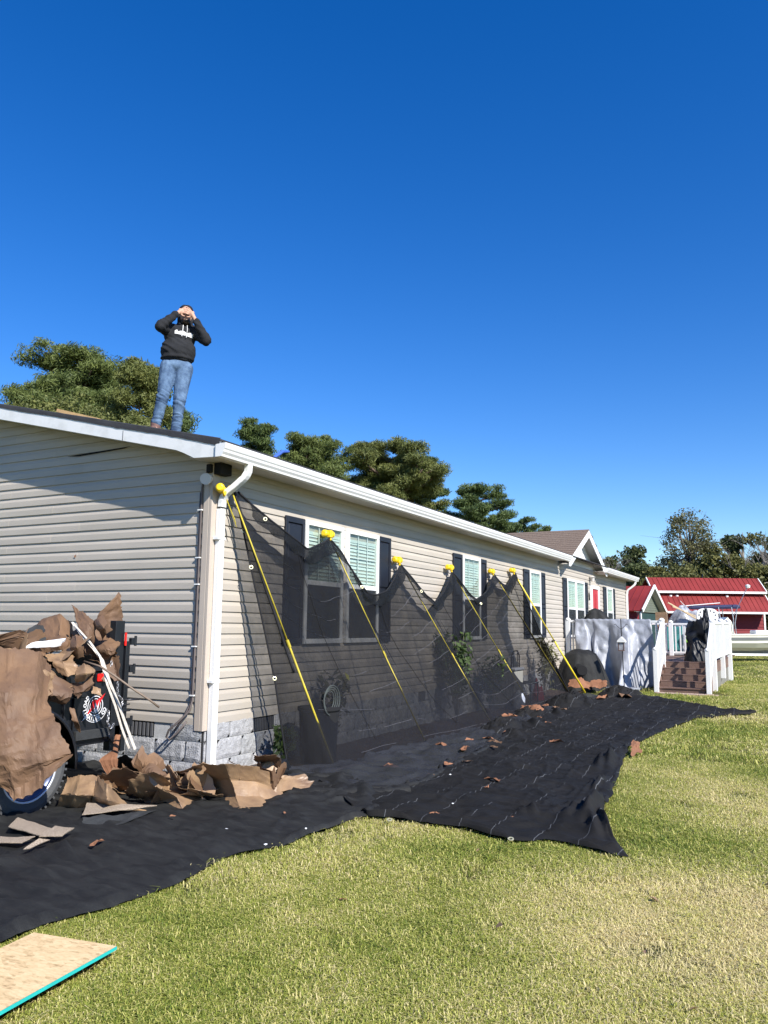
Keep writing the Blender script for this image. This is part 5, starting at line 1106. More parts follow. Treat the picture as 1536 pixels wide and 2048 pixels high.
def wheel(y):
    c = Vector((-.30, y, .372)); R = .365
    mb = MB(); mb.lathe(c, (1, 0, 0), [(.0, R * .60), (.0, R * .93), (.03, R * .99), (.10, R), (.17, R * .985), (.208, R * .93), (.222, R * .82), (.218, R * .70), (.205, R * .66)], 48)
    for k in range(48):
        a = 2 * math.pi * k / 48; d = Vector((0, math.cos(a), math.sin(a)))
        mb.obox(c + d * (R * .975) + Vector((.175, 0, 0)), ((1, 0, 0), d, d.cross(Vector((1, 0, 0)))), (.032, .010, .008))
    w = mb.build('wheel', M['rubber'], tr, smooth=False)
    mb = MB(); mb.lathe(c, (1, 0, 0), [(.203, R * .665), (.212, R * .655), (.210, R * .60), (.17, R * .57), (.15, R * .50), (.165, R * .36), (.18, R * .2), (.20, R * .19), (.21, R * .12), (.21, 0)], 36); r = mb.build('rim', M['rim'], w, smooth=True)
    mb = MB(); mb.lathe(c, (1, 0, 0), [(.208, R * .69), (.219, R * .685), (.219, R * .655), (.208, R * .645)], 36); mb.build('rim_ring', M['rimw'], w, smooth=True)
    mb = MB()
    for k in range(5):
        a = 2 * math.pi * k / 5 + .3; mb.lathe(c + Vector((.175, math.cos(a) * R * .28, math.sin(a) * R * .28)), (1, 0, 0), [(0, .012), (.02, .012), (.021, 0)], 6)
    mb.build('lug_nut', M['chain'], w)
    mb = MB()
    for k in range(8):
        a = 2 * math.pi * k / 8; mb.lathe(c + Vector((.166, math.cos(a) * R * .44, math.sin(a) * R * .44)), (1, 0, 0), [(0, .022), (.003, .022), (.0031, 0)], 8)
    mb.build('rim_slot', M['dark'], w)
wheel(-1.90); wheel(-2.74)
mb = MB(); mb.tube([(-2.0, -1.98, .37), (-.3, -1.98, .37)], .04, 8); mb.tube([(-2.0, -2.82, .37), (-.3, -2.82, .37)], .04, 8); mb.build('axle', M['trailer'], tr)

# ================================================================ PERSON ON THE ROOF
def ell(mb, c, r, rot=None, n=14):
    c = Vector(c); base = len(mb.v)
    for i in range(n + 1):
        a = math.pi * i / n
        for j in range(n * 2):
            b = 2 * math.pi * j / (n * 2); v = Vector((math.sin(a) * math.cos(b) * r[0], math.sin(a) * math.sin(b) * r[1], math.cos(a) * r[2]))
            if rot: v = rot @ v
            mb.v.append(tuple(c + v))
    for i in range(n):
        for j in range(n * 2): k = (j + 1) % (n * 2); mb.f.append((base + i*n*2 + j, base + (i+1)*n*2 + j, base + (i+1)*n*2 + k, base + i*n*2 + k))
def cap(mb, p, q, r0, r1, n=12):
    p, q = Vector(p), Vector(q); d = q - p; L = d.length; P, R = [], []
    for i in range(5): a = math.pi / 2 * i / 5; P.append(p - d / L * r0 * math.cos(a)); R.append(max(.0004, r0 * math.sin(a)))
    P += [p, q]; R += [r0, r1]
    for i in range(1, 6): a = math.pi / 2 * i / 5; P.append(q + d / L * r1 * math.sin(a)); R.append(max(.0004, r1 * math.cos(a)))
    mb.tube(P, R, n)
def limb(mb, pts, rs):
    for i in range(len(pts) - 1): cap(mb, pts[i], pts[i+1], rs[i], rs[i+1])
def flesh(name, mb, vox, m, parent, smooth=4, folds=0.0, fscale=.08):
    o = mb.build(name, m, None, smooth=True, fixn=False)
    r = o.modifiers.new('remesh', 'REMESH'); r.mode = 'VOXEL'; r.voxel_size = vox; r.use_smooth_shade = True
    s = o.modifiers.new('smooth', 'SMOOTH'); s.iterations = smooth; s.factor = .5
    dg = bpy.context.evaluated_depsgraph_get(); me = bpy.data.meshes.new_from_object(o.evaluated_get(dg)); o.modifiers.clear(); old = o.data; o.data = me; bpy.data.meshes.remove(old); me.name = name
    if folds:
        nv = len(me.vertices); co = np.empty(nv * 3); no = np.empty(nv * 3); me.vertices.foreach_get('co', co); me.vertices.foreach_get('normal', no); co = co.reshape(-1, 3); no = no.reshape(-1, 3)
        for i in range(nv):
            q = Vector(co[i]); w = folds(q) if callable(folds) else folds
            co[i] += no[i] * w
        me.vertices.foreach_set('co', co.ravel()); me.update()
    me.shade_smooth(); o.parent = parent; return o
per = empty('person', (-1.0, .5, 3.60), math.radians(42.4)); per.scale = (1.0, 1.0, 1.03); tag(per, 'person in black hoodie and blue jeans standing on the roof, hands held over the eyes', 'person')
FL, FR = Vector((-.225, -.01, .045)), Vector((.005, .0, .0))
b = MB()
ell(b, (.055, -.02, 1.455), (.074, .092, .108)); ell(b, (.056, -.075, 1.40), (.040, .035, .045)); cap(b, (.03, .01, 1.27), (.05, .0, 1.38), .055, .05)      # head, jaw, neck
cap(b, (.057, -.108, 1.452), (.057, -.122, 1.428), .009, .014); cap(b, (.035, -.105, 1.396), (.079, -.105, 1.396), .008, .008); cap(b, (.037, -.102, 1.385), (.077, -.102, 1.385), .009, .009)
ell(b, (-.018, -.015, 1.45), (.012, .02, .028)); ell(b, (.128, -.015, 1.45), (.012, .02, .028)); ell(b, (.03, -.098, 1.462), (.014, .012, .009)); ell(b, (.082, -.098, 1.462), (.014, .012, .009))
ell(b, (.0, .0, 1.2), (.15, .095, .14)); ell(b, (-.012, .0, 1.0), (.15, .10, .13)); ell(b, (-.02, .01, .86), (.155, .11, .10)); cap(b, (-.13, .0, 1.29), (.13, .0, 1.29), .05, .05)
SL, EL, WL = (-.145, -.0, 1.285), (-.225, -.19, 1.245), (-.045, -.165, 1.425)
SR, ER, WR = (.150, -.0, 1.285), (.300, -.13, 1.150), (.160, -.165, 1.375)
limb(b, [SL, EL, WL], [.048, .037, .024]); limb(b, [SR, ER, WR], [.048, .037, .024])
HL_, KL, AL = (-.105, .0, .84), (-.155, -.055, .50), (-.222, .015, .13)
HR, KR, AR = (.06, .0, .83), (.03, -.05, .45), (.004, .02, .09)
limb(b, [HL_, KL, AL], [.085, .052, .036]); limb(b, [HR, KR, AR], [.085, .052, .036])
for A, F in ((AL, FL), (AR, FR)): limb(b, [A, F + Vector((0, -.10, .035)), F + Vector((0, -.15, .03))], [.034, .018, .014])
def hand(b, w, pc, dirf, up, lens, side):
    w, pc, dirf, up = Vector(w), Vector(pc), Vector(dirf).normalized(), Vector(up).normalized(); nrm = dirf.cross(up)
    cap(b, w, pc, .022, .026); cap(b, pc - up * .018, pc + up * .020, .019, .018); cap(b, pc + dirf * .02 - up * .016, pc + dirf * .02 + up * .018, .014, .014)
    for i, L in enumerate(lens):
        o = up * (.027 - .0175 * i); r = pc + dirf * .03 + o; a1 = r + dirf * L * .45 + up * (.006 * (1.5 - i)) + Vector((0, -.006, 0)); a2 = r + dirf * L * .78 + Vector((0, .002, 0)) + up * (.008 * (1.5 - i)); a3 = r + dirf * L + Vector((0, .012, 0)) + up * (.008 * (1.5 - i))
        limb(b, [r, a1, a2, a3], [.0088, .0082, .0076, .0066])
    t0 = pc - up * .022 - dirf * .012; limb(b, [t0, t0 - up * .026 + dirf * .018, t0 - up * .040 + dirf * .040], [.012, .0098, .008])
hand(b, WL, (-.008, -.145, 1.458), (.93, -.02, .32), (-.3, 0, .95), [.058, .066, .062, .050], 1)
hand(b, WR, (.122, -.150, 1.440), (-.86, -.02, .48), (.48, 0, .86), [.058, .066, .062, .050], -1)
body = flesh('body', b, .0062, M['skin'], per, smooth=2)
# hoodie
h = MB()
ell(h, (.0, .0, 1.20), (.178, .122, .15)); ell(h, (-.012, -.01, 1.04), (.200, .148, .165)); ell(h, (-.02, -.005, .945), (.190, .140, .085)); cap(h, (-.125, .0, 1.285), (.125, .0, 1.285), .072, .072)
limb(h, [SL, EL, tuple(Vector(WL) * .9 + Vector(EL) * .1)], [.078, .060, .040]); limb(h, [SR, ER, tuple(Vector(WR) * .9 + Vector(ER) * .1)], [.078, .060, .040])
ell(h, (.054, .028, 1.475), (.094, .095, .128)); ell(h, (.052, -.005, 1.515), (.084, .092, .075)); ell(h, (.03, .02, 1.34), (.088, .085, .07)); cap(h, (-.012, -.03, 1.36), (-.016, -.02, 1.46), .026, .026); cap(h, (.112, -.03, 1.36), (.126, -.02, 1.46), .026, .026)
def hfold(q):
    w = .007 * noise.noise(q * 16 + Vector((3, 0, 0))) + .006 * (1 - 3 * abs(noise.noise(Vector((q.x * 5, q.y * 5, q.z * 17 + q.x * 9)))))
    if q.z < .93: w -= .010 + .03 * (.93 - q.z)
    return w
def hood_mat():
    m = mat('black_hoodie', (.016, .017, .020), .9, .25, 9, .002, 300, world=False); nt, bb = nodes_of(m); old = bb.inputs['Base Color'].links[0].from_socket
    tc = nt.nodes.new('ShaderNodeTexCoord'); s = nt.nodes.new('ShaderNodeSeparateXYZ'); nt.links.new(tc.outputs['Object'], s.inputs[0])
    def mth(op, a, b_=None, c=None):
        n = nt.nodes.new('ShaderNodeMath'); n.operation = op
        for i, v in enumerate((a, b_, c)):
            if v is None: continue
            if isinstance(v, (int, float)): n.inputs[i].default_value = v
            else: nt.links.new(v, n.inputs[i])
        return n.outputs[0]
    nz = nt.nodes.new('ShaderNodeTexNoise'); nz.inputs['Scale'].default_value = 40; nz.inputs['Detail'].default_value = 2; nt.links.new(tc.outputs['Object'], nz.inputs[0])
    tilt = mth('MULTIPLY_ADD', s.outputs[0], .10, s.outputs[2])
    top = mth('MULTIPLY_ADD', nz.outputs[0], .055, 1.213)
    z1 = mth('GREATER_THAN', tilt, 1.196); z2 = mth('LESS_THAN', tilt, top); x1 = mth('GREATER_THAN', s.outputs[0], -.062); x2 = mth('LESS_THAN', s.outputs[0], .145); y1 = mth('LESS_THAN', s.outputs[1], -.05)
    a = mth('MULTIPLY', z1, z2); a = mth('MULTIPLY', a, x1); a = mth('MULTIPLY', a, x2); a = mth('MULTIPLY', a, y1)
    mx = nt.nodes.new('ShaderNodeMix'); mx.data_type = 'RGBA'; mx.inputs[7].default_value = (.75, .75, .74, 1); nt.links.new(a, mx.inputs[0]); nt.links.new(old, mx.inputs[6]); nt.links.new(mx.outputs[2], bb.inputs['Base Color']); return m
hd = flesh('hoodie', h, .009, hood_mat(), per, smooth=5, folds=hfold)
mb = MB(); mb.tube([(.03, -.122, 1.31), (.028, -.135, 1.25), (.02, -.142, 1.17)], .0035, 5); mb.tube([(.075, -.120, 1.31), (.078, -.135, 1.25), (.07, -.14, 1.16)], .0035, 5); dsn = mb.build('drawstring', M['white']); dsn.parent = per
mb = MB(); mb.tube([(.185, -.128, 1.275), (.20, -.133, 1.30), (.215, -.128, 1.275)], .006, 5); q = mb.build('sleeve_mark', M['sticker']); q.parent = per
fh = MB(); ell(fh, (.055, -.028, 1.505), (.078, .094, .062)); ell(fh, (.056, -.062, 1.375), (.052, .052, .05)); hr = flesh('beard_shadow_hair', fh, .007, M['hair'], per, smooth=2); hr.name = 'hair'
# jeans
j = MB(); ell(j, (-.02, .005, .86), (.172, .125, .105)); limb(j, [HL_, KL, tuple(Vector(AL) + Vector((0, 0, .02)))], [.110, .070, .052]); limb(j, [HR, KR, tuple(Vector(AR) + Vector((0, 0, .0)))], [.110, .070, .052])
def jfold(q):
    w = .003 * noise.noise(q * 20)
    for (kx, kz) in ((-.155, .50), (.03, .45)):
        if abs(q.x - kx) < .11: w += .009 * math.exp(-((q.z - kz + .03) / .07) ** 2) * (1 - 3 * abs(noise.noise(Vector((q.x * 6, q.y * 6, q.z * 34 + q.x * 14)))))
    if q.z < .30: w += .007 * (1 - 3 * abs(noise.noise(Vector((q.x * 6, q.y * 6, q.z * 30)))))
    return w
mj = mat('blue_denim', (.15, .24, .37), .85, .1, 11, .002, 200, world=False, col2=(.030, .062, .13), mixf=.52); M['jean'] = mj
flesh('jeans', j, .008, mj, per, smooth=4, folds=jfold)
for A, F, dx in ((AL, FL, -.02), (AR, FR, .03)):
    k = MB(); limb(k, [Vector(A) + Vector((0, .01, .07)), F + Vector((0, .015, .05))], [.062, .055]); limb(k, [F + Vector((0, .04, .045)), F + Vector((dx, -.08, .045)), F + Vector((dx, -.15, .038))], [.045, .042, .036]); k.box((F.x - .045, F.y - .18, F.z - .002), (F.x + .045, F.y + .08, F.z + .022))
    flesh('boot', k, .008, M['boot'], per, smooth=3)

# ================================================================ DECK, STAIRS, RAILS
DK = empty('porch_deck', (1.7, 15.5, .11)); tag(DK, 'brown deck with white vinyl railing and stairs at the front door', 'deck')
DZ, DY0, DY1, DX1 = .765, 13.62, 18.2, 3.40
DYB = 20.7; n = 49
for i in range(n):
    y = lerp(DY0 - .02, DYB, i / n); w = (DYB - DY0) / n - .008
    MB().box((.03, y, DZ - .03), (DX1, y + w, DZ)).build('deck_board', M['brown'], DK, bevel=.003)
MB().box((.03, DY0 + .002, DZ - .26), (2.30, DY0 + .04, DZ - .035)).build('rim_joist', M['brown2'], DK)
MB().box((DX1 - .04, DY0 + .045, DZ - .26), (DX1 - .002, DY1, DZ - .035)).build('rim_joist', M['brown2'], DK)
for y in np.arange(DY0 + .3, DY1 - .1, .16): MB().box((DX1 - .03, y, .10), (DX1 - .012, y + .14, DZ - .265)).build('skirt_board', M['lattice'], DK)
for y in (DY0 + .1, DY1 - .1): MB().box((DX1 - .14, y, .05), (DX1 - .045, y + .09, DZ - .26)).build('deck_leg', M['lattice'], DK)
SXL, SXR = 2.38, 3.36
for i in range(4):
    z = DZ - (i + 1) * .131; y = DY0 - .06 - i * .285
    MB().box((SXL, y - .245, z - .028), (SXR, y + .04, z)).build('stair_tread', M['brown'], DK, bevel=.006)
    MB().box((SXL + .01, y + .042, z + .0), (SXR - .01, y + .060, z + .1025)).build('stair_riser', M['brown2'], DK)
MB().box((SXL + .01, DY0 - 1.14, .08), (SXR - .01, DY0 - 1.12, DZ - 4 * .131 - .029)).build('stair_riser', M['brown2'], DK)
for x in (SXL - .04, SXR): MB().prism([(DY0, .10), (DY0, DZ - .04), (DY0 - 1.12, .20), (DY0 - 1.12, .10)], 0, x, x + .04).build('stair_stringer', M['brown2'], DK)
def post(x, y, z0, z1, w=.058, parent=DK):
    mb = MB(); mb.box((x - w, y - w, z0), (x + w, y + w, z1)); p = mb.build('rail_post', M['white'], parent, bevel=.006)
    mb = MB(); mb.lathe((x, y, z1), (0, 0, 1), [(0, w * 1.22), (.018, w * 1.22), (.03, w * 1.0), (.055, w * .6), (.062, 0)], 12); mb.build('post_cap', M['white'], p, smooth=True)
def rail(p, q, zb, zt, zb2=None, zt2=None, n=10):
    p, q = Vector((*p, 0)), Vector((*q, 0)); zb2 = zb if zb2 is None else zb2; zt2 = zt if zt2 is None else zt2
    a, b_ = p + Vector((0, 0, zt)), q + Vector((0, 0, zt2)); MB().beam(a, b_, .066, .055).build('top_rail', M['white'], DK, bevel=.005)
    a, b_ = p + Vector((0, 0, zb)), q + Vector((0, 0, zb2)); MB().beam(a, b_, .05, .055).build('bottom_rail', M['white'], DK, bevel=.005)
    for i in range(n):
        t = (i + .5) / n; c = p.lerp(q, t); MB().box((c.x - .017, c.y - .017, lerp(zb, zb2, t) + .027), (c.x + .017, c.y + .017, lerp(zt, zt2, t) - .027)).build('baluster', M['white'], DK)
RT, RB = 1.69, .86
post(.09, DY0, DZ, 1.72); post(2.33, DY0, .12, 1.72); post(3.44, DY0, .12, 1.70); post(3.44, 15.9, .30, 1.74); post(3.44, DY1, .12, 1.76); post(.09, DY1, DZ, 1.72); post(1.9, DY1, DZ, 1.72)
rail((.15, DY0), (2.27, DY0), RB, RT, n=17); rail((3.44, DY0 + .06), (3.44, 15.84), RB, 1.675, RB + .02, 1.69, n=17); rail((3.44, 15.96), (3.44, DY1 - .06), RB + .02, 1.69, RB + .03, 1.71, n=17)
rail((.15, DY1), (1.84, DY1), RB, 1.67, n=12); rail((1.96, DY1), (3.38, DY1), RB, 1.67, n=11)
for x in (2.345, 3.43):
    post(x, 12.45, .11, 1.06, .05); rail((x, DY0 - .06), (x, 12.50), .90, 1.64, .24, 1.00, n=7)
ORD = ['first', 'second', 'third', 'fourth', 'fifth', 'sixth']
for k in range(12):
    i, r = k % 6, k // 6; o = MB().box((-.095, -.045, 0), (.095, .045, .05)).build('paver_brick', M['brick'], None, bevel=.006)
    o.location = (2.42 + i * .205 + (r % 2) * .1, 12.28 - r * .1, ground(12.2) - .012); o.rotation_euler = (0, 0, .05 * math.sin(k * 3)); tag(o, ORD[i] + ' paver brick from the left in the ' + ('row against the bottom deck step' if r == 0 else 'front row before the deck step'), 'brick', 'paver bricks in front of the stairs')
# silver tarpaulin draped over the rail
tp = resample(DATA['tarptop'], 80); bt = resample(DATA['tarpbot'][:6] + [(2.24, 13.3, .30)], 80); P = []
for i in range(54):
    v = i / 53; r = []
    for jn in range(80):
        t = tp[jn].copy(); t.z = 1.745 + .006 * math.sin(jn); t.y = DY0 - .05; bq = bt[jn].copy(); bq.y = min(bq.y, 13.35) if bq.z < .3 else min(bq.y, 13.45)
        if v < .06: p = Vector((t.x, DY0 + .06 - .11 * v / .06, t.z - .0)) ; p.z += -.05 * (1 - v / .06) ** 2
        else:
            vv = (v - .06) / .94; p = t.lerp(bq, vv); s = jn / 79
            p.y -= .10 * vv + vv * (.14 * math.sin(s * 24 + 1.2 * math.sin(vv * 3)) + .08 * math.sin(s * 47 + vv * 4 + 1)) * (.3 + .7 * vv)
            p.x += .09 * vv * math.sin(s * 13 + vv * 2.0)
            p += Vector((0, -1, 0)) * .03 * (1 - 2.5 * abs(noise.noise(Vector((p.x * 2.2, p.z * 2.0, 3))))) + Vector((0, 1, 0)) * (.02 * noise.noise(Vector((p.x * 7, p.z * 7, 5))) + .03 * (.5 - 2 * abs(noise.noise(Vector((p.x * 4.5, p.z * 3.2 + p.x * 2, 8))))))
            p.y = min(p.y, DY0 - .075 - .02 * vv)
            p.z = max(p.z, ground(p.y) + .02 + .02 * (jn % 3))
        r.append(p)
    P.append(r)
o = MB().grid(P).build('silver_tarpaulin', M['tarp'], None, smooth=True, solid=.003, fixn=False); tag(o, 'wrinkled silver-grey tarpaulin draped over the white deck rail down to the grass', 'tarpaulin')
P = []
for i in range(10):
    P.append([Vector((lerp(.98, 1.98, jn / 39) , 12.75 - .45 * i / 9 + .08 * math.sin(jn * .5), ground(12.5) + .03 + .035 * (1 + math.sin(i * 1.9 + jn * .25)) + .03 * noise.noise(Vector((jn * .3, i * .6, 0))))) for jn in range(40)])
o = MB().grid(P).build('tarpaulin_hem', M['tarp'], o, smooth=True, solid=.003, fixn=False)
# black cloth tent over a shrub
P = []
prof_ = [(0, 1.0), (.3, .98), (.55, .88), (.75, .62), (.9, .3), (1.0, .02)]
for i in range(26):
    u = i / 25; k = u * 5; a = int(min(k, 4)); rr = lerp(prof_[a][0], prof_[a+1][0], k - a); hh = lerp(prof_[a][1], prof_[a+1][1], k - a); r = []
    for jn in range(56):
        an = 2 * math.pi * jn / 56; fold = 1 + .07 * math.sin(an * 7 + 1) * u + .04 * math.sin(an * 15) * u
        r.append((.70 + math.cos(an) * rr * .62 * fold, 12.35 + math.sin(an) * rr * .62 * fold, ground(12.3) + .0 + hh * .93 + .03 * noise.noise(Vector((math.cos(an) * rr * 3, math.sin(an) * rr * 3, 2)))))
    r.append(r[0]); P.append(r)
o = MB().grid(P).build('covered_shrub', M['cloth2'], None, smooth=True, fixn=False); tag(o, 'rounded shrub wrapped in black cloth between the wall and the silver tarp', 'covered shrub')
mb = MB(); mb.lathe((.86, 11.80, .58), (.25, -.95, .15), [(0, .10), (.01, .12), (.03, .11), (.031, 0)], 12); mb.lathe((.78, 11.82, .66), (.25, -.95, .15), [(0, .06), (.012, .07), (.02, .0)], 10); mb.build('cloth_hole', M['dark'], o)
# feeder on a shepherd pole
fd = empty('bird_feeder', (1.708, 12.14, .11)); tag(fd, 'small white-roofed bird feeder on a thin dark pole in front of the tarp', 'bird feeder')
MB().tube([(1.708, 12.14, .09), (1.70, 12.0, 1.735)], .010, 6).build('feeder_pole', M['dark'], fd)
for s in (-1, 1): MB().tube([(1.70, 12.0, 1.50), (1.70 + s * .08, 12.0, 1.57), (1.70 + s * .12, 12.0, 1.62), (1.70 + s * .15, 12.0, 1.60)], .006, 5).build('hook_arm', M['dark'], fd)
MB().box((1.66, 11.88, 1.04), (1.78, 11.98, 1.24)).build('feeder_box', M['clear'], fd)
MB().prism([(1.63, 1.22), (1.81, 1.22), (1.80, 1.26), (1.72, 1.34), (1.64, 1.26)], 1, 11.85, 12.01).build('feeder_roof', M['white'], fd)
mb = MB(); mb.box((1.65, 11.872, 1.03), (1.79, 11.878, 1.05)); mb.box((1.655, 11.874, 1.05), (1.672, 11.879, 1.22)); mb.box((1.768, 11.874, 1.05), (1.785, 11.879, 1.22)); mb.build('feeder_frame', M['brown'], fd)
# things kept on the deck
heap('grill_cover', (.44, 15.1, .77), .62, .50, 1.27, 9.0, M['cloth2'], 'black rounded grill cover on the deck behind the tarp', 'grill cover', sharp=.04)
heap('rubbish_bag', (2.15, 19.7, .77), .85, .5, 1.35, 4.0, M['clear'], 'big cloudy plastic bag heap at the back of the deck', 'rubbish bag', sharp=.45)
heap('rubbish_bag', (2.45, 18.7, .77), .28, .22, .55, 6.0, M['bag'], 'small black bag behind the back balusters', 'rubbish bag')
mb = MB(); mb.box((1.36, 19.0, 1.60), (1.68, 19.3, 2.03)); q = mb.build('cardboard_box', M['paper_in']); tag(q, 'tan cardboard box on the back deck beside the cloudy plastic bag', 'box')
mb = MB(); mb.beam((1.72, 19.1, 2.32), (2.55, 19.4, 1.80), .09, .035); mb.beam((1.85, 19.1, 2.2), (2.8, 19.3, 1.78), .05, .03); tag(mb.build('scrap_lumber', M['wood']), 'pale boards slanting across the top of the cloudy plastic bag', 'board')
M['teal2'] = mat('teal_check', (.05, .22, .22), .8, .4, 9); M['lime'] = mat('lime_plastic', (.28, .62, .04), .5, .15, 4)
cr = empty('folding_chair', (1.95, 18.7, .77)); tag(cr, 'teal patterned folding chair back behind the rear balusters', 'chair')
P = [[(1.70 + .45 * jn / 5, 18.65 + .1 * i / 5, .85 + .75 * i / 5) for jn in range(6)] for i in range(6)]; MB().grid(P).build('back_cloth', M['teal2'], cr, solid=.01)
MB().tube([(1.69, 18.6, .77), (1.69, 18.77, 1.63), (2.16, 18.77, 1.63), (2.16, 18.6, .77)], .014, 6).build('chair_frame', M['white'], cr)
P = [[(2.22 + .42 * jn / 7, 18.6 + .03 * math.sin(jn), 1.12 + .16 * jn / 7 + .40 * i / 5 * math.sin(.6 + 2 * jn / 7)) for jn in range(8)] for i in range(6)]; tag(MB().grid(P).build('lime_float', M['lime'], solid=.03, smooth=True), 'lime green plastic float behind the rear balusters', 'pool float')
# white oval with holes, black sacks at the stair head
ov = empty('white_fan_table', (3.08, 16.3, .77)); ov.name = 'patio_table'; tag(ov, 'white plastic tabletop with round holes tipped up on its edge on the deck', 'table')
mb = MB(); c = Vector((3.08, 16.3, 1.86)); ax = Vector((.3, -.93, .0)).normalized(); sd = ax.cross(Vector((0, 0, 1))); n_ = 40; pts = []
def oval(a, kx=.275, kz=.215): ca, sa = math.cos(a), math.sin(a); return sd * (math.copysign(abs(ca) ** .7, ca) * kx) + Vector((0, 0, 1)) * (math.copysign(abs(sa) ** .7, sa) * kz)
for d in (0, .04): pts += [c + ax * d + oval(2 * math.pi * k / n_) for k in range(n_)]
mb.add(pts, [tuple(range(n_))[::-1], tuple(range(n_, 2 * n_))] + [(k, (k+1) % n_, n_ + (k+1) % n_, n_ + k) for k in range(n_)]); mb.build('table_top', M['white'], ov, bevel=.01)
for k in range(8):
    a = math.radians(-25 + 230 * k / 7); mb = MB(); mb.lathe(c + ax * .0405 + oval(a, .205, .15), ax, [(0, .022), (.003, .022), (.0031, 0)], 10); mb.build('hole', M['vent'], ov)
mb = MB(); mb.tube([c + ax * .06 + Vector((0, 0, .02)), c + ax * .1 + Vector((.02, 0, -.3)), c + ax * .1 + Vector((.02, 0, -1.05))], [.05, .07, .08], 10); mb.build('table_leg', M['white'], ov, smooth=True)
heap('rubbish_sack', (2.98, 14.35, .77), .27, .27, .42, 12.0, M['bag'], 'low black sack at the head of the deck stairs', 'sack', sharp=1)
heap('rubbish_sack', (3.18, 14.75, .77), .22, .3, .98, 14.0, M['bag'], 'tall black sack leaning on the right deck rail', 'sack', sharp=1)
sk = sheet([[(2.82, 14.6, 1.70), (3.0, 14.55, 1.75), (3.2, 14.5, 1.72)], [(2.70, 14.5, 1.40), (2.95, 14.45, 1.45), (3.2, 14.4, 1.4)], [(2.85, 14.45, 1.15), (3.0, 14.4, 1.1), (3.2, 14.4, 1.05)]], 77, 16, 16, .05, 5); q = MB().grid(sk).build('draped_sack', M['bag'], solid=.003, fixn=False, smooth=True); tag(q, 'torn black plastic draped over the right rail post at the stair head', 'plastic sheet')
# ================================================================ THINGS BEHIND THE NET
def leafy(name, c, r, n, m, label, cat, size=.05, stems=True, seed=1, hz=1.0):
    rr = np.random.RandomState(seed); e = empty(name, (c[0], c[1], ground(c[1]))); tag(e, label, cat)
    st = MB(); lf = MB(); k = 0
    for s in range(14):
        a = rr.rand() * 6.28; q = Vector((c[0] + math.cos(a) * r * rr.rand(), c[1] + math.sin(a) * r * rr.rand() * 1.1, c[2] * (.55 + .5 * rr.rand()))); mid = Vector((c[0], c[1], q.z * .45)) * .6 + q * .4; mid.z = q.z * .5
        st.tube([(c[0], c[1], ground(c[1])), mid, q], [.010, .006, .003], 4)
        for i in range(n // 14):
            t = rr.rand() ** .6; p = mid.lerp(q, t) if t > .2 else mid; p = p + Vector(rr.randn(3) * r * .16); p.x = max(p.x, .06); d = Vector(rr.randn(3)).normalized(); u = d.cross(Vector(rr.randn(3))).normalized(); z = size * (.6 + .8 * rr.rand())
            lf.add([p - d * z, p + u * z * .4, p + d * z, p - u * z * .4], [(0, 1, 2, 3)])
    lf.build('foliage', m, e, fixn=False); st.build('stem', M['trunk2'], e)
leafy('garden_shrub', (.32, .95, .42), .16, 260, M['shrub'], 'low scraggly plant at the wall just inside the net', 'shrub', seed=2)
leafy('garden_shrub', (.30, 2.0, .95), .22, 240, M['oak4'], 'thin bare-stemmed plant below the first window, behind the net', 'shrub', seed=3)
leafy('garden_shrub', (.36, 5.7, 1.35), .38, 900, M['shrub'], 'bushy rose behind the net left of the middle window', 'shrub', seed=4)
leafy('garden_shrub', (.36, 7.3, .9), .35, 600, M['shrub'], 'low leafy bush behind the net below the middle window', 'shrub', seed=5)
leafy('garden_shrub', (.34, 10.6, 1.25), .36, 500, M['oak4'], 'pale twiggy bush behind the net below the fourth window', 'shrub', seed=6)
rl = empty('hose_reel', (.55, 1.35, 0)); tag(rl, 'coiled garden hose on a dark bin behind the first pole', 'hose')
mb = MB(); mb.lathe((.5, 1.35, .02), (0, 0, 1), [(0, .20), (.55, .22), (.57, .24), (.60, .24), (.61, 0)], 16); mb.build('bin', M['dark'], rl)
mb = MB()
for k in range(4): mb.tube([(.66 + .012 * k, 1.30 + math.cos(a) * (.10 + .022 * k), .70 + math.sin(a) * (.10 + .020 * k)) for a in np.linspace(0, 6.28, 26)], .0055, 5)
mb.build('hose', M['hosem'], rl)
bn = empty('storage_bin', (.35, 8.3, 0)); tag(bn, 'grey storage bin against the wall behind the net', 'bin'); MB().box((.12, 8.0, .02), (.55, 8.5, .72)).build('bin_body', M['lattice'], bn, bevel=.02); MB().box((.10, 7.98, .722), (.57, 8.52, .77)).build('bin_lid', M['vent'], bn, bevel=.01)
cn = empty('yard_chair', (.4, 9.1, .02)); tag(cn, 'dark metal yard chair behind the net beside the storage bin', 'chair')
MB().tube([(.15, 9.0, .02), (.15, 9.0, .95), (.15, 9.15, 1.05), (.15, 9.4, 1.05), (.15, 9.5, .95), (.15, 9.5, .02)], .015, 6).build('chair_back', M['dark'], cn); MB().box((.12, 8.98, .42), (.55, 9.5, .45)).build('seat', M['dark'], cn)
for q in ((.53, 9.0), (.53, 9.48)): MB().tube([(q[0], q[1], .02), (q[0], q[1], .44)], .013, 6).build('leg', M['dark'], cn)
MB().tube([(.15, 9.12, .45), (.15, 9.12, 1.04)], .01, 5).build('back_slat', M['dark'], cn); MB().tube([(.15, 9.38, .45), (.15, 9.38, 1.04)], .01, 5).build('back_slat', M['dark'], cn)
heap('red_bag', (.45, 9.75, .05), .14, .14, .34, 3.0, M['red'], 'small red bag on the ground behind the net near the yard chair', 'bag')
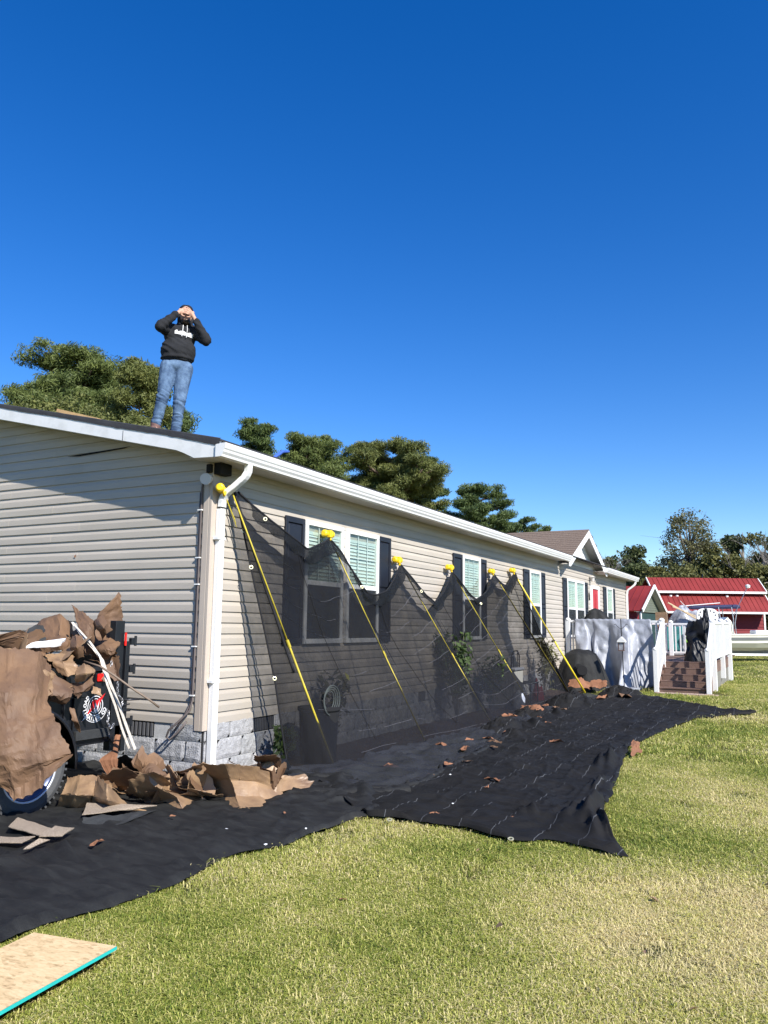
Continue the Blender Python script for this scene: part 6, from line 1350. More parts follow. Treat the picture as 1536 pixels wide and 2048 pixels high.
jg = MB(); jg.lathe((.62, 8.0, .02), (0, 0, 1), [(0, .11), (.22, .12), (.30, .08), (.34, .03), (.36, .03), (.361, 0)], 14); tag(jg.build('water_jug', M['clear'], smooth=True), 'cloudy plastic jug beside the storage bin behind the net', 'jug')
eb = MB(); eb.box((.30, .55, .02), (.62, .80, .05)); eb.prism([(.25, .02), (.75, .02), (.62, .17), (.32, .14)], 0, .52, .60); tag(eb.build('tool_bag', M['bag'], bevel=.01), 'dark tool bag on the ground beside the downspout behind the paper', 'bag')
# ================================================================ RED BARN, RED GARAGE, BOAT
AX, BX = Vector((.8856, .4645, 0)), Vector((-.4645, .8856, 0)); OO = Vector((5.285, -6.276, 0))
def PL(lat, dep, z=0): q = OO + AX * lat + BX * dep; return (round(q.x, 3), round(q.y, 3), z)
RZ0 = math.radians(27.68)
def local(root, mb): 
    m = Matrix.LocRotScale(root.location, root.rotation_euler, None); mb.v = [tuple(m @ Vector(v)) for v in mb.v]; return mb
bn = empty('red_barn', PL(16.75, 50.2, .11), RZ0); tag(bn, 'wide red metal barn with a stepped roof and white trim behind the boat', 'barn')
LB = 6.95
def bb(name, mb, m, **k): return local(bn, mb).build(name, m, bn, **k)
bb('wall', MB().box((.1, -.9, 0), (LB - .1, 2.6, 2.55)), M['barnred2'])
for i in range(12): bb('wall_board', MB().prism([(-.902, i * .2 + .02), (-.935, i * .2 + .02), (-.912, i * .2 + .205), (-.902, i * .2 + .205)], 0, .12, LB - .12), M['barnred2'])
for x in (.1, LB - .2): bb('corner_trim', MB().box((x, -.96, 0), (x + .1, -.94, 2.5)), M['white'])
low = MB(); low.add([(-.05, -1.8, 2.52), (LB + .05, -1.8, 2.52), (LB + .05, -.7, 3.60), (-.05, -.7, 3.60), (-.05, -1.8, 2.47), (LB + .05, -1.8, 2.47), (LB + .05, -.7, 3.55), (-.05, -.7, 3.55)], [(0, 1, 2, 3), (7, 6, 5, 4), (0, 4, 5, 1), (1, 5, 6, 2), (3, 7, 4, 0), (2, 6, 7, 3)]); bb('lower_roof', low, M['barnred'])
up = MB(); up.add([(-.05, -.95, 3.78), (LB + .05, -.95, 3.78), (LB + .05, .15, 4.68), (-.05, .15, 4.68), (-.05, -.95, 3.74), (LB + .05, -.95, 3.74), (LB + .05, .15, 4.64), (-.05, .15, 4.64)], [(0, 1, 2, 3), (7, 6, 5, 4), (0, 4, 5, 1), (1, 5, 6, 2), (3, 7, 4, 0), (2, 6, 7, 3)]); bb('upper_roof', up, M['barnred'])
bb('upper_roof', MB().add([(-.05, .152, 4.68), (LB + .05, .152, 4.68), (LB + .05, 3.0, 3.2), (-.05, 3.0, 3.2), (-.05, .152, 4.64), (LB + .05, .152, 4.64), (LB + .05, 3.0, 3.16), (-.05, 3.0, 3.16)], [(0, 1, 2, 3), (7, 6, 5, 4), (0, 4, 5, 1), (1, 5, 6, 2), (3, 7, 4, 0), (2, 6, 7, 3)]), M['barnred'])
for i in range(24):
    x = i * .3; 
    for (ya, za, yb, zb) in ((-1.8, 2.52, -.7, 3.60), (-.95, 3.78, .15, 4.68)):
        bb('roof_rib', MB().beam((x, ya + .02, za + .02), (x, yb - .02, zb - .0), .035, .03), M['barnred'])
bb('wall', MB().box((.15, -.68, 2.56), (LB - .15, .1, 3.73)), M['barnred2'])
bb('eave_trim', MB().box((-.08, -1.86, 2.40), (LB + .08, -1.81, 2.52)), M['white']); bb('eave_trim', MB().box((-.08, -1.0, 3.66), (LB + .08, -.96, 3.79)), M['white'])
for x in (-.09, LB + .05):
    bb('rake_trim', MB().beam((x + .02, -1.8, 2.49), (x + .02, -.7, 3.56), .05, .12), M['white']); bb('rake_trim', MB().beam((x + .02, -.95, 3.75), (x + .02, .15, 4.65), .05, .12), M['white'])
for x in (1.1, 1.5, 4.6): bb('hanging_lamp', MB().lathe((x, -.8, 3.42), (0, 0, 1), [(0, .02), (.02, .09), (.10, .10), (.14, .02)], 8), M['white'])
gg = empty('red_garage', PL(13.36, 40, .11), RZ0); tag(gg, 'small red-roofed garage with a white-trimmed gable beside the house', 'garage')
g1, g2 = Vector((.534, .846, 0)), Vector((-.846, .534, 0))
def gp(u, w, z): q = g1 * u + g2 * w; return (q.x, q.y, z)
def gb(name, mb, m, **k): return local(gg, mb).build(name, m, gg, **k)
HW = 2.45
def slab(P, m, name, t=.05): gb(name, MB().add([p for p in P] + [(p[0], p[1], p[2] - t) for p in P], [(0, 1, 2, 3), (7, 6, 5, 4), (0, 4, 5, 1), (1, 5, 6, 2), (2, 6, 7, 3), (3, 7, 4, 0)]), m)
slab([gp(0, -.25, 3.58), gp(-HW, -.25, 2.30), gp(-HW, 9, 2.30), gp(0, 9, 3.58)], M['barnred'], 'roof')
slab([gp(.002, -.25, 3.58), gp(HW, -.25, 2.34), gp(HW, 9, 2.34), gp(.002, 9, 3.58)], M['barnred'], 'roof')
for i in range(26):
    w = -.2 + i * .35; p, q = Vector(gp(-.03, w, 3.575)), Vector(gp(-HW + .02, w, 2.32)); gb('roof_rib', MB().beam(p, q, .035, .035), M['barnred'])
for s in (-1, 1):
    p, q = Vector(gp(0, -.30, 3.56)), Vector(gp(s * (HW + .05), -.30, 2.27)); gb('rake_trim', MB().beam(p, q, .05, .17), M['white'])
    gb('gable_soffit', MB().beam(Vector(gp(0, -.12, 3.50)), Vector(gp(s * HW, -.12, 2.22)), .25, .02), M['soffit'])
for k in range(11):
    z = 2.24 + k * .12; w0, w1 = (3.54 - z) / 1.28 * HW, max((3.54 - z - .12) / 1.28 * HW, .02)
    gb('gable_board', MB().add([gp(-w0, -.0, z), gp(w0, -.0, z), gp(w1, .015, z + .12), gp(-w1, .015, z + .12), gp(-w0, .1, z), gp(w0, .1, z), gp(w1, .1, z + .12), gp(-w1, .1, z + .12)], [(0, 1, 2, 3), (7, 6, 5, 4), (0, 4, 5, 1), (1, 5, 6, 2), (3, 2, 6, 7), (3, 7, 4, 0)]), M['olive'])
for (u0, u1, w0, w1, z0, z1, m, nme) in ((-2.3, -1.9, .02, .12, 0, 2.2, 'barnred2', 'wall'), (1.9, 2.3, .02, .12, 0, 2.2, 'barnred2', 'wall'), (-1.9, 1.9, .06, .12, 0, 2.2, 'greendark', 'roller_door'), (-2.3, -2.2, .13, 8.9, 0, 2.28, 'barnred2', 'wall'), (2.2, 2.3, .13, 8.9, 0, 2.28, 'barnred2', 'wall')):
    P = [gp(u0, w0, z0), gp(u1, w0, z0), gp(u1, w1, z0), gp(u0, w1, z0), gp(u0, w0, z1), gp(u1, w0, z1), gp(u1, w1, z1), gp(u0, w1, z1)]
    gb(nme, MB().add(P, [(3,2,1,0),(4,5,6,7),(0,1,5,4),(1,2,6,5),(2,3,7,6),(3,0,4,7)]), M[m])
for z in np.arange(.3, 2.1, .3):
    P = [gp(-1.88, .045, z), gp(1.88, .045, z), gp(1.88, .059, z), gp(-1.88, .059, z), gp(-1.88, .045, z + .27), gp(1.88, .045, z + .27), gp(1.88, .059, z + .27), gp(-1.88, .059, z + .27)]
    gb('door_panel', MB().add(P, [(3,2,1,0),(4,5,6,7),(0,1,5,4),(1,2,6,5),(2,3,7,6),(3,0,4,7)]), M['greendark'])
gb('downspout', MB().tube([gp(-2.42, -.2, 0), gp(-2.42, -.2, 2.2)], .04, 6), M['white'])
# boat on its trailer
bt = empty('boat', PL(13.7, 37.2, .11), RZ0); tag(bt, 'cream and white motor boat with a navy folded canopy standing on the far lawn', 'boat')
def sb(name, mb, m, **k): return local(bt, mb).build(name, m, bt, **k)
ST = [(0, 1.05, .42, 1.18, .95), (1.5, 1.08, .40, 1.18, 1.0), (3.2, 1.08, .40, 1.20, 1.0), (4.8, .95, .46, 1.24, .82), (6.2, .62, .62, 1.32, .5), (7.1, .22, .88, 1.42, .15), (7.5, .03, 1.15, 1.48, .02)]
P = []
for (x, hw, zk, zg, ch) in ST: P.append([(x, -hw, zg), (x, -hw * 1.0, zg - .10), (x, -hw * .98, lerp(zk, zg, .55)), (x, -ch * .88, lerp(zk, zg, .28)), (x, -ch * .45, zk + .06), (x, 0, zk), (x, ch * .45, zk + .06), (x, ch * .88, lerp(zk, zg, .28)), (x, hw * .98, lerp(zk, zg, .55)), (x, hw, zg - .10), (x, hw, zg)])
hl = MB().grid(P); hl.f.append(tuple(range(11))); sb('hull', hl, M['boatw'])
sb('side_stripe', MB().grid([[(x, -hw - .006, zg - .10), (x, -hw * .99 - .008, zg - .24)] for (x, hw, zk, zg, ch) in ST[:-1]]), M['boatg'], solid=.004)
sb('gunwale', MB().tube([(x, -hw, zg) for (x, hw, zk, zg, ch) in ST] + [(x, hw, zg) for (x, hw, zk, zg, ch) in ST[::-1]], .035, 6), M['boatw'])
sb('boat_deck', MB().grid([[(x, -hw * .98, zg - .05), (x, hw * .98, zg - .05)] for (x, hw, zk, zg, ch) in ST]), M['boatw'])
sb('console', MB().prism([(1.7, 1.1), (2.5, 1.1), (2.4, 1.75), (2.2, 2.0), (1.9, 1.75)], 1, -.4, .4), M['boatw'])
mb = MB()
for x in (1.75, 2.35): 
    for y in (-.55, .55): mb.tube([(x, y, 1.1), (x + .04, y, 1.9), (x, y * .9, 2.45)], .022, 6)
mb.tube([(1.5, -.5, 2.3), (1.75, -.55, 1.9), (1.8, -.55, 1.3)], .018, 5); mb.tube([(2.6, -.5, 2.3), (2.45, -.55, 1.7), (2.5, -.55, 1.1)], .018, 5); sb('canopy_frame', mb, M['chain'])
sb('folded_canopy', MB().tube([(.55, 0, 2.43), (.7, 0, 2.44), (2.8, 0, 2.50), (2.95, 0, 2.48)], [.05, .09, .10, .07], 8), M['navy']); sb('canopy_pole', MB().tube([(.3, -.1, 2.50), (2.0, -.1, 2.66)], .02, 5), M['white'])
sb('outrigger', MB().tube([(2.45, -.5, 2.1), (3.15, -.5, 3.42)], .018, 5), M['chain']); sb('outrigger_tip', MB().lathe((3.15, -.5, 3.42), (0, 0, 1), [(-.1, .0), (-.06, .10), (.05, .12), (.1, 0)], 8), M['white']); sb('fishing_rod', MB().tube([(.95, -.5, 1.7), (.0, -.5, 2.72)], .014, 5), M['white'])
sb('seat_cushion', MB().box((3.3, -.7, 1.19), (4.1, -.1, 1.42)).box((4.4, -.6, 1.22), (5.6, .3, 1.34)), M['white'], bevel=.04)
sb('outboard_motor', MB().box((-.5, -.2, .9), (-.05, .2, 1.5)).box((-.35, -.1, .2), (-.15, .1, .9)), M['boatg'], bevel=.05)
bx = empty('boat_trailer', PL(13.7, 37.2, .11), RZ0); tag(bx, 'low galvanised boat trailer under the cream boat', 'trailer')
def xb(name, mb, m, **k): return local(bx, mb).build(name, m, bx, **k)
xb('frame', MB().box((.3, -.75, .27), (8.2, -.67, .37)).box((.3, .67, .27), (8.2, .75, .37)).box((1.0, -.66, .28), (1.1, .66, .36)).box((4.6, -.66, .28), (4.7, .66, .36)), M['white'])
for x in (.75, 1.55):
    for y in (-.95, .95): xb('wheel', MB().lathe((x, y - .1, .31), (0, 1, 0), [(0, 0), (0, .2), (.0, .28), (.03, .31), (.17, .31), (.2, .28), (.2, 0)], 18), M['rubber'])
xb('bunk', MB().box((1.0, -.5, .375), (5, -.4, .55)).box((1.0, .4, .375), (5, .5, .55)), M['lattice']); xb('winch_post', MB().box((6.9, -.06, .3), (7.0, .06, .86)), M['chain'])

# ================================================================ TREES
def leaves_mesh(pos, nrm_up, size, rr, aspect=.45, spread=1.0):
    """many small leaf or needle-tuft quads; arrays of centres"""
    n = len(pos); d = rr.randn(n, 3); d /= np.linalg.norm(d, axis=1)[:, None]; d = d * spread + nrm_up; d /= np.linalg.norm(d, axis=1)[:, None]
    e = rr.randn(n, 3); s = np.cross(d, e); s /= np.linalg.norm(s, axis=1)[:, None]; L = size * rr.uniform(.6, 1.4, n)[:, None]; w = L * aspect
    v = np.empty((n, 4, 3)); v[:, 0] = pos - d * L * .5; v[:, 1] = pos + s * w * .5; v[:, 2] = pos + d * L * .5; v[:, 3] = pos - s * w * .5
    return v.reshape(-1, 3)
def quads_object(name, v, m, parent):
    n = len(v) // 4; me = bpy.data.meshes.new(name); me.vertices.add(len(v)); me.vertices.foreach_set('co', v.astype(np.float32).ravel()); me.loops.add(len(v)); me.loops.foreach_set('vertex_index', np.arange(len(v), dtype=np.int32))
    me.polygons.add(n); me.polygons.foreach_set('loop_start', np.arange(0, len(v), 4, dtype=np.int32)); me.update(calc_edges=True); me.materials.append(m)
    o = bpy.data.objects.new(name, me); COL.objects.link(o)
    if parent: inpar(o, parent)
    return o
def pine(x, y, top, hw, seed, m, label, base=0, nb=20, name='pine_tree', dens=1.0, crown_frac=.62, needle=.36):
    rr = np.random.RandomState(seed); root = empty(name, (x, y, base)); tag(root, label, 'tree', 'pines behind the house' if name == 'pine_tree' else None)
    H = top - base; ch = min(H * crown_frac, hw * 2.3 + 2.5); cb = top - ch; tk = MB(); lean = rr.randn(2) * .25
    tp = [(x + lean[0] * t + .12 * math.sin(t * 5 + seed), y + lean[1] * t, base + (H * .93) * t) for t in np.linspace(0, 1, 9)]; tk.tube(tp, [lerp(.026 * H * .55, .03, t) for t in np.linspace(0, 1, 9)], 8)
    C_ = []; U = []; ph = rr.rand() * 6
    for b in range(nb):
        t = (b + .5) / nb; z = cb + ch * .97 * t ** .85; a = b * 2.4 + ph + rr.randn() * .4
        shape = (1 - (max(0, t - .5) / .62) ** 2) ** .5 if t > .5 else .74 + .26 * rr.rand()
        r = hw * shape * rr.uniform(.45, 1.08); z -= .10 * r * (t > .6)
        i = min(int((z - base) / (H * .93) * 8), 7); o = Vector(tp[i]); o.z = min(z - r * .18, top - .3)
        e = Vector((x + math.cos(a) * r, y + math.sin(a) * r, z + r * .22)); mid = o.lerp(e, .5) + Vector((0, 0, -.06 * r + .1 * rr.randn())); w = .035 * r + .03
        tk.tube([o, mid, e], [w, w * .7, w * .3], 5)
        for k in range(4 + int(1.4 * r)):
            u = lerp(.45, 1.04, (k + rr.rand()) / (4 + int(1.4 * r))); c = (o.lerp(mid, u * 2) if u < .5 else mid.lerp(e, u * 2 - 1)) + Vector((rr.randn() * .25 * r * .5, rr.randn() * .25 * r * .5, .18 + .12 * rr.randn()))
            tk.tube([o.lerp(e, max(0, u - .2)), c], [w * .35, .012], 4)
            C_.append(c); U.append(rr.uniform(.34, .70) * (.55 + .16 * min(r, 3)))
    for k in range(5): C_.append(Vector((x + rr.randn() * hw * .22, y + rr.randn() * hw * .22, top - .35 - .5 * rr.rand()))); U.append(.6)
    pos = []
    for c, rad in zip(C_, U):
        n = int(430 * dens * rad / .7); q = rr.randn(n, 3); q /= np.linalg.norm(q, axis=1)[:, None]; q *= (rr.rand(n) ** .62)[:, None] * rad * 1.45; q[:, 2] *= .50; pos.append(q + np.array(c))
    pos = np.concatenate(pos); v = leaves_mesh(pos, np.array([0, 0, .55]), needle * .72, rr, .17); print('pine', len(pos))
    quads_object('crown', v, m, root); tk.build('trunk', M['trunk'], root, smooth=True)
def broadleaf(x, y, top, hw, seed, m, label, name='evergreen_tree', group=None, leaf=.26, n=15000, airy=0.0, base=0, zlow=.1, flat=.75, bark='trunk2', cat='tree', nclump=42):
    rr = np.random.RandomState(seed); root = empty(name, (x, y, base)); tag(root, label, cat, group); H = top - base
    tk = MB(); tk.tube([(x, y, base), (x + .1, y, base + H * .3), (x - .1, y + .1, base + H * .62), (x, y, base + H * .85)], [.028 * H, .02 * H, .012 * H, .03], 8)
    cz = base + H * (.5 + zlow * .5); rz = H * (.5 - zlow * .5); cl = []
    for k in range(nclump):
        q = rr.randn(3); q /= np.linalg.norm(q); rad = (.55 + .45 * rr.rand()) ** .7; c = np.array([x + q[0] * hw * rad * .88, y + q[1] * hw * rad * .88, cz + q[2] * rz * rad * .9]); s = hw * rr.uniform(.20, .36)
        if c[2] + s * .7 > top: c[2] = top - s * .7
        cl.append((c, s)); o = Vector((x, y, base + H * rr.uniform(.25, .7))); e = Vector(c); mid = o.lerp(e, .5) + Vector((0, 0, .3)); tk.tube([o, mid, e], [.010 * H, .006 * H, .012], 4)
    if not airy: cl.append((np.array([x, y, cz]), hw * .6))
    per_ = n // len(cl); pos = []
    for c, s in cl:
        q = rr.randn(per_, 3); q /= np.linalg.norm(q, axis=1)[:, None]; rad = (.35 + .75 * rr.rand(per_) ** .6) * s * (1 + .25 * np.sin(q[:, 0] * 7 + q[:, 2] * 5)); q = q * rad[:, None]; q[:, 2] *= flat; pos.append(q + c)
        if airy: tk.tube([Vector(c), Vector(c + rr.randn(3) * s)], [.02, .006], 3); tk.tube([Vector(c), Vector(c + rr.randn(3) * s)], [.02, .006], 3)
    v = leaves_mesh(np.concatenate(pos), np.array([0, 0, .1]), leaf, rr, .55); quads_object('crown', v, m, root); tk.build('trunk', M[bark], root, smooth=True)
def bare(x, y, top, hw, seed, label):
    rr = random.Random(seed); root = empty('bare_tree', (x, y, 0)); tag(root, label, 'tree'); mb = MB()
    def grow(p, d, L, r, lv):
        q = p + d * L; mb.tube([p, p.lerp(q, .5) + Vector((rr.uniform(-1, 1), rr.uniform(-1, 1), 0)) * L * .05, q], [r, r * .8, r * .6], 5 if lv > 1 else 3, cap=False)
        if lv == 0: return
        for k in range(3 if lv > 1 else 4): grow(p.lerp(q, rr.uniform(.5, 1)), (d + Vector((rr.uniform(-1, 1), rr.uniform(-1, 1), rr.uniform(-.2, .6))) * .75).normalized(), L * rr.uniform(.5, .75), r * .55, lv - 1)
    grow(Vector((x, y, 0)), Vector((0, 0, 1)), top * .45, .12, 5); mb.build('branches', M['trunk2'], root)
TR = DATA['trees']
pl2 = ['pine at the far left edge, half hidden beyond the tallest one', 'tallest broad-topped pine on the left, above the leafy bank', 'upright pine just left of the person on the roof', 'low spreading pine limbs behind the legs of the person', 'narrow pine just right of the house corner, nearest the gutter end',
       'rounded pine standing behind the first stretch of gutter', 'large pine in the middle with a double-humped crown', 'darker pine filling the gap right of the large middle pine', 'round-headed pine above the middle of the long gutter', 'small far pine near the brown gable roof', 'smallest farthest pine tip left of the brown gable roof']
for i, (x, y, t, hw) in enumerate(TR['pines']):
    far = i > 7
    pine(x, y, t, hw * ([1.15, 1.12, 1.12, 1.0, 1.12, 1.2][i] if i < 6 else 1.12), 11 + i * 3, M[['pine1', 'pine1', 'pine3', 'pine2', 'pine2', 'pine1', 'pine3', 'pine2', 'pine2', 'pine2', 'pine1'][i]], pl2[i], nb=[22, 54, 26, 18, 22, 44, 54, 16, 30, 22, 14][i], dens=.9 if far else 1.25, needle=.34 if i < 4 else .42 if i < 8 else .5, crown_frac=.5 if i < 4 else .62)
pine(-28.5, 21.6, 14.2, 2.0, 97, M['pine3'], 'pine crown adjoining the tallest one on its right', nb=18, dens=1.25, crown_frac=.42)
pine(-22.8, 46.5, 13.7, 2.2, 98, M['pine1'], 'lower left shoulder pine beside the large middle pine', nb=18, dens=1.1, needle=.42, crown_frac=.5)
bl2 = ['dense leafy evergreen bank behind the ridge on the left', 'leafy evergreen behind the roof left of the boots', 'leafy evergreen at the left picture edge above the roof']
for i, (x, y, t, hw) in enumerate(TR['broad']): broadleaf(x, y, t + .1, hw * 1.2, 50 + i, M['oak'], bl2[i], leaf=.10, n=52000, nclump=90, zlow=.2, group='leafy evergreens behind the ridge')
rl2 = ['rounded dark tree just right of the house end', 'dark tree behind the left end of the barn', 'tall airy tree with thin upper branches, highest on the right', 'lower green tree in front of the tall airy one', 'broad olive-green tree behind the middle of the barn', 'tall dark-crowned tree near the right picture edge', 'tall tree at the right picture edge', 'olive tree behind the right end of the barn', 'dark tree partly hidden by the house end', 'low bright bush tree right behind the barn ridge', 'tree past the right end of the barn', 'tree beyond the right picture edge']
mm = ['oak2', 'oak2', 'oak4', 'oak3', 'oak3', 'oak2', 'oak3', 'oak3', 'oak2', 'oak3', 'oak3', 'oak3']
for i, (x, y, t, hw) in enumerate(TR['right']):
    air = i == 2
    broadleaf(x, y, t, hw * (1.0 if air else 1.3), 80 + i, M[mm[i]], rl2[i], name='woodland_tree', leaf=.20 if air else .27, n=11000 if air else 25000, airy=1.0 if air else 0, nclump=60 if air else 40, zlow=.22 if air else -.15, group='trees behind the barn')
bare(*TR['bare'][0], 5, 'leafless grey tree showing above the right end of the roof'); bare(*TR['bare'][1], 9, 'grey leafless tree among the green ones at the right edge')
rr_ = np.random.RandomState(5); pos = []
for k in range(230):
    lat = rr_.uniform(6, 46); dep = rr_.uniform(78, 92); c = np.array(PL(lat, dep, rr_.uniform(.5, 6.2))); q = rr_.randn(170, 3); q /= np.linalg.norm(q, axis=1)[:, None]; pos.append(c + q * rr_.uniform(1, 2.0) * np.array([1, 1, .8]))
for k in range(120):
    lat = rr_.uniform(-80, 6); dep = rr_.uniform(110, 120); c = np.array(PL(lat, dep, rr_.uniform(.5, 6))); q = rr_.randn(120, 3); q /= np.linalg.norm(q, axis=1)[:, None]; pos.append(c + q * rr_.uniform(1.5, 3) * np.array([1, 1, .7]))
tag(quads_object('woodland', leaves_mesh(np.concatenate(pos), np.array([0, 0, .1]), .62, rr_, .6), M['oak2'], None), 'dark undergrowth filling the far edge of the lawn', 'woodland', kind='stuff')

# ================================================================ GRASS
DRY = [(4.75, -1.7, 1.3, .30), (5.3, 1.6, 1.6, .26), (4.6, -3.4, .9, .18), (6.2, 5.5, 2.2, .22), (4.2, 9.0, 1.0, .2)]
def grass_mat():
    m = bpy.data.materials.new('grass_blades'); m.use_nodes = True; nt, b = nodes_of(m); b.inputs['Roughness'].default_value = .55; b.inputs['Specular IOR Level'].default_value = .3
    geo = nt.nodes.new('ShaderNodeNewGeometry'); n = nt.nodes.new('ShaderNodeTexNoise'); n.inputs['Scale'].default_value = .55; n.inputs['Detail'].default_value = 5; n.inputs['Roughness'].default_value = .65; nt.links.new(geo.outputs['Position'], n.inputs[0])
    at = nt.nodes.new('ShaderNodeAttribute'); at.attribute_name = 'tone'
    oi = nt.nodes.new('ShaderNodeObjectInfo')
    a = nt.nodes.new('ShaderNodeMath'); a.operation = 'MULTIPLY_ADD'; a.inputs[1].default_value = 1.5; nt.links.new(n.outputs[0], a.inputs[0]); s = nt.nodes.new('ShaderNodeMath'); s.operation = 'MULTIPLY_ADD'; s.inputs[1].default_value = .55; s.inputs[2].default_value = -.52; nt.links.new(at.outputs['Fac'], s.inputs[0]); nt.links.new(s.outputs[0], a.inputs[2])
    last = a.outputs[0]
    for (dx, dy, rad, am) in DRY:      # worn dry patches in the lawn
        vd = nt.nodes.new('ShaderNodeVectorMath'); vd.operation = 'DISTANCE'; vd.inputs[1].default_value = (dx, dy, 0); nt.links.new(geo.outputs['Position'], vd.inputs[0])
        q1 = nt.nodes.new('ShaderNodeMath'); q1.operation = 'MULTIPLY_ADD'; q1.inputs[1].default_value = 2.2; nt.links.new(n.outputs[0], q1.inputs[0]); nt.links.new(vd.outputs['Value'], q1.inputs[2])
        mr = nt.nodes.new('ShaderNodeMapRange'); mr.inputs[1].default_value = rad * .55 + 1.1; mr.inputs[2].default_value = rad + 1.1; mr.inputs[3].default_value = am; mr.inputs[4].default_value = 0; nt.links.new(q1.outputs[0], mr.inputs[0])
        q2 = nt.nodes.new('ShaderNodeMath'); q2.operation = 'ADD'; nt.links.new(last, q2.inputs[0]); nt.links.new(mr.outputs[0], q2.inputs[1]); last = q2.outputs[0]
    r = nt.nodes.new('ShaderNodeValToRGB'); cr = r.color_ramp; cr.elements[0].position = .12; cr.elements[0].color = GR_A; cr.elements[1].position = .88; cr.elements[1].color = GR_D; e = cr.elements.new(.40); e.color = GR_B; e = cr.elements.new(.62); e.color = GR_C
    nt.links.new(last, r.inputs[0]); nt.links.new(r.outputs[0], b.inputs['Base Color'])
    tr_ = nt.nodes.new('ShaderNodeBsdfTranslucent'); mx = nt.nodes.new('ShaderNodeMixShader'); mx.inputs[0].default_value = .3; nt.links.new(r.outputs[0], tr_.inputs[0]); nt.links.new(b.outputs[0], mx.inputs[1]); nt.links.new(tr_.outputs[0], mx.inputs[2]); nt.links.new(mx.outputs[0], nt.nodes['Material Output'].inputs[0]); return m
M['grass'] = grass_mat()
def clump(seed, nb=46, rad=.075, h=.032, w=.0034, wide=1.0):
    rr = np.random.RandomState(seed); V, F, T = [], [], []
    for k in range(nb):
        r = rad * math.sqrt(rr.rand()); a = rr.rand() * 6.28; p = Vector((math.cos(a) * r, math.sin(a) * r, 0)); d = rr.rand() * 6.28; lean = rr.uniform(.3, 1.9); L = h * rr.uniform(.55, 1.35); dx = Vector((math.cos(d), math.sin(d), 0)); s = Vector((-dx.y, dx.x, 0)) * w * .5 * wide
        q1 = p + dx * L * .35 * lean * .7 + Vector((0, 0, L * .62)); q2 = p + dx * L * lean + Vector((0, 0, L * (.95 - .5 * min(lean, 1.3)))); n = len(V); V += [p - s, p + s, q1 + s * .9, q1 - s * .9, q2]; F += [(n, n+1, n+2, n+3), (n+3, n+2, n+4)]; t = rr.rand() ** 1.3; T += [t] * 5
    me = bpy.data.meshes.new('grass_tuft'); me.from_pydata([tuple(v) for v in V], [], F); at = me.attributes.new('tone', 'FLOAT', 'POINT'); at.data.foreach_set('value', T); me.materials.append(M['grass']); me.update(); return me
def inside(px, py, poly):
    c = np.zeros(len(px), bool); n = len(poly); j = n - 1
    for i in range(n):
        xi, yi, xj, yj = poly[i][0], poly[i][1], poly[j][0], poly[j][1]; t = ((yi > py) != (yj > py)) & (px < (xj - xi) * (py - yi) / (yj - yi + 1e-12) + xi); c ^= t; j = i
    return c
poly1 = [(p[0] - .02, p[1] + .01) for p in DATA['outer1']] + [(2.2, .2), (.5, .9), (0, 0), (-3, -.1), (-3, -6), (1.9, -6)]
poly2 = [(p[0], p[1]) for p in DATA['outer2']] + [(p[0], p[1]) for p in DATA['inner2']][::-1]
poly3 = [(c0.x + .01, c0.y), (c1.x - .0, c1.y), (c1.x + ed.x * 1.8, c1.y + ed.y * 1.8), (c0.x + ed.x * 1.8, c0.y + ed.y * 1.8)]
poly4 = [(-.1, 0), (.95, 0), (1.0, 5.5), (1.0, 11.6), (-.1, 11.6)]
poly7 = [(p[0], p[1]) for p in DATA['inner2']] + [(1.2, 11.9), (0, 12), (0, 0), (.5, .2)]
poly5 = [(-.1, 13.5), (3.45, 13.5), (3.45, 18.3), (-.1, 18.3)]; poly6 = [(2.3, 12.05), (4.0, 12.05), (4.0, 12.6), (3.4, 13.7), (2.3, 13.7)]
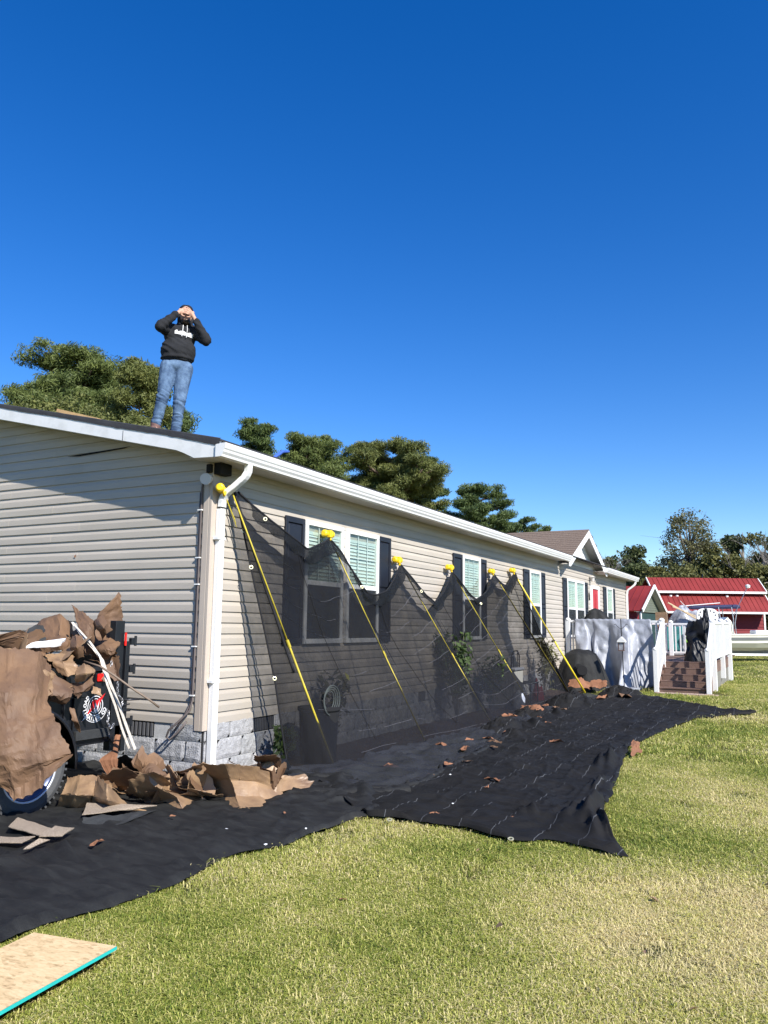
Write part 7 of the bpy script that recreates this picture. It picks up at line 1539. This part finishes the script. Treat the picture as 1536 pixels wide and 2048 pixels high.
def scatter(name, d0, d1, dens, a0, a1, seed, me_list, sc, label):
    rr = np.random.RandomState(seed); area = .5 * (a1 - a0) * (d1 ** 2 - d0 ** 2); n = int(area * dens); d = np.sqrt(rr.uniform(d0 ** 2, d1 ** 2, n)); a = rr.uniform(a0, a1, n)
    x = 5.285 + np.sin(a) * d; y = -6.276 + np.cos(a) * d; keep = x > -.0
    for P in (poly1, poly2, poly3, poly4, poly5, poly6, poly7): keep &= ~inside(x, y, P)
    keep &= ~((x < 0.02) & (y < 22))
    bare_ = np.array([noise.noise(Vector((xx * 1.6, yy * 1.6, 3.3))) for xx, yy in zip(x, y)]); keep &= ~((bare_ > .36) & (rr.rand(n) < .65)) 
    x, y = x[keep], y[keep]; z = np.array([ground(v) for v in y]) - .004; k = len(x); idx = rr.randint(0, len(me_list), k)
    for i, me in enumerate(me_list):
        s = idx == i; q = np.stack([x[s], y[s], z[s]], 1).astype(np.float32); pm = bpy.data.meshes.new(name + '_points'); pm.vertices.add(len(q)); pm.vertices.foreach_set('co', q.ravel())
        at = pm.attributes.new('rot', 'FLOAT_VECTOR', 'POINT'); rv = np.zeros((len(q), 3), np.float32); rv[:, 2] = rr.uniform(0, 6.28, len(q)); rv[:, 0] = rr.randn(len(q)) * .12; at.data.foreach_set('vector', rv.ravel())
        at = pm.attributes.new('siz', 'FLOAT', 'POINT'); at.data.foreach_set('value', (rr.uniform(.7, 1.25, len(q)) * sc).astype(np.float32))
        o = bpy.data.objects.new(name, pm); COL.objects.link(o); tag(o, label, 'grass', kind='stuff')
        src = bpy.data.objects.new('grass_tuft', me)       # not linked to the scene: only the instances show
        ng = bpy.data.node_groups.new('grass_scatter', 'GeometryNodeTree'); ng.interface.new_socket('Geometry', in_out='INPUT', socket_type='NodeSocketGeometry'); ng.interface.new_socket('Geometry', in_out='OUTPUT', socket_type='NodeSocketGeometry')
        gi, go = ng.nodes.new('NodeGroupInput'), ng.nodes.new('NodeGroupOutput'); oi = ng.nodes.new('GeometryNodeObjectInfo'); oi.inputs[0].default_value = src; oi.inputs['As Instance'].default_value = True; ip = ng.nodes.new('GeometryNodeInstanceOnPoints')
        nr = ng.nodes.new('GeometryNodeInputNamedAttribute'); nr.data_type = 'FLOAT_VECTOR'; nr.inputs[0].default_value = 'rot'; ns = ng.nodes.new('GeometryNodeInputNamedAttribute'); ns.data_type = 'FLOAT'; ns.inputs[0].default_value = 'siz'
        er = ng.nodes.new('FunctionNodeEulerToRotation'); ng.links.new(nr.outputs[0], er.inputs[0]); ng.links.new(gi.outputs[0], ip.inputs[0]); ng.links.new(oi.outputs['Geometry'], ip.inputs['Instance']); ng.links.new(er.outputs[0], ip.inputs['Rotation']); ng.links.new(ns.outputs[0], ip.inputs['Scale']); ng.links.new(ip.outputs[0], go.inputs[0])
        mo_ = o.modifiers.new('scatter', 'NODES'); mo_.node_group = ng
near = [clump(s, 52) for s in range(5)]; midc = [clump(20 + s, 46, .14, .040, .0065) for s in range(3)]; farc = [clump(30 + s, 40, .35, .045, .016) for s in range(2)]
A0, A1 = math.radians(-66), math.radians(26)
scatter('lawn_grass', 1.9, 5.0, GR_DENS, A0, A1, 1, near, 1.0, 'short yellow-green lawn grass in the foreground')
scatter('lawn_grass', 5.0, 10.0, GR_DENS * .42, A0, A1, 2, near, 1.25, 'short yellow-green lawn grass around the cloth')
scatter('lawn_grass', 10.0, 24.0, 75, math.radians(-42), A1, 3, midc, 1.3, 'lawn grass between the cloth and the deck')
scatter('lawn_grass', 24.0, 58.0, 9, math.radians(-30), A1, 4, farc, 1.2, 'lawn grass out towards the barn')
lf_ = MB(); lf_.add([(0, -.02, 0), (.014, 0, .006), (0, .024, .002), (-.014, 0, .008)], [(0, 1, 2, 3)]); lme = lf_.mesh('leaf'); lme.materials.append(M['paper_in'])
rr = random.Random(77)
for k in range(34):
    d = rr.uniform(2.2, 9) if k < 24 else rr.uniform(9, 20); a = math.radians(rr.uniform(-22, 4)); x, y = 5.285 + math.sin(a) * d, -6.276 + math.cos(a) * d
    if any(inside(np.array([x]), np.array([y]), P)[0] for P in (poly1, poly2)): continue
    o = bpy.data.objects.new('fallen_leaf', lme); COL.objects.link(o); o.location = (x, y, ground(y) + .034); s = rr.uniform(.7, 1.6); o.scale = (s, s, s); o.rotation_euler = (rr.uniform(-.5, .5), rr.uniform(-.5, .5), rr.uniform(0, 6)); tag(o, 'small dry tan leaf lying on top of the lawn grass', 'leaf', 'dry leaves on the lawn')
wl = lf_.mesh('leaf_red'); wl.materials.append(M['paper_red']); o = bpy.data.objects.new('stuck_leaf', wl); COL.objects.link(o); o.location = (-1.9, -.024, 2.245); o.rotation_euler = (1.5, .4, 0); tag(o, 'small red-brown leaf stuck on the gable siding', 'leaf')
